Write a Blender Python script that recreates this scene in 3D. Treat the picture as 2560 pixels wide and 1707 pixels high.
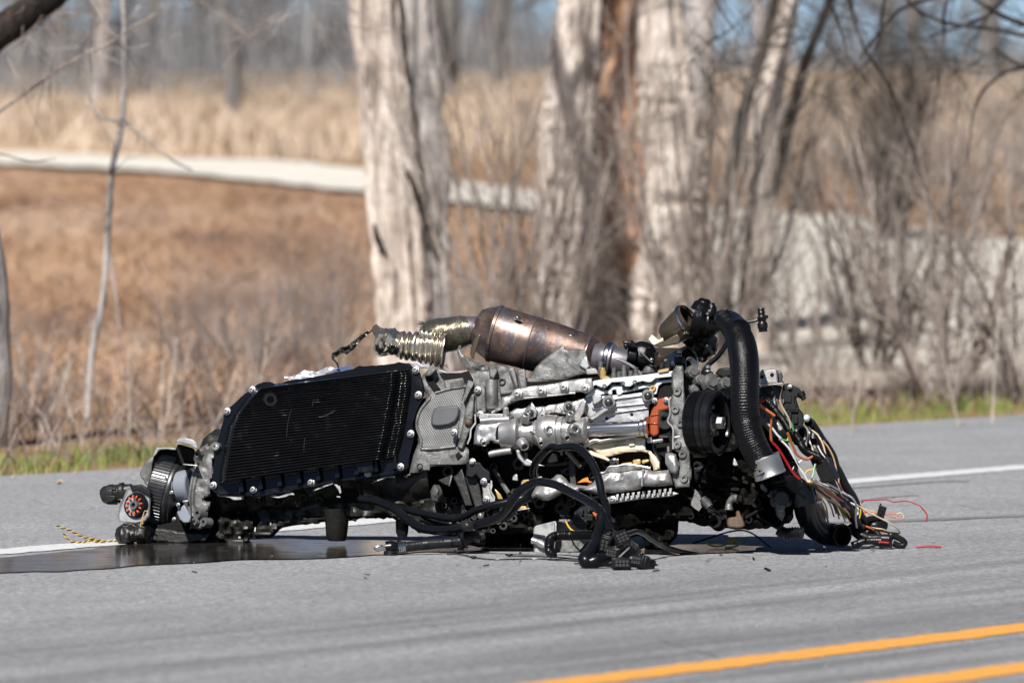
import bpy, bmesh, math, random
import numpy as np
from mathutils import Vector, Matrix, noise

for o in list(bpy.data.objects):
    bpy.data.objects.remove(o, do_unlink=True)
S = bpy.context.scene
COL = S.collection
rnd = random.Random(11)
rnd_ = rnd

# ------------------------------------------------------------------ camera
FPX, CU, CV, HV = 16000.0, 1280.0, 853.5, 480.0   # focal length and centre in photo pixels, horizon row
DIST, CAMH = 16.0, 0.89
TILT = math.atan((CV - HV) / FPX)
cam = bpy.data.cameras.new('camera')
cam_o = bpy.data.objects.new('camera', cam)
COL.objects.link(cam_o)
S.camera = cam_o
cam_o.location = (0, -DIST, CAMH)
cam_o.rotation_euler = (math.pi / 2 - TILT, 0, 0)
cam.sensor_width = 36.0
cam.lens = 36.0 * FPX / 2560.0
cam.clip_start = 0.5
cam.clip_end = 3000.0
cam.dof.use_dof = True
cam.dof.focus_distance = 15.95
cam.dof.aperture_fstop = 5.3
cam.dof.aperture_blades = 9

# ------------------------------------------------------------------ sky, sun, exposure
SUN_DIR = Vector((-0.26, -0.66, 0.80)).normalized()      # from the scene towards the sun
world = bpy.data.worlds.new('World')
S.world = world
world.use_nodes = True
wn = world.node_tree.nodes
sky = wn.new('ShaderNodeTexSky')
sky.sky_type = 'NISHITA'
sky.sun_disc = False
sky.sun_elevation = math.asin(SUN_DIR.z)
sky.sun_rotation = math.atan2(SUN_DIR.x, SUN_DIR.y)
sky.air_density = 0.4
sky.altitude = 300
sky.dust_density = 0.0
sky.ozone_density = 1.0
wn['Background'].inputs['Strength'].default_value = 0.055
world.node_tree.links.new(sky.outputs['Color'], wn['Background'].inputs['Color'])
sun = bpy.data.lights.new('sun', 'SUN')
sun.energy = 4.9
sun.angle = math.radians(0.53)
sun.color = (1.0, 0.965, 0.925)
sun_o = bpy.data.objects.new('sun', sun)
COL.objects.link(sun_o)
sun_o.rotation_euler = SUN_DIR.to_track_quat('Z', 'Y').to_euler()
sun_o.location = (-8, -10, 14)
S.view_settings.view_transform = 'Standard'
S.view_settings.look = 'None'
S.view_settings.gamma = 1.0
S.view_settings.use_curve_mapping = False
S.view_settings.exposure = 0.55

# ------------------------------------------------------------------ measuring helpers
_F = Vector((0, math.cos(TILT), -math.sin(TILT)))
_U = Vector((0, math.sin(TILT), math.cos(TILT)))
EYE = Vector((0, -DIST, CAMH))
def ray(u, v):
    return _F + Vector((1, 0, 0)) * ((u - CU) / FPX) + _U * ((CV - v) / FPX)
def P(u, v, Y):
    "world point seen at (u, v) at distance Y behind the engine's middle"
    d = ray(u, v)
    return EYE + d * ((Y + DIST) / d.y)
def G(u, v, z=0.0):
    "point on the road"
    d = ray(u, v)
    return EYE + d * ((z - CAMH) / d.z)
EN = Vector((-0.30, -1.0, 0.20))            # the engine's open underside looks this way
EC = EN.dot(Vector((-0.18, 0.0, 0.20)))
ENN = EN.normalized()
EU = Vector((1.0, -0.30, 0.0)).normalized() # along the crankshaft
EW = ENN.cross(EU) * -1.0
if EW.z < 0: EW = -EW
def E(u, v, d=0.0):
    "point on the engine's underside plane, d metres deeper into the block"
    r = ray(u, v)
    t = (EC - d - EN.dot(EYE)) / EN.dot(r)
    return EYE + r * t
def crop(ox, oy, f):
    def c(*pts):
        return [(ox + x / f, oy + y / f) for x, y in pts]
    return c
c1 = crop(120, 1060, 3.92); c2 = crop(500, 860, 3.92); c3 = crop(800, 730, 3.92); c4 = crop(1000, 880, 3.92)
c5 = crop(1300, 730, 3.92); c6 = crop(1500, 880, 3.92); c7 = crop(1750, 980, 3.92); c8 = crop(900, 1080, 2.94)
d1 = crop(1450, 1080, 9.8); d2 = crop(1180, 1120, 7.84); d3 = crop(1300, 1240, 6.533); d4 = crop(1640, 1140, 6.533)
d5 = crop(1160, 940, 7.84); d6 = crop(1440, 730, 7.84); d7 = crop(1860, 900, 7.84); d8 = crop(300, 1090, 7.84)
e1 = crop(1050, 880, 9.224); e2 = crop(1050, 1150, 7.84); e3 = crop(1880, 1080, 8.7125); e4 = crop(2080, 1230, 9.046)

# ------------------------------------------------------------------ mesh building
def catmull(pts, n):
    pts = [Vector(p) for p in pts]
    if len(pts) < 3:
        return [pts[0].lerp(pts[-1], i / n) for i in range(n + 1)]
    ext = [pts[0] * 2 - pts[1]] + pts + [pts[-1] * 2 - pts[-2]]
    L = [0]
    for a, b in zip(pts, pts[1:]):
        L.append(L[-1] + max((b - a).length, 1e-6))
    out = []
    for i in range(n + 1):
        s = L[-1] * i / n
        k = 0
        while k < len(pts) - 2 and s > L[k + 1]:
            k += 1
        t = (s - L[k]) / (L[k + 1] - L[k])
        p0, p1, p2, p3 = ext[k], ext[k + 1], ext[k + 2], ext[k + 3]
        out.append(0.5 * ((2 * p1) + (p2 - p0) * t + (2 * p0 - 5 * p1 + 4 * p2 - p3) * t * t + (3 * p1 - p0 - 3 * p2 + p3) * t ** 3))
    return out

class MB:
    "collects shapes in world space; build() makes ONE object of them"
    def __init__(s):
        s.v = []; s.f = []; s.ch = []
    def add(s, vs, fs):
        o = len(s.v); s.ch.append((o, len(vs), len(s.f), len(fs)))
        s.v += [tuple(v) for v in vs]
        s.f += [tuple(i + o for i in f) for f in fs]
        return s
    def prism(s, pts, d0, d1, fn=None, jag=0.0):
        "outline in photo pixels on the engine plane, from depth d0 back to d1"
        fn = fn or E
        if jag:
            q = []
            for i, a in enumerate(pts):
                b = pts[(i + 1) % len(pts)]
                L = math.hypot(b[0] - a[0], b[1] - a[1]); n = max(1, int(L / 9))
                for k in range(n):
                    t = k / n
                    j = 0 if k == 0 else jag
                    q.append((a[0] + (b[0] - a[0]) * t + rnd.uniform(-j, j), a[1] + (b[1] - a[1]) * t + rnd.uniform(-j, j)))
            pts = q
        n = len(pts)
        fr = [fn(u, v, d0) for u, v in pts]
        bk = [fn(u, v, d1) for u, v in pts]
        return s.add(fr + bk, [tuple(range(n)), tuple(range(2 * n - 1, n - 1, -1))] + [(i, i + n, (i + 1) % n + n, (i + 1) % n) for i in range(n)])
    def relief(s, pts, d0, d1, cell=8.0, amp=.0025, sc=.03, rnd=.006, rw=7.0, fn=None, jag=0.0, seed=0.0):
        "cast or crumpled plate: outline in photo pixels, front face cut into cells, waved by noise and rounded over at its edge"
        fn = fn or E
        if jag:
            q = []
            for i, a in enumerate(pts):
                b = pts[(i + 1) % len(pts)]
                L = math.hypot(b[0] - a[0], b[1] - a[1]); n = max(1, int(L / 9))
                for k in range(n):
                    t = k / n; j = 0 if k == 0 else jag
                    q.append((a[0] + (b[0] - a[0]) * t + rnd_.uniform(-j, j), a[1] + (b[1] - a[1]) * t + rnd_.uniform(-j, j)))
            pts = q
        bm = bmesh.new()
        vs = [bm.verts.new((u, v, 0)) for u, v in pts]
        bm.faces.new(vs)
        A = np.array(pts); lo, hi = A.min(0), A.max(0)
        for ax in (0, 1):
            k = lo[ax] + cell * .5
            while k < hi[ax]:
                no = (1, 0, 0) if ax == 0 else (0, 1, 0); co = (k, 0, 0) if ax == 0 else (0, k, 0)
                bmesh.ops.bisect_plane(bm, geom=bm.verts[:] + bm.edges[:] + bm.faces[:], dist=1e-5, plane_co=co, plane_no=no)
                k += cell
        bm.verts.index_update()
        Q = np.array([v.co[:2] for v in bm.verts]); B = np.roll(A, -1, axis=0)
        D = np.full(len(Q), 1e9)
        for a, b in zip(A, B):
            ab = b - a; L2 = max(float(ab @ ab), 1e-9)
            tt = np.clip(((Q - a) @ ab) / L2, 0, 1)
            D = np.minimum(D, np.hypot(*(Q - (a + tt[:, None] * ab)).T))
        fr = []
        for (u, v), dd in zip(Q, D):
            x = max(0.0, 1 - dd / rw)
            e = rnd * (1 - math.sqrt(max(0.0, 1 - x * x)))
            w = amp * noise.fractal(Vector((u * sc, v * sc, seed)), .8, 2.0, 4) * min(1, dd / rw * .7 + .15) if amp else 0
            fr.append(fn(u, v, d0 + e + w))
        fs = [tuple(v.index for v in f.verts) for f in bm.faces]
        be = [(e.verts[0].index, e.verts[1].index) for e in bm.edges if len(e.link_faces) == 1]
        bi = sorted({i for e in be for i in e}); mp = {i: len(fr) + k for k, i in enumerate(bi)}
        bk = [fn(Q[i][0], Q[i][1], d1) for i in bi]
        bm.free()
        return s.add(fr + bk, fs + [(i, j, mp[j], mp[i]) for i, j in be])
    def tube(s, pts, r, seg=10, n=None, corr=None, cap=True, bump=0.0, flat=1.0, flatax=None, furrow=0.0):
        "sweep a circle along a smooth path; r is a number or a list; corr = (pitch, depth)"
        L = sum((Vector(b) - Vector(a)).length for a, b in zip(pts, pts[1:]))
        if n is None:
            n = max(2, int(len(pts) * 4))
        if corr:
            n = max(n, int(L / corr[0] * 4))
        c = catmull(pts, n)
        rs = r if isinstance(r, (list, tuple)) else [r, r]
        t = (c[1] - c[0]).normalized()
        a = t.orthogonal().normalized() if flatax is None else (flatax - t * flatax.dot(t)).normalized()
        vs = []; fs = []; dist = 0
        for i, p in enumerate(c):
            if i:
                dist += (c[i] - c[i - 1]).length
            tt = (c[min(i + 1, n)] - c[max(i - 1, 0)])
            if tt.length < 1e-9: tt = t
            t = tt.normalized()
            a = (a - t * a.dot(t)).normalized()
            b = t.cross(a)
            x = i / n * (len(rs) - 1); k = min(int(x), len(rs) - 2)
            rr = rs[k] + (rs[k + 1] - rs[k]) * (x - k)
            if corr:
                rr += corr[1] * math.sin(2 * math.pi * dist / corr[0])
            for j in range(seg):
                q = 2 * math.pi * j / seg
                e = rr
                if bump:
                    e *= 1 + bump * noise.noise((p + a * math.cos(q) * rr + b * math.sin(q) * rr) * (0.7 / max(rr, 1e-4)))
                if furrow:
                    e *= 1 + furrow * noise.fractal(Vector((math.cos(q) * 3.2, math.sin(q) * 3.2, dist * 1.5 + len(pts))), .7, 2.2, 4)
                vs.append(p + a * math.cos(q) * e + b * math.sin(q) * e * flat)
        for i in range(n):
            for j in range(seg):
                k = (j + 1) % seg
                fs.append((i * seg + j, i * seg + k, (i + 1) * seg + k, (i + 1) * seg + j))
        if cap:
            fs.append(tuple(range(seg - 1, -1, -1)))
            fs.append(tuple(range(n * seg, n * seg + seg)))
        return s.add(vs, fs)
    def lathe(s, p0, p1, prof, seg=32, teeth=None, bump=0.0, bscale=30.0, a0=0.0, a1=2 * math.pi, steps=None):
        "turn a profile [(t along p0-p1, radius)] round the axis p0-p1"
        p0 = Vector(p0); p1 = Vector(p1); ax = (p1 - p0); t = ax.normalized()
        a = t.cross(Vector((0, 0, 1)))
        a = a.normalized() if a.length > 1e-4 else Vector((1, 0, 0))
        b = t.cross(a)
        if steps:
            q = []
            for (ta, ra), (tb, rb) in zip(prof, prof[1:]):
                m = max(1, int(abs(tb - ta) * steps))
                q += [(ta + (tb - ta) * i / m, ra + (rb - ra) * i / m) for i in range(m)]
            prof = q + [prof[-1]]
        vs = []; fs = []
        full = abs(a1 - a0 - 2 * math.pi) < 1e-4
        m = seg if full else seg + 1
        for tt, r in prof:
            c = p0 + ax * tt
            for j in range(m):
                g = a0 + (a1 - a0) * j / seg
                rr = r
                if teeth and r > teeth[2]:
                    rr += teeth[1] * (1 if (j % 4) in (0, 1) else 0)
                p = c + (a * math.cos(g) + b * math.sin(g)) * rr
                if bump and r > 1e-5:
                    p += (p - c).normalized() * bump * noise.fractal(p * bscale, 0.9, 2.0, 4)
                vs.append(p)
        for i in range(len(prof) - 1):
            for j in range(seg if full else seg):
                k = (j + 1) % m if full else j + 1
                fs.append((i * m + j, i * m + k, (i + 1) * m + k, (i + 1) * m + j))
        return s.add(vs, fs)
    def ring(s, c, nrm, R, r, seg=28, ts=8, sq=1.0):
        c = Vector(c); n = Vector(nrm).normalized()
        a = n.orthogonal().normalized(); b = n.cross(a)
        vs = []; fs = []
        for i in range(seg):
            g = 2 * math.pi * i / seg
            e = a * math.cos(g) + b * math.sin(g)
            for j in range(ts):
                h = 2 * math.pi * j / ts
                vs.append(c + e * (R + r * math.cos(h)) + n * r * sq * math.sin(h))
        for i in range(seg):
            for j in range(ts):
                k, l = (i + 1) % seg, (j + 1) % ts
                fs.append((i * ts + j, k * ts + j, k * ts + l, i * ts + l))
        return s.add(vs, fs)
    def bolt(s, c, nrm, r, h=None, head=0.66):
        h = h or r * 0.9
        n = Vector(nrm).normalized(); c = Vector(c)
        return s.lathe(c - n * h * .4, c + n * h, [(0, r), (.42, r), (.46, r * .92), (.48, r * head), (.95, r * head * .96), (1, r * head * .8), (1, r * .34), (.66, r * .30), (.66, 0.0)], seg=14)
    def boss(s, c, nrm, r, h, hole=0.45):
        n = Vector(nrm).normalized(); c = Vector(c)
        return s.lathe(c - n * h * .6, c + n * h, [(0, r * 1.12), (.9, r), (1, r * .93), (1, r * hole), (.35, r * hole * .95), (.35, 0)], seg=16)
    def box(s, c, a, b, d):
        "box from centre and three half-edge vectors"
        c = Vector(c); vs = [c + a * i + b * j + d * k for i in (-1, 1) for j in (-1, 1) for k in (-1, 1)]
        return s.add(vs, [(0, 1, 3, 2), (4, 6, 7, 5), (0, 4, 5, 1), (2, 3, 7, 6), (0, 2, 6, 4), (1, 5, 7, 3)])
    def blob(s, c, rad, nz=0.25, sc=1.0, sub=3, axes=None):
        c = Vector(c)
        bm = bmesh.new(); bmesh.ops.create_icosphere(bm, subdivisions=sub, radius=1.0)
        ax = axes or (Vector((1, 0, 0)), Vector((0, 1, 0)), Vector((0, 0, 1)))
        vs = []
        off = Vector((rnd.uniform(-50, 50), rnd.uniform(-50, 50), rnd.uniform(-50, 50)))
        for v in bm.verts:
            k = 1 + nz * noise.fractal(v.co * sc + off, 1.0, 2.0, 3)
            vs.append(c + (ax[0] * v.co.x * rad[0] + ax[1] * v.co.y * rad[1] + ax[2] * v.co.z * rad[2]) * k)
        fs = [tuple(v.index for v in f.verts) for f in bm.faces]
        bm.free()
        return s.add(vs, fs)
    def strip(s, pts, w, th, wd, crumple=0.0, n=None):
        "bent sheet-metal strip: centre path, half widths, thickness; wd = width direction"
        n = n or len(pts) * 5
        c = catmull(pts, n); ws = w if isinstance(w, (list, tuple)) else [w, w]
        vs = []; fs = []; M = 5
        wd = Vector(wd).normalized()
        for i, p in enumerate(c):
            t = (c[min(i + 1, n)] - c[max(i - 1, 0)]).normalized()
            nn = t.cross(wd).normalized()
            x = i / n * (len(ws) - 1); k = min(int(x), len(ws) - 2); ww = ws[k] + (ws[k + 1] - ws[k]) * (x - k)
            for sd in (1, -1):
                for j in range(M):
                    q = (j / (M - 1) * 2 - 1)
                    z = crumple * noise.fractal((p + wd * q * ww) * 45, 1.0, 2.0, 3) if crumple else 0
                    vs.append(p + wd * q * ww + nn * (z + sd * th))
        R = 2 * M
        for i in range(n):
            a, b = i * R, (i + 1) * R
            for j in range(M - 1):
                fs.append((a + j, a + j + 1, b + j + 1, b + j))
                fs.append((a + M + j + 1, a + M + j, b + M + j, b + M + j + 1))
            fs.append((a + M, a, b, b + M)); fs.append((a + M - 1, a + 2 * M - 1, b + 2 * M - 1, b + M - 1))
        fs.append(tuple(range(M)) + tuple(range(2 * M - 1, M - 1, -1)))
        z = n * R
        fs.append(tuple(range(z + M - 1, z - 1, -1)) + tuple(range(z + M, z + 2 * M)))
        return s.add(vs, fs)
    def sheet(s, pts3, th, nz=0.0, sc=40.0, res=14):
        "crumpled sheet between four corners, with thickness"
        a, b, c, d = [Vector(p) for p in pts3]
        nrm = (b - a).cross(d - a).normalized()
        vs = []; fs = []; R = res + 1
        for sd in (1, -1):
            for i in range(R):
                for j in range(R):
                    u, v = i / res, j / res
                    p = a.lerp(b, u).lerp(d.lerp(c, u), v)
                    z = nz * noise.fractal(p * sc, 0.8, 2.0, 4)
                    e = Vector((0, 0, 0))
                    if i in (0, res) or j in (0, res):
                        e = (b - a) * 0.05 * noise.noise(p * 90) + (d - a) * 0.07 * noise.noise(p * 70 + Vector((9, 0, 0)))
                    vs.append(p + e + nrm * (z + sd * th))
        N = R * R
        for i in range(res):
            for j in range(res):
                q = i * R + j
                fs.append((q, q + 1, q + R + 1, q + R)); fs.append((N + q + R, N + q + R + 1, N + q + 1, N + q))
        edge = [(0, j) for j in range(res)] + [(i, res) for i in range(res)] + [(res, res - j) for j in range(res)] + [(res - i, 0) for i in range(res)]
        for (i, j), (k, l) in zip(edge, edge[1:] + edge[:1]):
            p, q = i * R + j, k * R + l
            fs.append((p, q, q + N, p + N))
        return s.add(vs, fs)

ORG = {}
def tag(o, label=None, category=None, group=None, kind=None):
    for k, v in (('label', label), ('category', category), ('group', group), ('kind', kind)):
        if v: o[k] = v
    return o
def thing(name, loc, label, category, group=None):
    o = bpy.data.objects.new(name, None)
    COL.objects.link(o)
    o.location = loc
    o.empty_display_size = 0.2
    ORG[o] = Vector(loc)
    return tag(o, label, category, group)
def build(name, mb, mat, parent=None, bevel=0.0, ang=38, label=None, kind=None, origin=None, recalc=True):
    n = len(mb.v)
    arr = np.array(mb.v, dtype=np.float64)
    c = Vector(arr.mean(axis=0)) if origin is None else Vector(origin)
    arr -= np.array(c)
    me = bpy.data.meshes.new(name)
    me.from_pydata(arr.tolist(), [], mb.f)
    if recalc:
        bm = bmesh.new(); bm.from_mesh(me)
        bmesh.ops.recalc_face_normals(bm, faces=bm.faces)
        bm.to_mesh(me); bm.free()
    me.polygons.foreach_set('use_smooth', [True] * len(me.polygons))
    try:
        me.set_sharp_from_angle(angle=math.radians(ang))
    except Exception:
        pass
    me.materials.append(mat)
    o = bpy.data.objects.new(name, me)
    COL.objects.link(o)
    ORG[o] = c
    if parent:
        o.parent = parent
        o.location = c - ORG[parent]
    else:
        o.location = c
    if bevel:
        b = o.modifiers.new('edge', 'BEVEL')
        b.width = bevel; b.segments = 2; b.limit_method = 'ANGLE'; b.angle_limit = math.radians(40)
        b.use_clamp_overlap = True
    if label: o['label'] = label
    if kind: o['kind'] = kind
    return o

# ------------------------------------------------------------------ materials
class NT:
    def __init__(s, name):
        m = bpy.data.materials.new(name); m.use_nodes = True
        s.m = m; s.n = m.node_tree.nodes; s.l = m.node_tree.links
        s.b = s.n['Principled BSDF']
    def new(s, t, **kw):
        x = s.n.new(t)
        for k, v in kw.items():
            if k in x.inputs: x.inputs[k].default_value = v
            else: setattr(x, k, v)
        return x
    def ln(s, a, b): s.l.new(a, b)
    def noise(s, vec, scale, detail=4, rough=0.55, dist=0.0):
        x = s.new('ShaderNodeTexNoise'); x.inputs['Scale'].default_value = scale; x.inputs['Detail'].default_value = detail
        x.inputs['Roughness'].default_value = rough; x.inputs['Distortion'].default_value = dist
        if vec is not None: s.ln(vec, x.inputs['Vector'])
        return x.outputs['Fac']
    def ramp(s, fac, stops, interp='LINEAR'):
        x = s.new('ShaderNodeValToRGB'); x.color_ramp.interpolation = interp
        e = x.color_ramp.elements
        while len(e) < len(stops): e.new(0.5)
        for i, (p, c) in enumerate(stops):
            e[i].position = p
            e[i].color = (*c, 1) if isinstance(c, (tuple, list)) else (c, c, c, 1)
        s.ln(fac, x.inputs['Fac'])
        return x.outputs['Color']
    def mix(s, fac, a, b, mode='MIX'):
        x = s.new('ShaderNodeMix', data_type='RGBA', blend_type=mode)
        for sock, val in ((x.inputs[0], fac), (x.inputs[6], a), (x.inputs[7], b)):
            if isinstance(val, bpy.types.NodeSocket): s.ln(val, sock)
            elif isinstance(val, (tuple, list)): sock.default_value = (*val, 1)
            else: sock.default_value = val
        return x.outputs[2]
    def pos(s, scale=(1, 1, 1), rot=(0, 0, 0), coord='pos'):
        if coord == 'pos':
            src = s.new('ShaderNodeNewGeometry').outputs['Position']
        else:
            src = s.new('ShaderNodeTexCoord').outputs['Object']
        if scale == (1, 1, 1) and rot == (0, 0, 0): return src
        x = s.new('ShaderNodeMapping'); x.vector_type = 'POINT'
        x.inputs['Scale'].default_value = scale; x.inputs['Rotation'].default_value = rot
        s.ln(src, x.inputs['Vector'])
        return x.outputs['Vector']
    def set(s, k, v):
        i = s.b.inputs[k]
        if isinstance(v, bpy.types.NodeSocket): s.ln(v, i)
        else: i.default_value = (*v, 1) if isinstance(v, (tuple, list)) else v
    def bump(s, h, strength=0.4, dist=0.002):
        x = s.new('ShaderNodeBump'); x.inputs['Strength'].default_value = strength; x.inputs['Distance'].default_value = dist
        s.ln(h, x.inputs['Height']); s.ln(x.outputs['Normal'], s.b.inputs['Normal'])
    def mul(s, a, b, op='MULTIPLY'):
        x = s.new('ShaderNodeMath', operation=op)
        for i, v in enumerate((a, b)):
            if isinstance(v, bpy.types.NodeSocket): s.ln(v, x.inputs[i])
            else: x.inputs[i].default_value = v
        return x.outputs[0]

def part_mat(name, col, rough, metal=0.0, col2=None, scale=22.0, amount=0.5, bump=0.25, bscale=260.0, grime=None, gscale=14.0, gamt=0.45, spec=0.5, coat=0.0, aniso=None):
    "machine surface: base colour with a second tone, grime of its own shape, fine casting relief"
    t = NT(name)
    p = t.pos()
    if aniso: p2 = t.pos(scale=aniso)
    else: p2 = p
    n1 = t.noise(p2, scale, 5, 0.6)
    c = t.mix(t.ramp(n1, [(0.5 - amount / 2, 0.0), (0.5 + amount / 2, 1.0)]), col, col2 or tuple(x * 0.8 for x in col))
    r = rough; me = metal
    if grime:
        g = t.ramp(t.noise(p, gscale, 6, 0.65, 0.6), [(1 - gamt - 0.1, 0.0), (1 - gamt + 0.12, 1.0)])
        c = t.mix(g, c, grime)
        rr = t.new('ShaderNodeMapRange'); t.ln(g, rr.inputs['Value']); rr.inputs['To Min'].default_value = rough; rr.inputs['To Max'].default_value = min(1, rough + 0.2)
        r = rr.outputs[0]
        if metal:
            mm = t.new('ShaderNodeMapRange'); t.ln(g, mm.inputs['Value']); mm.inputs['To Min'].default_value = metal; mm.inputs['To Max'].default_value = metal * 0.25
            me = mm.outputs[0]
    t.set('Base Color', c); t.set('Roughness', r); t.set('Metallic', me); t.set('Specular IOR Level', spec)
    if coat:
        t.set('Coat Weight', coat); t.set('Coat Roughness', 0.08)
    if bump:
        t.bump(t.noise(p, bscale, 4, 0.6), bump, 0.0012)
    return t.m
# ------------------------------------------------------------------ the setting: terrain, road, path
def zt_Z(Z):
    return float(np.interp(Z, [0, 22, 26, 30, 40, 50, 60, 70, 80, 100, 130, 200, 500, 2500], [-.03, -.03, -.012, .03, .33, .69, 1.10, 1.52, 1.90, 2.50, 3.0, 3.2, 4.0, 6.0]))
def zt(x, y):
    Z = y + DIST
    w = min(1.0, max(0.0, (Z - 26) / 12))
    return zt_Z(Z) + w * 0.07 * noise.noise(Vector((x * 0.35, y * 0.22, 0.3)))
def T(u, v):
    "point of the terrain seen at (u, v)"
    lo, hi = 19.0, 1500.0
    def vv(Z): return HV + FPX * (CAMH - zt_Z(Z)) / Z
    a, b = 19.0, 128.0
    for _ in range(50):
        m = (a + b) / 2
        if vv(m) > v: a = m
        else: b = m
    Z = (a + b) / 2
    p = P(u, v, Z - DIST)
    return Vector((p.x, p.y, zt(p.x, p.y)))
def project(p):
    q = Vector(p) - EYE
    z = q.dot(_F)
    return CU + FPX * q.x / z, CV - FPX * q.dot(_U) / z
def inside(pt, poly):
    x, y = pt; r = False; n = len(poly)
    for i in range(n):
        x1, y1 = poly[i]; x2, y2 = poly[i - 1]
        if (y1 > y) != (y2 > y) and x < (x2 - x1) * (y - y1) / (y2 - y1) + x1: r = not r
    return r

RA, RB = G(0, 1190), G(2560, 1036)                 # far edge of the shoulder
RD = (RB - RA).normalized()                        # road direction
RN = Vector((-RD.y, RD.x, 0))                      # across, away from the camera
RANG = math.atan2(RD.y, RD.x)

# terrain: one sheet out to the horizon
t = NT('dry_soil')
pp = t.pos()
c = t.ramp(t.noise(pp, 1.1, 6, 0.65), [(0.3, (0.13, 0.082, 0.048)), (0.5, (0.27, 0.165, 0.088)), (0.72, (0.42, 0.29, 0.165))])
fine = t.noise(pp, 9, 5, 0.7)
c = t.mix(t.ramp(fine, [(0.35, 0.0), (0.65, 0.5)]), c, (0.16, 0.115, 0.085))
sep = t.new('ShaderNodeSeparateXYZ'); t.ln(pp, sep.inputs[0])
far = t.new('ShaderNodeMapRange'); t.ln(sep.outputs['Y'], far.inputs['Value'])
far.inputs['From Min'].default_value = 45; far.inputs['From Max'].default_value = 52
tan = t.ramp(t.noise(pp, 0.35, 5, 0.6), [(0.3, (0.36, 0.25, 0.15)), (0.6, (0.58, 0.42, 0.26)), (0.8, (0.44, 0.33, 0.22))])
c = t.mix(far.outputs[0], c, tan)
far2 = t.new('ShaderNodeMapRange'); t.ln(sep.outputs['Y'], far2.inputs['Value'])
far2.inputs['From Min'].default_value = 85; far2.inputs['From Max'].default_value = 120
c = t.mix(far2.outputs[0], c, (0.16, 0.135, 0.115))
t.set('Base Color', c); t.set('Roughness', 0.95); t.set('Specular IOR Level', 0.1)
t.bump(fine, 0.6, 0.05)
M_SOIL = t.m
mb = MB()
xs = sorted(set([-1500, -700, -300, -150, -80, -40, -25, -15] + [x * 0.5 for x in range(-20, 21)] + [15, 25, 40, 80, 150, 300, 700, 1500]))
ys = [-400, -150, -60, -25, -10, 0] + [2 + k * 0.7 for k in range(90)] + [67 + k * 3 for k in range(30)] + [170, 220, 300, 450, 700, 1200, 2200]
for y in ys:
    for x in xs: mb.v.append((x, y, zt(x, y)))
W = len(xs)
for j in range(len(ys) - 1):
    for i in range(W - 1):
        mb.f.append((j * W + i, j * W + i + 1, (j + 1) * W + i + 1, (j + 1) * W + i))
tag(build('ground', mb, M_SOIL, origin=(0, 0, 0), recalc=False), 'dry brown grassland behind the road, rising gently to the wood', kind='structure')

# road
def road_pt(a, b, z):
    "a along the road, b across (0 at the far edge of the shoulder)"
    p = RA + RD * a + RN * b
    return (p.x, p.y, z)
t = NT('asphalt')
pp = t.pos()
rot = t.pos(rot=(0, 0, -RANG))
sp = t.new('ShaderNodeMapping'); sp.inputs['Scale'].default_value = (0.22, 5.0, 1); t.ln(rot, sp.inputs['Vector'])
sp2 = t.new('ShaderNodeMapping'); sp2.inputs['Scale'].default_value = (0.6, 22.0, 1); t.ln(rot, sp2.inputs['Vector'])
sx = t.new('ShaderNodeSeparateXYZ'); t.ln(rot, sx.inputs[0])
vor = t.new('ShaderNodeTexVoronoi'); vor.inputs['Scale'].default_value = 120; t.ln(pp, vor.inputs['Vector'])
agg = t.ramp(vor.outputs['Color'], [(0.0, (0.07, 0.07, 0.072)), (0.45, (0.245, 0.249, 0.256)), (1.0, (0.565, 0.575, 0.59))])
g2 = t.noise(pp, 48, 5, 0.78)
c = t.mix(0.6, agg, t.ramp(g2, [(0.34, (0.06, 0.06, 0.062)), (0.5, (0.255, 0.259, 0.266)), (0.66, (0.49, 0.498, 0.51))]))
c = t.mix(t.ramp(t.noise(pp, 1.6, 6, 0.7), [(0.35, 0.45), (0.62, 0.0)]), c, (0.165, 0.167, 0.171))
# darker wheel paths with streaks, stronger towards the middle of the road
near = t.new('ShaderNodeMapRange'); t.ln(sx.outputs['Y'], near.inputs['Value'])
b_of = lambda b: (RA + RN * b).dot(RN)
near.inputs['From Min'].default_value = b_of(-3.6); near.inputs['From Max'].default_value = b_of(-5.1)
stre = t.ramp(t.noise(sp.outputs[0], 1.0, 5, 0.62), [(0.40, 0.0), (0.66, 1.0)])
c = t.mix(t.mul(t.mul(stre, near.outputs[0]), 0.66), c, (0.085, 0.083, 0.082))
stre2 = t.ramp(t.noise(sp2.outputs[0], 1.0, 4, 0.6), [(0.60, 0.0), (0.72, 1.0)])
c = t.mix(t.mul(stre2, 0.33), c, (0.09, 0.09, 0.093))
# fine cracks
vc = t.new('ShaderNodeTexVoronoi'); vc.feature = 'DISTANCE_TO_EDGE'; vc.inputs['Scale'].default_value = 1.3
wob = t.mix(0.06, pp, t.noise(pp, 6, 5, 0.7))
t.ln(wob, vc.inputs['Vector'])
cr = t.mul(t.ramp(vc.outputs['Distance'], [(0.0, 1.0), (0.006, 0.0)]), t.ramp(t.noise(pp, 1.1, 2), [(0.5, 0.0), (0.62, 1.0)]))
c = t.mix(t.mul(cr, 0.75), c, (0.05, 0.05, 0.05))
t.set('Base Color', c); t.set('Roughness', 0.88); t.set('Specular IOR Level', 0.25)
t.bump(t.mul(vor.outputs['Distance'], g2), 0.9, 0.006)
M_ASPH = t.m
mb = MB()
A0, A1 = -30, 60
n = 60
for k in range(n + 1):
    a = A0 + (A1 - A0) * k / n
    j = 0.02 * noise.noise(Vector((a * 2.0, 0, 0)))
    mb.v += [road_pt(a, -60, 0), road_pt(a, j, 0), road_pt(a, j + 0.02, -0.08)]
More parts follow.
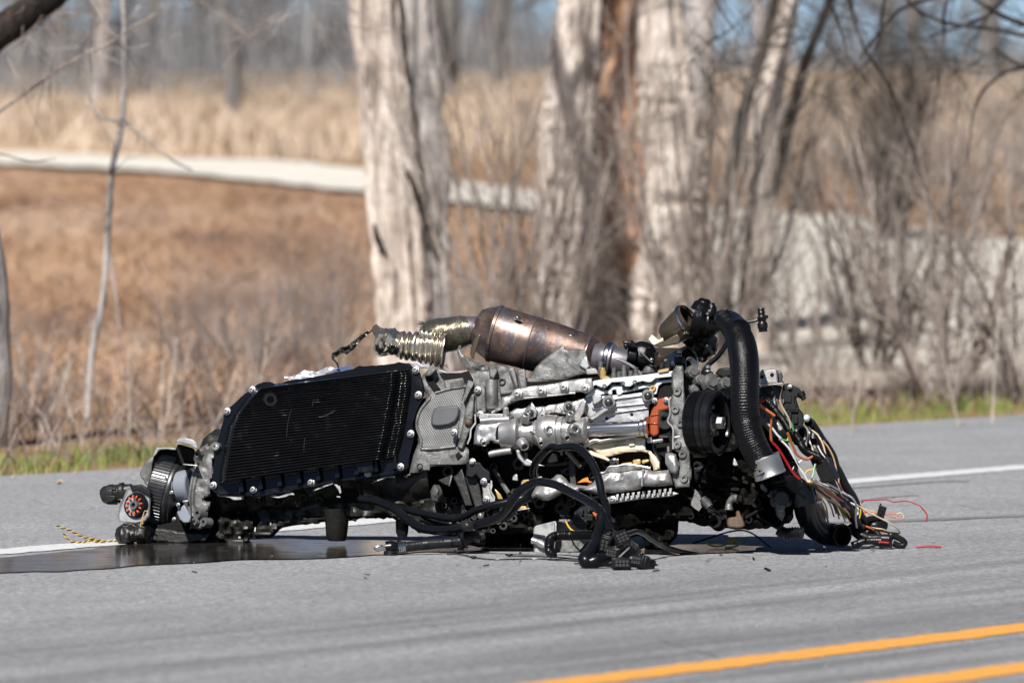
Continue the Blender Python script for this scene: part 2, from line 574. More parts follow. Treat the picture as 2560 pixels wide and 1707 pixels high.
for k in range(n):
    for i in range(2):
        mb.f.append((k * 3 + i, (k + 1) * 3 + i, (k + 1) * 3 + i + 1, k * 3 + i + 1))
tag(build('road', mb, M_ASPH, origin=(0, 0, 0)), 'grey asphalt road with shoulder', kind='structure')

def paint(name, col, wear):
    t = NT(name); p = t.pos()
    c = t.mix(t.ramp(t.noise(p, 28, 5, 0.7), [(0.3, 0.0), (0.7, 1.0)]), col, tuple(x * 0.82 for x in col))
    c = t.mix(t.mul(t.ramp(t.noise(p, 75, 5, 0.75), [(0.54, 0.0), (0.64, 1.0)]), wear), c, (0.2, 0.2, 0.2))
    t.set('Base Color', c); t.set('Roughness', 0.8)
    t.bump(t.noise(p, 140, 3), 0.5, 0.004)
    return t.m
M_WHITE = paint('white_road_paint', (0.60, 0.605, 0.61), 0.75)
M_YEL = paint('yellow_road_paint', (0.70, 0.32, 0.045), 0.7)
def stripe(name, p0, p1, w, mat, z, label):
    d = (p1 - p0); d.z = 0; d.normalize(); nn = Vector((-d.y, d.x, 0))
    mb = MB(); n = 1100; a, b = -14.0, 30.0
    for k in range(n + 1):
        q = p0 + d * (a + (b - a) * k / n)
        for s in (-1, 1):
            e = nn * s * (w / 2 + 0.014 * noise.fractal(Vector((k * 0.8, s * 7, w * 90)), .6, 2.0, 3))
            mb.v.append((q.x + e.x, q.y + e.y, z * .5))
    for k in range(n): mb.f.append((k * 2, k * 2 + 2, k * 2 + 3, k * 2 + 1))
    return tag(build(name, mb, mat, origin=(0, 0, 0)), label, kind='structure')
stripe('white_edge_line', G(0, 1380), G(2560, 1168), 0.15, M_WHITE, 0.004, 'white painted line along the shoulder')
ya, yb = G(1836, 1657), G(2560, 1569)
stripe('yellow_centre_line', ya, yb, 0.125, M_YEL, 0.004, 'yellow centre line closer to the engine')
yd = (yb - ya); q = G(2560, 1669)
stripe('yellow_centre_line', q - yd, q, 0.125, M_YEL, 0.004, 'yellow centre line cut by the bottom edge of the view')

# tyre marks beside the wires
t = NT('tyre_rubber_mark'); p = t.pos(rot=(0, 0, -RANG)); mp = t.new('ShaderNodeMapping'); mp.inputs['Scale'].default_value = (2.5, 60, 1); t.ln(p, mp.inputs['Vector'])
t.set('Base Color', t.ramp(t.noise(mp.outputs[0], 1.0, 5, 0.7), [(0.35, (0.085, 0.083, 0.083)), (0.62, (0.21, 0.21, 0.213))])); t.set('Roughness', 0.85)
M_TYRE = t.m
def mark(pts, w, z):
    mb = MB(); c = catmull([G(*q) for q in pts], 60)
    for k, p in enumerate(c):
        tt = (c[min(k + 1, 60)] - c[max(k - 1, 0)]).normalized(); nn = Vector((-tt.y, tt.x, 0))
        ww = w * min(1, k / 12 + 0.15) * (0.8 + 0.5 * noise.noise(Vector((k * 0.5, w * 70, 0))))
        mb.v += [(p.x + nn.x * ww, p.y + nn.y * ww, z), (p.x - nn.x * ww, p.y - nn.y * ww, z)]
    for k in range(60): mb.f.append((2 * k, 2 * k + 2, 2 * k + 3, 2 * k + 1))
    tag(build('tyre_mark', mb, M_TYRE, origin=(0, 0, 0)), 'dark tyre rubber streak on the asphalt beside the wires', kind='structure')
mark([(1980, 1308), (2200, 1304), (2400, 1296), (2700, 1283)], 0.055, 0.0015)
mark([(2110, 1222), (2200, 1215), (2330, 1205), (2420, 1203)], 0.03, 0.0015)
mark([(2150, 1252), (2210, 1244), (2290, 1238)], 0.018, 0.0015)

# wet oil film
t = NT('oil_film'); p = t.pos()
t.set('Base Color', t.ramp(t.noise(p, 16, 5, 0.65), [(0.35, (0.010, 0.010, 0.010)), (0.6, (0.028, 0.026, 0.024)), (0.8, (0.05, 0.04, 0.03))]))
t.set('Roughness', t.ramp(t.noise(p, 11, 5, 0.7), [(0.35, 0.035), (0.65, 0.17)])); t.set('IOR', 1.33); t.set('Specular IOR Level', 0.16)
t.bump(t.noise(p, 120, 3, 0.6), 0.10, 0.002)
M_OIL = t.m
def film(name, pts, z, label, jag=0.02):
    mb = MB(); q = []
    for i, a in enumerate(pts):
        b = pts[(i + 1) % len(pts)]
        A, B = G(*a), G(*b); n = max(2, int((B - A).length / 0.03))
        for k in range(n):
            r = A.lerp(B, k / n)
            q.append((r.x + jag * noise.noise(r * 9), r.y + jag * 4 * noise.noise(r * 8 + Vector((3, 0, 0))), z))
    mb.v = q; mb.f = [tuple(range(len(q)))]
    tag(build(name, mb, M_OIL, origin=(0, 0, 0)), label, kind='structure')
film('oil_puddle', [(-80, 1402), (60, 1392), (160, 1382), (270, 1368), (420, 1352), (640, 1349), (900, 1352), (1100, 1356), (1300, 1360), (1420, 1366), (1380, 1376), (1200, 1378), (1000, 1384), (880, 1392), (720, 1400), (600, 1402), (420, 1412), (250, 1422), (100, 1430), (-80, 1442)], 0.003, 'black oil puddle spreading from under the gearbox')
film('oil_puddle', [(1600, 1372), (1700, 1366), (1800, 1364), (1900, 1368), (1880, 1376), (1800, 1384), (1690, 1388), (1600, 1386)], 0.003, 'wet oil patch under the pulley end')

# pale gravel path and lot
t = NT('pale_gravel'); p = t.pos()
c = t.ramp(t.noise(p, 3.0, 5, 0.65), [(0.3, (0.55, 0.515, 0.445)), (0.7, (0.66, 0.625, 0.55))])
c = t.mix(t.ramp(t.noise(p, 40, 3, 0.7), [(0.35, 0.35), (0.6, 0.0)]), c, (0.42, 0.40, 0.36))
c = t.mix(t.ramp(t.noise(t.pos(scale=(.5, 1.6, 1)), 1.1, 5, .65), [(.50, 0.0), (.70, .40)]), c, (0.40, 0.37, 0.32))
t.set('Base Color', c); t.set('Roughness', 0.95); t.bump(t.noise(p, 60, 3), 0.5, 0.01)
M_PATH = t.m
PATH_UP = [(-1100, 340), (-300, 366), (0, 376), (400, 392), (700, 412), (900, 432), (1100, 455), (1330, 482), (1600, 520), (1800, 545), (2100, 556), (2400, 590), (2900, 620), (3500, 640)]
PATH_LO = [(3500, 985), (2900, 985), (2560, 990), (2200, 996), (1900, 992), (1760, 960), (1650, 830), (1560, 690), (1440, 590), (1330, 545), (1100, 518), (900, 492), (700, 466), (400, 438), (0, 418), (-300, 410), (-1100, 388)]
PATH_POLY = PATH_UP + PATH_LO
def resample(pts, n):
    L = [0]
    for a, b in zip(pts, pts[1:]): L.append(L[-1] + math.hypot(b[0] - a[0], b[1] - a[1]))
    out = []
    for i in range(n + 1):
        s = L[-1] * i / n; k = 0
        while k < len(pts) - 2 and s > L[k + 1]: k += 1
        f = (s - L[k]) / (L[k + 1] - L[k]); out.append((pts[k][0] + (pts[k + 1][0] - pts[k][0]) * f, pts[k][1] + (pts[k + 1][1] - pts[k][1]) * f))
    return out
def path_x(pts, u):
    return float(np.interp(u, [p[0] for p in pts], [p[1] for p in pts]))
lo_sorted = sorted(PATH_LO)
mb = MB(); NU, NV = 170, 24
for i in range(NU + 1):
    u = -1100 + 4600 * i / NU
    a, b = path_x(PATH_UP, u), path_x(lo_sorted, u)
    w = 5 * noise.fractal(Vector((u * 0.02, 0, 0)), .7, 2.0, 4)
    for j in range(NV + 1):
        f = j / NV
        p = T(u, (a + w) * (1 - f) + (b + w) * f)
        mb.v.append((p.x, p.y, p.z + 0.045))
for i in range(NU):
    for j in range(NV):
        q = i * (NV + 1) + j
        mb.f.append((q, q + 1, q + NV + 2, q + NV + 1))
tag(build('gravel_path', mb, M_PATH, origin=(0, 0, 0)), 'pale gravel track crossing the dry grassland', kind='structure')

# ------------------------------------------------------------------ grass and weeds
def blade_mat(name, stops, scale=37.0, big=0.8, wb=0.45):
    t = NT(name)
    p = t.pos(scale=(1, 1, 0.02))
    a = t.noise(p, scale, 3, 0.8)
    b = t.noise(p, big, 4, 0.6)
    f = t.mul(t.mul(a, 1 - wb), t.mul(b, wb), 'ADD')
    t.set('Base Color', t.ramp(f, stops)); t.set('Roughness', 0.75); t.set('Specular IOR Level', 0.2)
    return t.m
M_GRASS = blade_mat('verge_grass', [(0.38, (0.075, 0.135, 0.025)), (0.46, (0.15, 0.225, 0.042)), (0.53, (0.26, 0.275, 0.085)), (0.60, (0.42, 0.34, 0.18)), (0.67, (0.24, 0.18, 0.11))])
M_FIELD = blade_mat('field_grass', [(0.38, (0.15, 0.108, 0.092)), (0.44, (0.28, 0.178, 0.122)), (0.50, (0.46, 0.285, 0.170)), (0.56, (0.57, 0.41, 0.29)), (0.62, (0.36, 0.28, 0.24))], 7.0, 0.42, .68)
M_WEED = blade_mat('bank_weeds', [(0.37, (0.070, 0.055, 0.051)), (0.45, (0.16, 0.128, 0.116)), (0.52, (0.265, 0.215, 0.19)), (0.60, (0.43, 0.36, 0.315))], 37.0, .8, .62)
M_TAN = blade_mat('tan_grass', [(0.36, (0.34, 0.26, 0.19)), (0.46, (0.47, 0.365, 0.27)), (0.54, (0.55, 0.44, 0.335)), (0.62, (0.44, 0.375, 0.31))], big=0.25)
nr = np.random.default_rng(5)
def blades(name, base, h, w, lean, mat, label, segs=2):
    "base Nx3, h, w arrays: one thin bent blade each"
    N = len(base)
    ang = nr.uniform(0, math.pi, N); la = nr.uniform(0, 2 * math.pi, N); ll = nr.uniform(0.1, 1.0, N) * lean * h
    wx, wy = np.cos(ang) * w / 2, np.sin(ang) * w / 2
    dx, dy = np.cos(la) * ll, np.sin(la) * ll
    V = np.zeros((N, 5, 3), np.float32)
    V[:, 0] = base; V[:, 1] = base
    V[:, 0, 0] -= wx; V[:, 0, 1] -= wy; V[:, 1, 0] += wx; V[:, 1, 1] += wy
    for k, sgn in ((2, 1), (3, -1)):
        V[:, k, 0] = base[:, 0] + dx * 0.35 + sgn * wx * 0.75
        V[:, k, 1] = base[:, 1] + dy * 0.35 + sgn * wy * 0.75
        V[:, k, 2] = base[:, 2] + h * 0.55
    V[:, 4, 0] = base[:, 0] + dx; V[:, 4, 1] = base[:, 1] + dy; V[:, 4, 2] = base[:, 2] + h
    o = np.arange(N, dtype=np.int32)[:, None] * 5
    loops = np.concatenate([o + np.array([[0, 1, 2, 3]], np.int32), o + np.array([[3, 2, 4]], np.int32)], axis=1).ravel()
    starts = (np.arange(N, dtype=np.int32)[:, None] * 7 + np.array([[0, 4]], np.int32)).ravel()
    me = bpy.data.meshes.new(name)
    me.vertices.add(N * 5); me.vertices.foreach_set('co', V.ravel())
    me.loops.add(len(loops)); me.loops.foreach_set('vertex_index', loops)
    me.polygons.add(2 * N); me.polygons.foreach_set('loop_start', starts)
    me.update(calc_edges=True); me.validate()
    me.materials.append(mat)
    ob = bpy.data.objects.new(name, me); COL.objects.link(ob)
    return tag(ob, label, kind='stuff')
def scatter_road(n, b0, b1, a0=-3, a1=14, clump=0.5):
    a = nr.uniform(a0, a1, n); b = nr.uniform(b0, b1, n)
    out = []
    for x, y in zip(a, b):
        p = RA + RD * x + RN * y
        if noise.noise(Vector((p.x * 2.2, p.y * 2.2, 5))) < nr.uniform(-0.9, 0.9) * (1 - clump) - clump * 0.15: continue
        out.append((p.x, p.y, zt(p.x, p.y) - 0.005))
    return np.array(out)
b = scatter_road(26000, 0.0, 1.25)
edge = np.array([(Vector(q) - RA).dot(RN) for q in b])
hh = nr.uniform(0.015, 0.06, len(b)) * np.clip(0.5 + edge * 1.6, 0.35, 1.1) * (1 + 0.8 * np.array([noise.noise(Vector((q[0] * 1.6, q[1] * 1.6, 0))) for q in b]))
blades('verge_grass', b, hh, nr.uniform(0.003, 0.007, len(b)), 0.7, M_GRASS, 'short green grass growing along the edge of the shoulder')
# weeds on the bank behind the verge
b = scatter_road(64000, 0.45, 10.0, -4, 17, 0.30)
hh = nr.uniform(0.04, 0.20, len(b)) * (1 + 0.8 * np.array([noise.noise(Vector((q[0] * 0.9, q[1] * 0.9, 2))) for q in b]))
keep = np.array([not inside(project(q), PATH_POLY) for q in b])
hh = np.where(keep, hh, hh * 0.45)
blades('bank_weeds', b[keep], hh[keep], nr.uniform(0.003, 0.008, keep.sum()), 1.6, M_WEED, 'dead greyish brown weeds on the bank behind the verge')
# the orange-brown field and the tan field beyond the path
def scatter_view(n, Z0, Z1, pad=1.12, umax=None):
    Z = np.sqrt(nr.uniform(Z0 * Z0, Z1 * Z1, n)); x = nr.uniform(-1, 1, n) * Z * 0.082 * pad
    return np.array([(xx, zz - DIST, zt(xx, zz - DIST) - 0.01) for xx, zz in zip(x, Z)])
b = scatter_view(210000, 24.5, 61, 1.4)
rel = np.array([(Vector((q[0], q[1], 0)) - RA).dot(RN) for q in b])
pj = np.array([project(q) for q in b])
onp = np.array([inside(q, PATH_POLY) for q in pj])
keep = (~onp) & (rel > 2.5) & (nr.uniform(0, 1, len(b)) < np.clip((rel - 2.5) / 7, 0.06, 1))
b = b[keep]; pj = pj[keep]
below = np.array([max(4.0, v - path_x(lo_sorted, u)) for u, v in pj])       # stay below the path's near edge
Zb = b[:, 1] + DIST
hmax = np.clip(below * Zb / FPX * 0.9, 0.03, 0.20) * (1 + 0.7 * np.array([noise.noise(Vector((q[0] * .7, q[1] * .35, 4))) for q in b]))
hh = nr.uniform(0.3, 1.0, len(b)) * hmax
blades('dry_field_grass', b, hh, nr.uniform(0.005, 0.014, len(b)), 2.6, M_FIELD, 'orange brown dead grass filling the field before the gravel track')
b = scatter_view(74000, 62, 118, 1.4)
pj = np.array([project(q) for q in b]); keep = ~np.array([inside(q, PATH_POLY) for q in pj]); b = b[keep]
b[:, 2] -= 0.02
hh = nr.uniform(0.12, 0.45, len(b))
blades('tan_field_grass', b, hh, nr.uniform(0.02, 0.05, len(b)), 1.2, M_TAN, 'pale tan grass beyond the gravel track')

M_LOTW = blade_mat('lot_weed', [(0.36, (0.16, 0.13, 0.115)), (0.46, (0.30, 0.25, 0.215)), (0.56, (0.46, 0.395, 0.335))])
lot = np.array([tuple(T(nr.uniform(1740, 2620), 996 - 330 * nr.uniform(0, 1) ** 2.6)) for _ in range(15000)])
blades('lot_weeds', lot, nr.uniform(.02, .13, len(lot)), nr.uniform(.002, .006, len(lot)), 1.5, M_LOTW, 'sparse dead weeds standing in the pale gravel lot')
# ------------------------------------------------------------------ trees and bushes
def bark(name, stops, streak=1.0, vs=3.0):
    t = NT(name)
    p = t.pos(scale=(1, 1, 0.13))
    n1 = t.noise(p, 16 * vs / 3, 6, 0.68, 0.9)
    n2 = t.noise(t.pos(scale=(1, 1, 0.35)), 5.0, 4, 0.6)
    f = t.mul(t.mul(n1, 0.72), t.mul(n2, 0.28), 'ADD')
    rg = t.mul(t.mul(t.noise(t.pos(scale=(1, 1, 0.16)), 11, 4, .6, .5), .5, 'SUBTRACT'), 0, 'ADD'); ab = t.new('ShaderNodeMath', operation='ABSOLUTE'); t.ln(rg, ab.inputs[0])
    c = t.mix(t.mul(t.ramp(ab.outputs[0], [(.008, 1.0), (.020, 0.0)]), .35), t.ramp(f, stops), stops[0][1])
    t.set('Base Color', c); t.set('Roughness', 0.9); t.set('Specular IOR Level', 0.2)
    t.bump(n1, 0.9, 0.03)
    return t.m
M_PALE = bark('pale_bark', [(0.38, (0.11, 0.088, 0.077)), (0.435, (0.36, 0.30, 0.255)), (0.49, (0.63, 0.54, 0.465)), (0.58, (0.75, 0.675, 0.60))])
M_GREYB = bark('grey_bark', [(0.385, (0.10, 0.092, 0.09)), (0.45, (0.30, 0.275, 0.262)), (0.53, (0.52, 0.485, 0.465)), (0.64, (0.40, 0.30, 0.235))])
M_BROWN = bark('peeled_brown_bark', [(0.36, (0.07, 0.05, 0.042)), (0.42, (0.26, 0.15, 0.10)), (0.49, (0.52, 0.275, 0.145)), (0.60, (0.60, 0.42, 0.30))])
M_DARKB = bark('dark_bark', [(0.38, (0.018, 0.016, 0.015)), (0.5, (0.045, 0.039, 0.035)), (0.64, (0.11, 0.095, 0.085))])
M_BLACKB = bark('black_wet_bark', [(0.38, (0.010, 0.009, 0.008)), (0.52, (0.028, 0.022, 0.018)), (0.66, (0.085, 0.06, 0.045))])
M_STEM = bark('bush_bark', [(0.36, (0.10, 0.083, 0.073)), (0.5, (0.28, 0.235, 0.205)), (0.64, (0.50, 0.435, 0.38))])
M_STEM2 = bark('dark_bush_bark', [(0.36, (0.028, 0.022, 0.019)), (0.5, (0.066, 0.052, 0.045)), (0.64, (0.13, 0.10, 0.085))])
M_PALEST = bark('pale_stalk', [(0.36, (0.28, 0.23, 0.19)), (0.5, (0.46, 0.40, 0.34)), (0.64, (0.60, 0.55, 0.48))])
M_FARB = bark('far_grey_bark', [(0.36, (0.09, 0.088, 0.088)), (0.5, (0.18, 0.174, 0.168)), (0.64, (0.30, 0.285, 0.27))])

M_FARB_ = bark('mauve_bark', [(0.36, (0.13, 0.11, 0.105)), (0.5, (0.25, 0.215, 0.20)), (0.64, (0.40, 0.35, 0.32))])
def limb(mb, pts, r, seg=12, lump=0.10, n=None, furrow=0.0):
    "knobbly trunk or branch"
    mb.tube(pts, r, seg=seg, n=n or max(6, len(pts) * 7), bump=lump, cap=True, furrow=furrow)
def twig(mb, p, d, L, r, lev, R, up=0.15, spread=0.65, kids=4, wob=0.22, seg=4):
    n = 4 if lev == 0 else 6
    pts = [Vector(p)]; d = Vector(d).normalized()
    for i in range(n):
        d = (d + Vector((R.uniform(-wob, wob), R.uniform(-wob, wob), R.uniform(-wob, wob) + up * 0.35))).normalized()
        pts.append(pts[-1] + d * L / n)
    mb.tube(pts, [r, r * 0.35], seg=seg if lev else 3, n=n, cap=False)
    if lev <= 0: return
    for k in range(kids):
        i = R.randint(max(1, n // 4), n)
        q = pts[i]
        a = R.uniform(0, 2 * math.pi)
        t = (pts[i] - pts[i - 1]).normalized(); o = t.orthogonal().normalized(); o2 = t.cross(o)
        nd = (t + (o * math.cos(a) + o2 * math.sin(a)) * R.uniform(spread * 0.6, spread * 1.3)).normalized()
        twig(mb, q, nd, L * R.uniform(0.38, 0.68), r * (1 - 0.6 * i / n) * 0.62, lev - 1, R, up, spread, kids, wob, seg)
def crown_limbs(parent, tops, mat, seed, scale=1.0):
    "the limbs above the frame"
    R = random.Random(seed); mb = MB()
    for p, d, r in tops:
        twig(mb, p, d, 2.6 * scale, r, 3, R, 0.2, 0.6, 4, 0.14, 5)
    o = build('crown', mb, mat, parent, recalc=False); o['kind'] = 'stuff'
    return o

# pale tree with two fused trunks
Y = 12.5
b = T(1020, 985); b.y = Y
tr = thing('pale_tree', (b.x, Y, 0), 'pale barked tree of two fused trunks, standing clear of the bushes behind the exhaust', 'tree', 'bare trees behind the road')
k = (Y + DIST) / FPX
mb = MB(); limb(mb, [P(1030, 1010, Y), P(1012, 860, Y), P(1003, 700, Y), P(985, 500, Y), P(962, 280, Y), P(938, 60, Y), P(915, -150, Y), P(890, -700, Y), P(870, -1500, Y)], [78 * k, 62 * k, 62 * k, 58 * k, 58 * k, 62 * k, 58 * k, 45 * k, 30 * k], 44, 0.13, 150, .22)
build('trunk', mb, M_PALE, tr, recalc=False, label='cream coloured trunk')
mb = MB(); limb(mb, [P(1085, 1010, Y + .1), P(1080, 800, Y + .1), P(1072, 600, Y + .12), P(1066, 400, Y + .15), P(1050, 200, Y + .15), P(1022, 0, Y + .15), P(1000, -160, Y + .2), P(985, -700, Y + .25), P(975, -1500, Y + .4)], [66 * k, 52 * k, 50 * k, 52 * k, 50 * k, 52 * k, 50 * k, 40 * k, 26 * k], 40, 0.13, 150, .22)
build('trunk', mb, M_GREYB, tr, recalc=False, label='greyer trunk')
mb = MB()
limb(mb, [P(1060, 560, Y - .11), P(1045, 500, Y - .13), P(1025, 440, Y - .12), P(1012, 425, Y - .1)], [5 * k, 8 * k, 8 * k, 3 * k], 8, .2)
limb(mb, [P(965, 640, Y - .11), P(945, 600, Y - .11), P(935, 560, Y - .09)], [5 * k, 9 * k, 4 * k], 8, .2)
build('bark_split', mb, M_BLACKB, tr, recalc=False)
crown_limbs(tr, [(P(870, -1450, Y), (-.2, .1, 1), .05), (P(975, -1450, Y + .4), (.3, -.1, 1), .045)], M_GREYB, 3)

# big clump tree
Y = 15.5
b = P(1560, 930, Y); k = (Y + DIST) / FPX
tr = thing('clump_tree', (b.x, Y, 0.06), 'broad old tree of several pale and brown trunks, behind the middle of the engine', 'tree', 'bare trees behind the road')
mb = MB(); limb(mb, [P(1455, 985, Y), P(1462, 930, Y), P(1450, 800, Y), P(1432, 600, Y), P(1420, 400, Y), P(1432, 200, Y), P(1452, 0, Y), P(1462, -160, Y), P(1470, -700, Y), P(1480, -1400, Y)], [130 * k, 100 * k, 74 * k, 60 * k, 52 * k, 54 * k, 56 * k, 52 * k, 40 * k, 26 * k], 44, 0.18, 150, .25)
build('trunk', mb, M_PALE, tr, recalc=False, label='pale trunk')
mb = MB(); limb(mb, [P(1555, 960, Y + .15), P(1550, 800, Y + .12), P(1545, 600, Y + .1), P(1540, 400, Y + .08), P(1540, 200, Y + .1), P(1545, 0, Y + .1), P(1548, -160, Y + .1), P(1560, -700, Y), P(1570, -1500, Y)], [82 * k, 74 * k, 66 * k, 60 * k, 58 * k, 58 * k, 54 * k, 44 * k, 28 * k], 44, 0.2, 150, .28)
build('trunk', mb, M_BROWN, tr, recalc=False, label='reddish brown peeled trunk')
mb = MB(); limb(mb, [P(1670, 985, Y), P(1650, 930, Y), P(1668, 800, Y), P(1690, 600, Y), P(1682, 400, Y), P(1664, 200, Y), P(1644, 0, Y), P(1630, -160, Y), P(1622, -700, Y), P(1630, -1500, Y)], [130 * k, 100 * k, 76 * k, 62 * k, 58 * k, 54 * k, 50 * k, 46 * k, 38 * k, 26 * k], 44, 0.18, 150, .25)
build('trunk', mb, M_PALE, tr, recalc=False, label='pale trunk')
crown_limbs(tr, [(P(1480, -1380, Y), (-.2, .1, 1), .045), (P(1570, -1450, Y), (.0, -.1, 1), .05), (P(1630, -1450, Y), (.3, .1, 1), .045)], M_GREYB, 4)

# leaning light tree
Y = 15.0
b = P(1890, 930, Y); k = (Y + DIST) / FPX
tr = thing('leaning_tree', (b.x, Y, 0.05), 'slim light grey tree leaning beside two dark saplings', 'tree', 'bare trees behind the road')
mb = MB(); limb(mb, [P(1885, 960, Y), P(1882, 800, Y), P(1890, 640, Y), P(1900, 480, Y), P(1912, 320, Y), P(1935, 160, Y), P(1965, 0, Y), P(1995, -160, Y), P(2080, -700, Y), P(2180, -1300, Y)], [46 * k, 36 * k, 34 * k, 34 * k, 36 * k, 38 * k, 38 * k, 34 * k, 26 * k, 14 * k], 36, 0.12, 120, .2)
build('trunk', mb, M_PALE, tr, recalc=False)
crown_limbs(tr, [(P(2170, -1250, Y), (.4, .1, 1), .03)], M_GREYB, 5, .8)
for lab, pts, r, g in (('dark sapling crossing in front of the slim light grey tree', [(1850, 960), (1800, 800), (1822, 560), (1835, 400), (1866, 250), (1905, 130), (1945, -40), (2000, -300)], 17, 0.25),
                       ('dark sapling leaning away past the slim light grey tree', [(1880, 960), (1860, 800), (1900, 600), (1945, 420), (1975, 300), (2010, 170), (2060, 40), (2110, -80)], 18, -0.2)):
    yy = Y - g
    kk = (yy + DIST) / FPX
    q = P(*pts[0], yy)
    sp_ = thing('dark_sapling', (q.x, yy, 0.03), lab, 'sapling', 'dark saplings')
    mb = MB(); limb(mb, [P(u, v, yy) for u, v in pts], [r * 1.15 * kk, r * kk, r * .95 * kk, r * .9 * kk, r * .7 * kk, r * .5 * kk], 10, 0.08, 50)
    build('trunk', mb, M_DARKB, sp_, recalc=False)
    mb = MB(); R = random.Random(int(r * 10))
    for i in range(1, len(pts)):
        for s in (-1, 1):
            twig(mb, P(*pts[i], yy), Vector((s * R.uniform(.3, 1), R.uniform(-.4, .4), R.uniform(.5, 1))), R.uniform(.3, .7), .006, 2, R, .2, .6, 4)
    build('twigs', mb, M_DARKB, sp_, recalc=False, kind='stuff')

# grey thin sapling in the open field, left of the trees
Y = 9.0; k = (Y + DIST) / FPX
q = P(225, 1100, Y)
sp_ = thing('thin_sapling', (q.x, Y, -.01), 'thin grey sapling standing alone in front of the field', 'sapling')
mb = MB(); limb(mb, [P(215, 1110, Y), P(228, 900, Y), P(258, 740, Y), P(268, 600, Y), P(280, 430, Y), P(305, 300, Y), P(312, 100, Y), P(308, -100, Y), P(315, -500, Y)], [10 * k, 9 * k, 8.5 * k, 8 * k, 7.5 * k, 7 * k, 6 * k, 4 * k], 8, 0.06, 50)
build('trunk', mb, M_GREYB, sp_, recalc=False)
mb = MB(); R = random.Random(8)
limb(mb, [P(305, 300, Y), P(370, 350, Y), P(430, 400, Y), P(480, 425, Y)], [4 * k, 2 * k], 5, .05)
limb(mb, [P(300, 305, Y), P(250, 290, Y), P(225, 240, Y), P(215, 120, Y)], [4 * k, 2 * k], 5, .05)
limb(mb, [P(268, 600, Y), P(290, 740, Y), P(300, 820, Y)], [4 * k, 2 * k], 5, .05)
for i in range(9):
    v = R.uniform(-50, 620); u = 305 if v < 300 else 285
    twig(mb, P(u, v, Y), Vector((R.choice((-1, 1)), R.uniform(-.3, .3), R.uniform(.2, 1))), R.uniform(.2, .5), .003, 1, R, .1, .6, 3)
build('branch', mb, M_GREYB, sp_, recalc=False)

# trunk at the picture's edge with its black bough
Y = 7.0; k = (Y + DIST) / FPX
q = P(-40, 1150, Y)
tr = thing('black_bough_tree', (q.x, Y, -.02), 'dark grey tree at the edge of the view, with a thick black bough', 'tree', 'bare trees behind the road')
mb = MB(); limb(mb, [P(-60, 1160, Y), P(-42, 1000, Y), P(-34, 850, Y), P(-40, 700, Y), P(-60, 550, Y), P(-80, 400, Y), P(-110, 200, Y), P(-130, 0, Y), P(-150, -700, Y), P(-150, -1600, Y)], [78 * k, 62 * k, 56 * k, 52 * k, 50 * k, 50 * k, 50 * k, 48 * k, 40 * k, 25 * k], 16, .12, 70)
build('trunk', mb, M_GREYB, tr, recalc=False)
mb = MB(); limb(mb, [P(-115, 190, Y), P(-40, 110, Y), P(40, 52, Y), P(110, 5, Y), P(190, -55, Y), P(300, -140, Y), P(480, -250, Y)], [52 * k, 44 * k, 38 * k, 34 * k, 30 * k, 24 * k, 14 * k], 14, .12, 50)
build('bough', mb, M_BLACKB, tr, recalc=False)
mb = MB(); R = random.Random(31)
limb(mb, [P(-60, 320, Y), P(40, 250, Y), P(170, 160, Y), P(275, 108, Y), P(330, 70, Y), P(420, 20, Y)], [4.5 * k, 4 * k, 3.4 * k, 2.4 * k], 6, .05)
limb(mb, [P(-80, 380, Y), P(0, 385, Y), P(50, 398, Y), P(90, 404, Y), P(140, 395, Y)], [3 * k, 1.4 * k], 5, .05)
for i in range(46):
    twig(mb, P(R.uniform(-60, 860), R.uniform(-110, 60), Y + 1.5), Vector((R.uniform(-1, 1), R.uniform(-.4, .4), -R.uniform(-.2, .8))), R.uniform(.2, .5), .003, 2, R, -.1, .7, 3)
for i in range(8):
    twig(mb, P(R.uniform(-60, 250), R.uniform(-40, 160), Y), Vector((R.uniform(-1, 1), R.uniform(-.4, .4), -R.uniform(.1, .8))), R.uniform(.2, .45), .003, 1, R, -.1, .7, 3)
build('twigs', mb, M_STEM, tr, recalc=False, kind='stuff')

# overhanging twigs at the upper corner over the bushes
Y = 9.5; k = (Y + DIST) / FPX
q = P(2900, 1000, Y)
tr = thing('overhanging_tree', (q.x, Y, 0), 'dark tree beyond the edge of the view reaching twiggy boughs over the dark bush', 'tree', 'bare trees behind the road')
mb = MB(); limb(mb, [P(2900, 1030, Y), P(2890, 700, Y), P(2880, 300, Y), P(2860, 0, Y), P(2850, -400, Y), P(2840, -1200, Y)], [70 * k, 60 * k, 55 * k, 50 * k, 44 * k, 30 * k], 12, .1)
build('trunk', mb, M_DARKB, tr, recalc=False)
mb = MB()
for pts, r in (([(2860, 60), (2700, 90), (2560, 62), (2470, 20), (2400, -30)], 12), ([(2880, 240), (2700, 130), (2520, 80), (2380, 60), (2300, 30), (2250, -20)], 9), ([(2850, -60), (2600, -60), (2400, -20), (2260, 20), (2190, 90), (2150, 150)], 8), ([(2890, 330), (2700, 250), (2560, 170), (2480, 120)], 8)):
    limb(mb, [P(u, v, Y + rnd.uniform(-.2, .2)) for u, v in pts], [r * k, r * .7 * k, r * .3 * k], 7, .06)
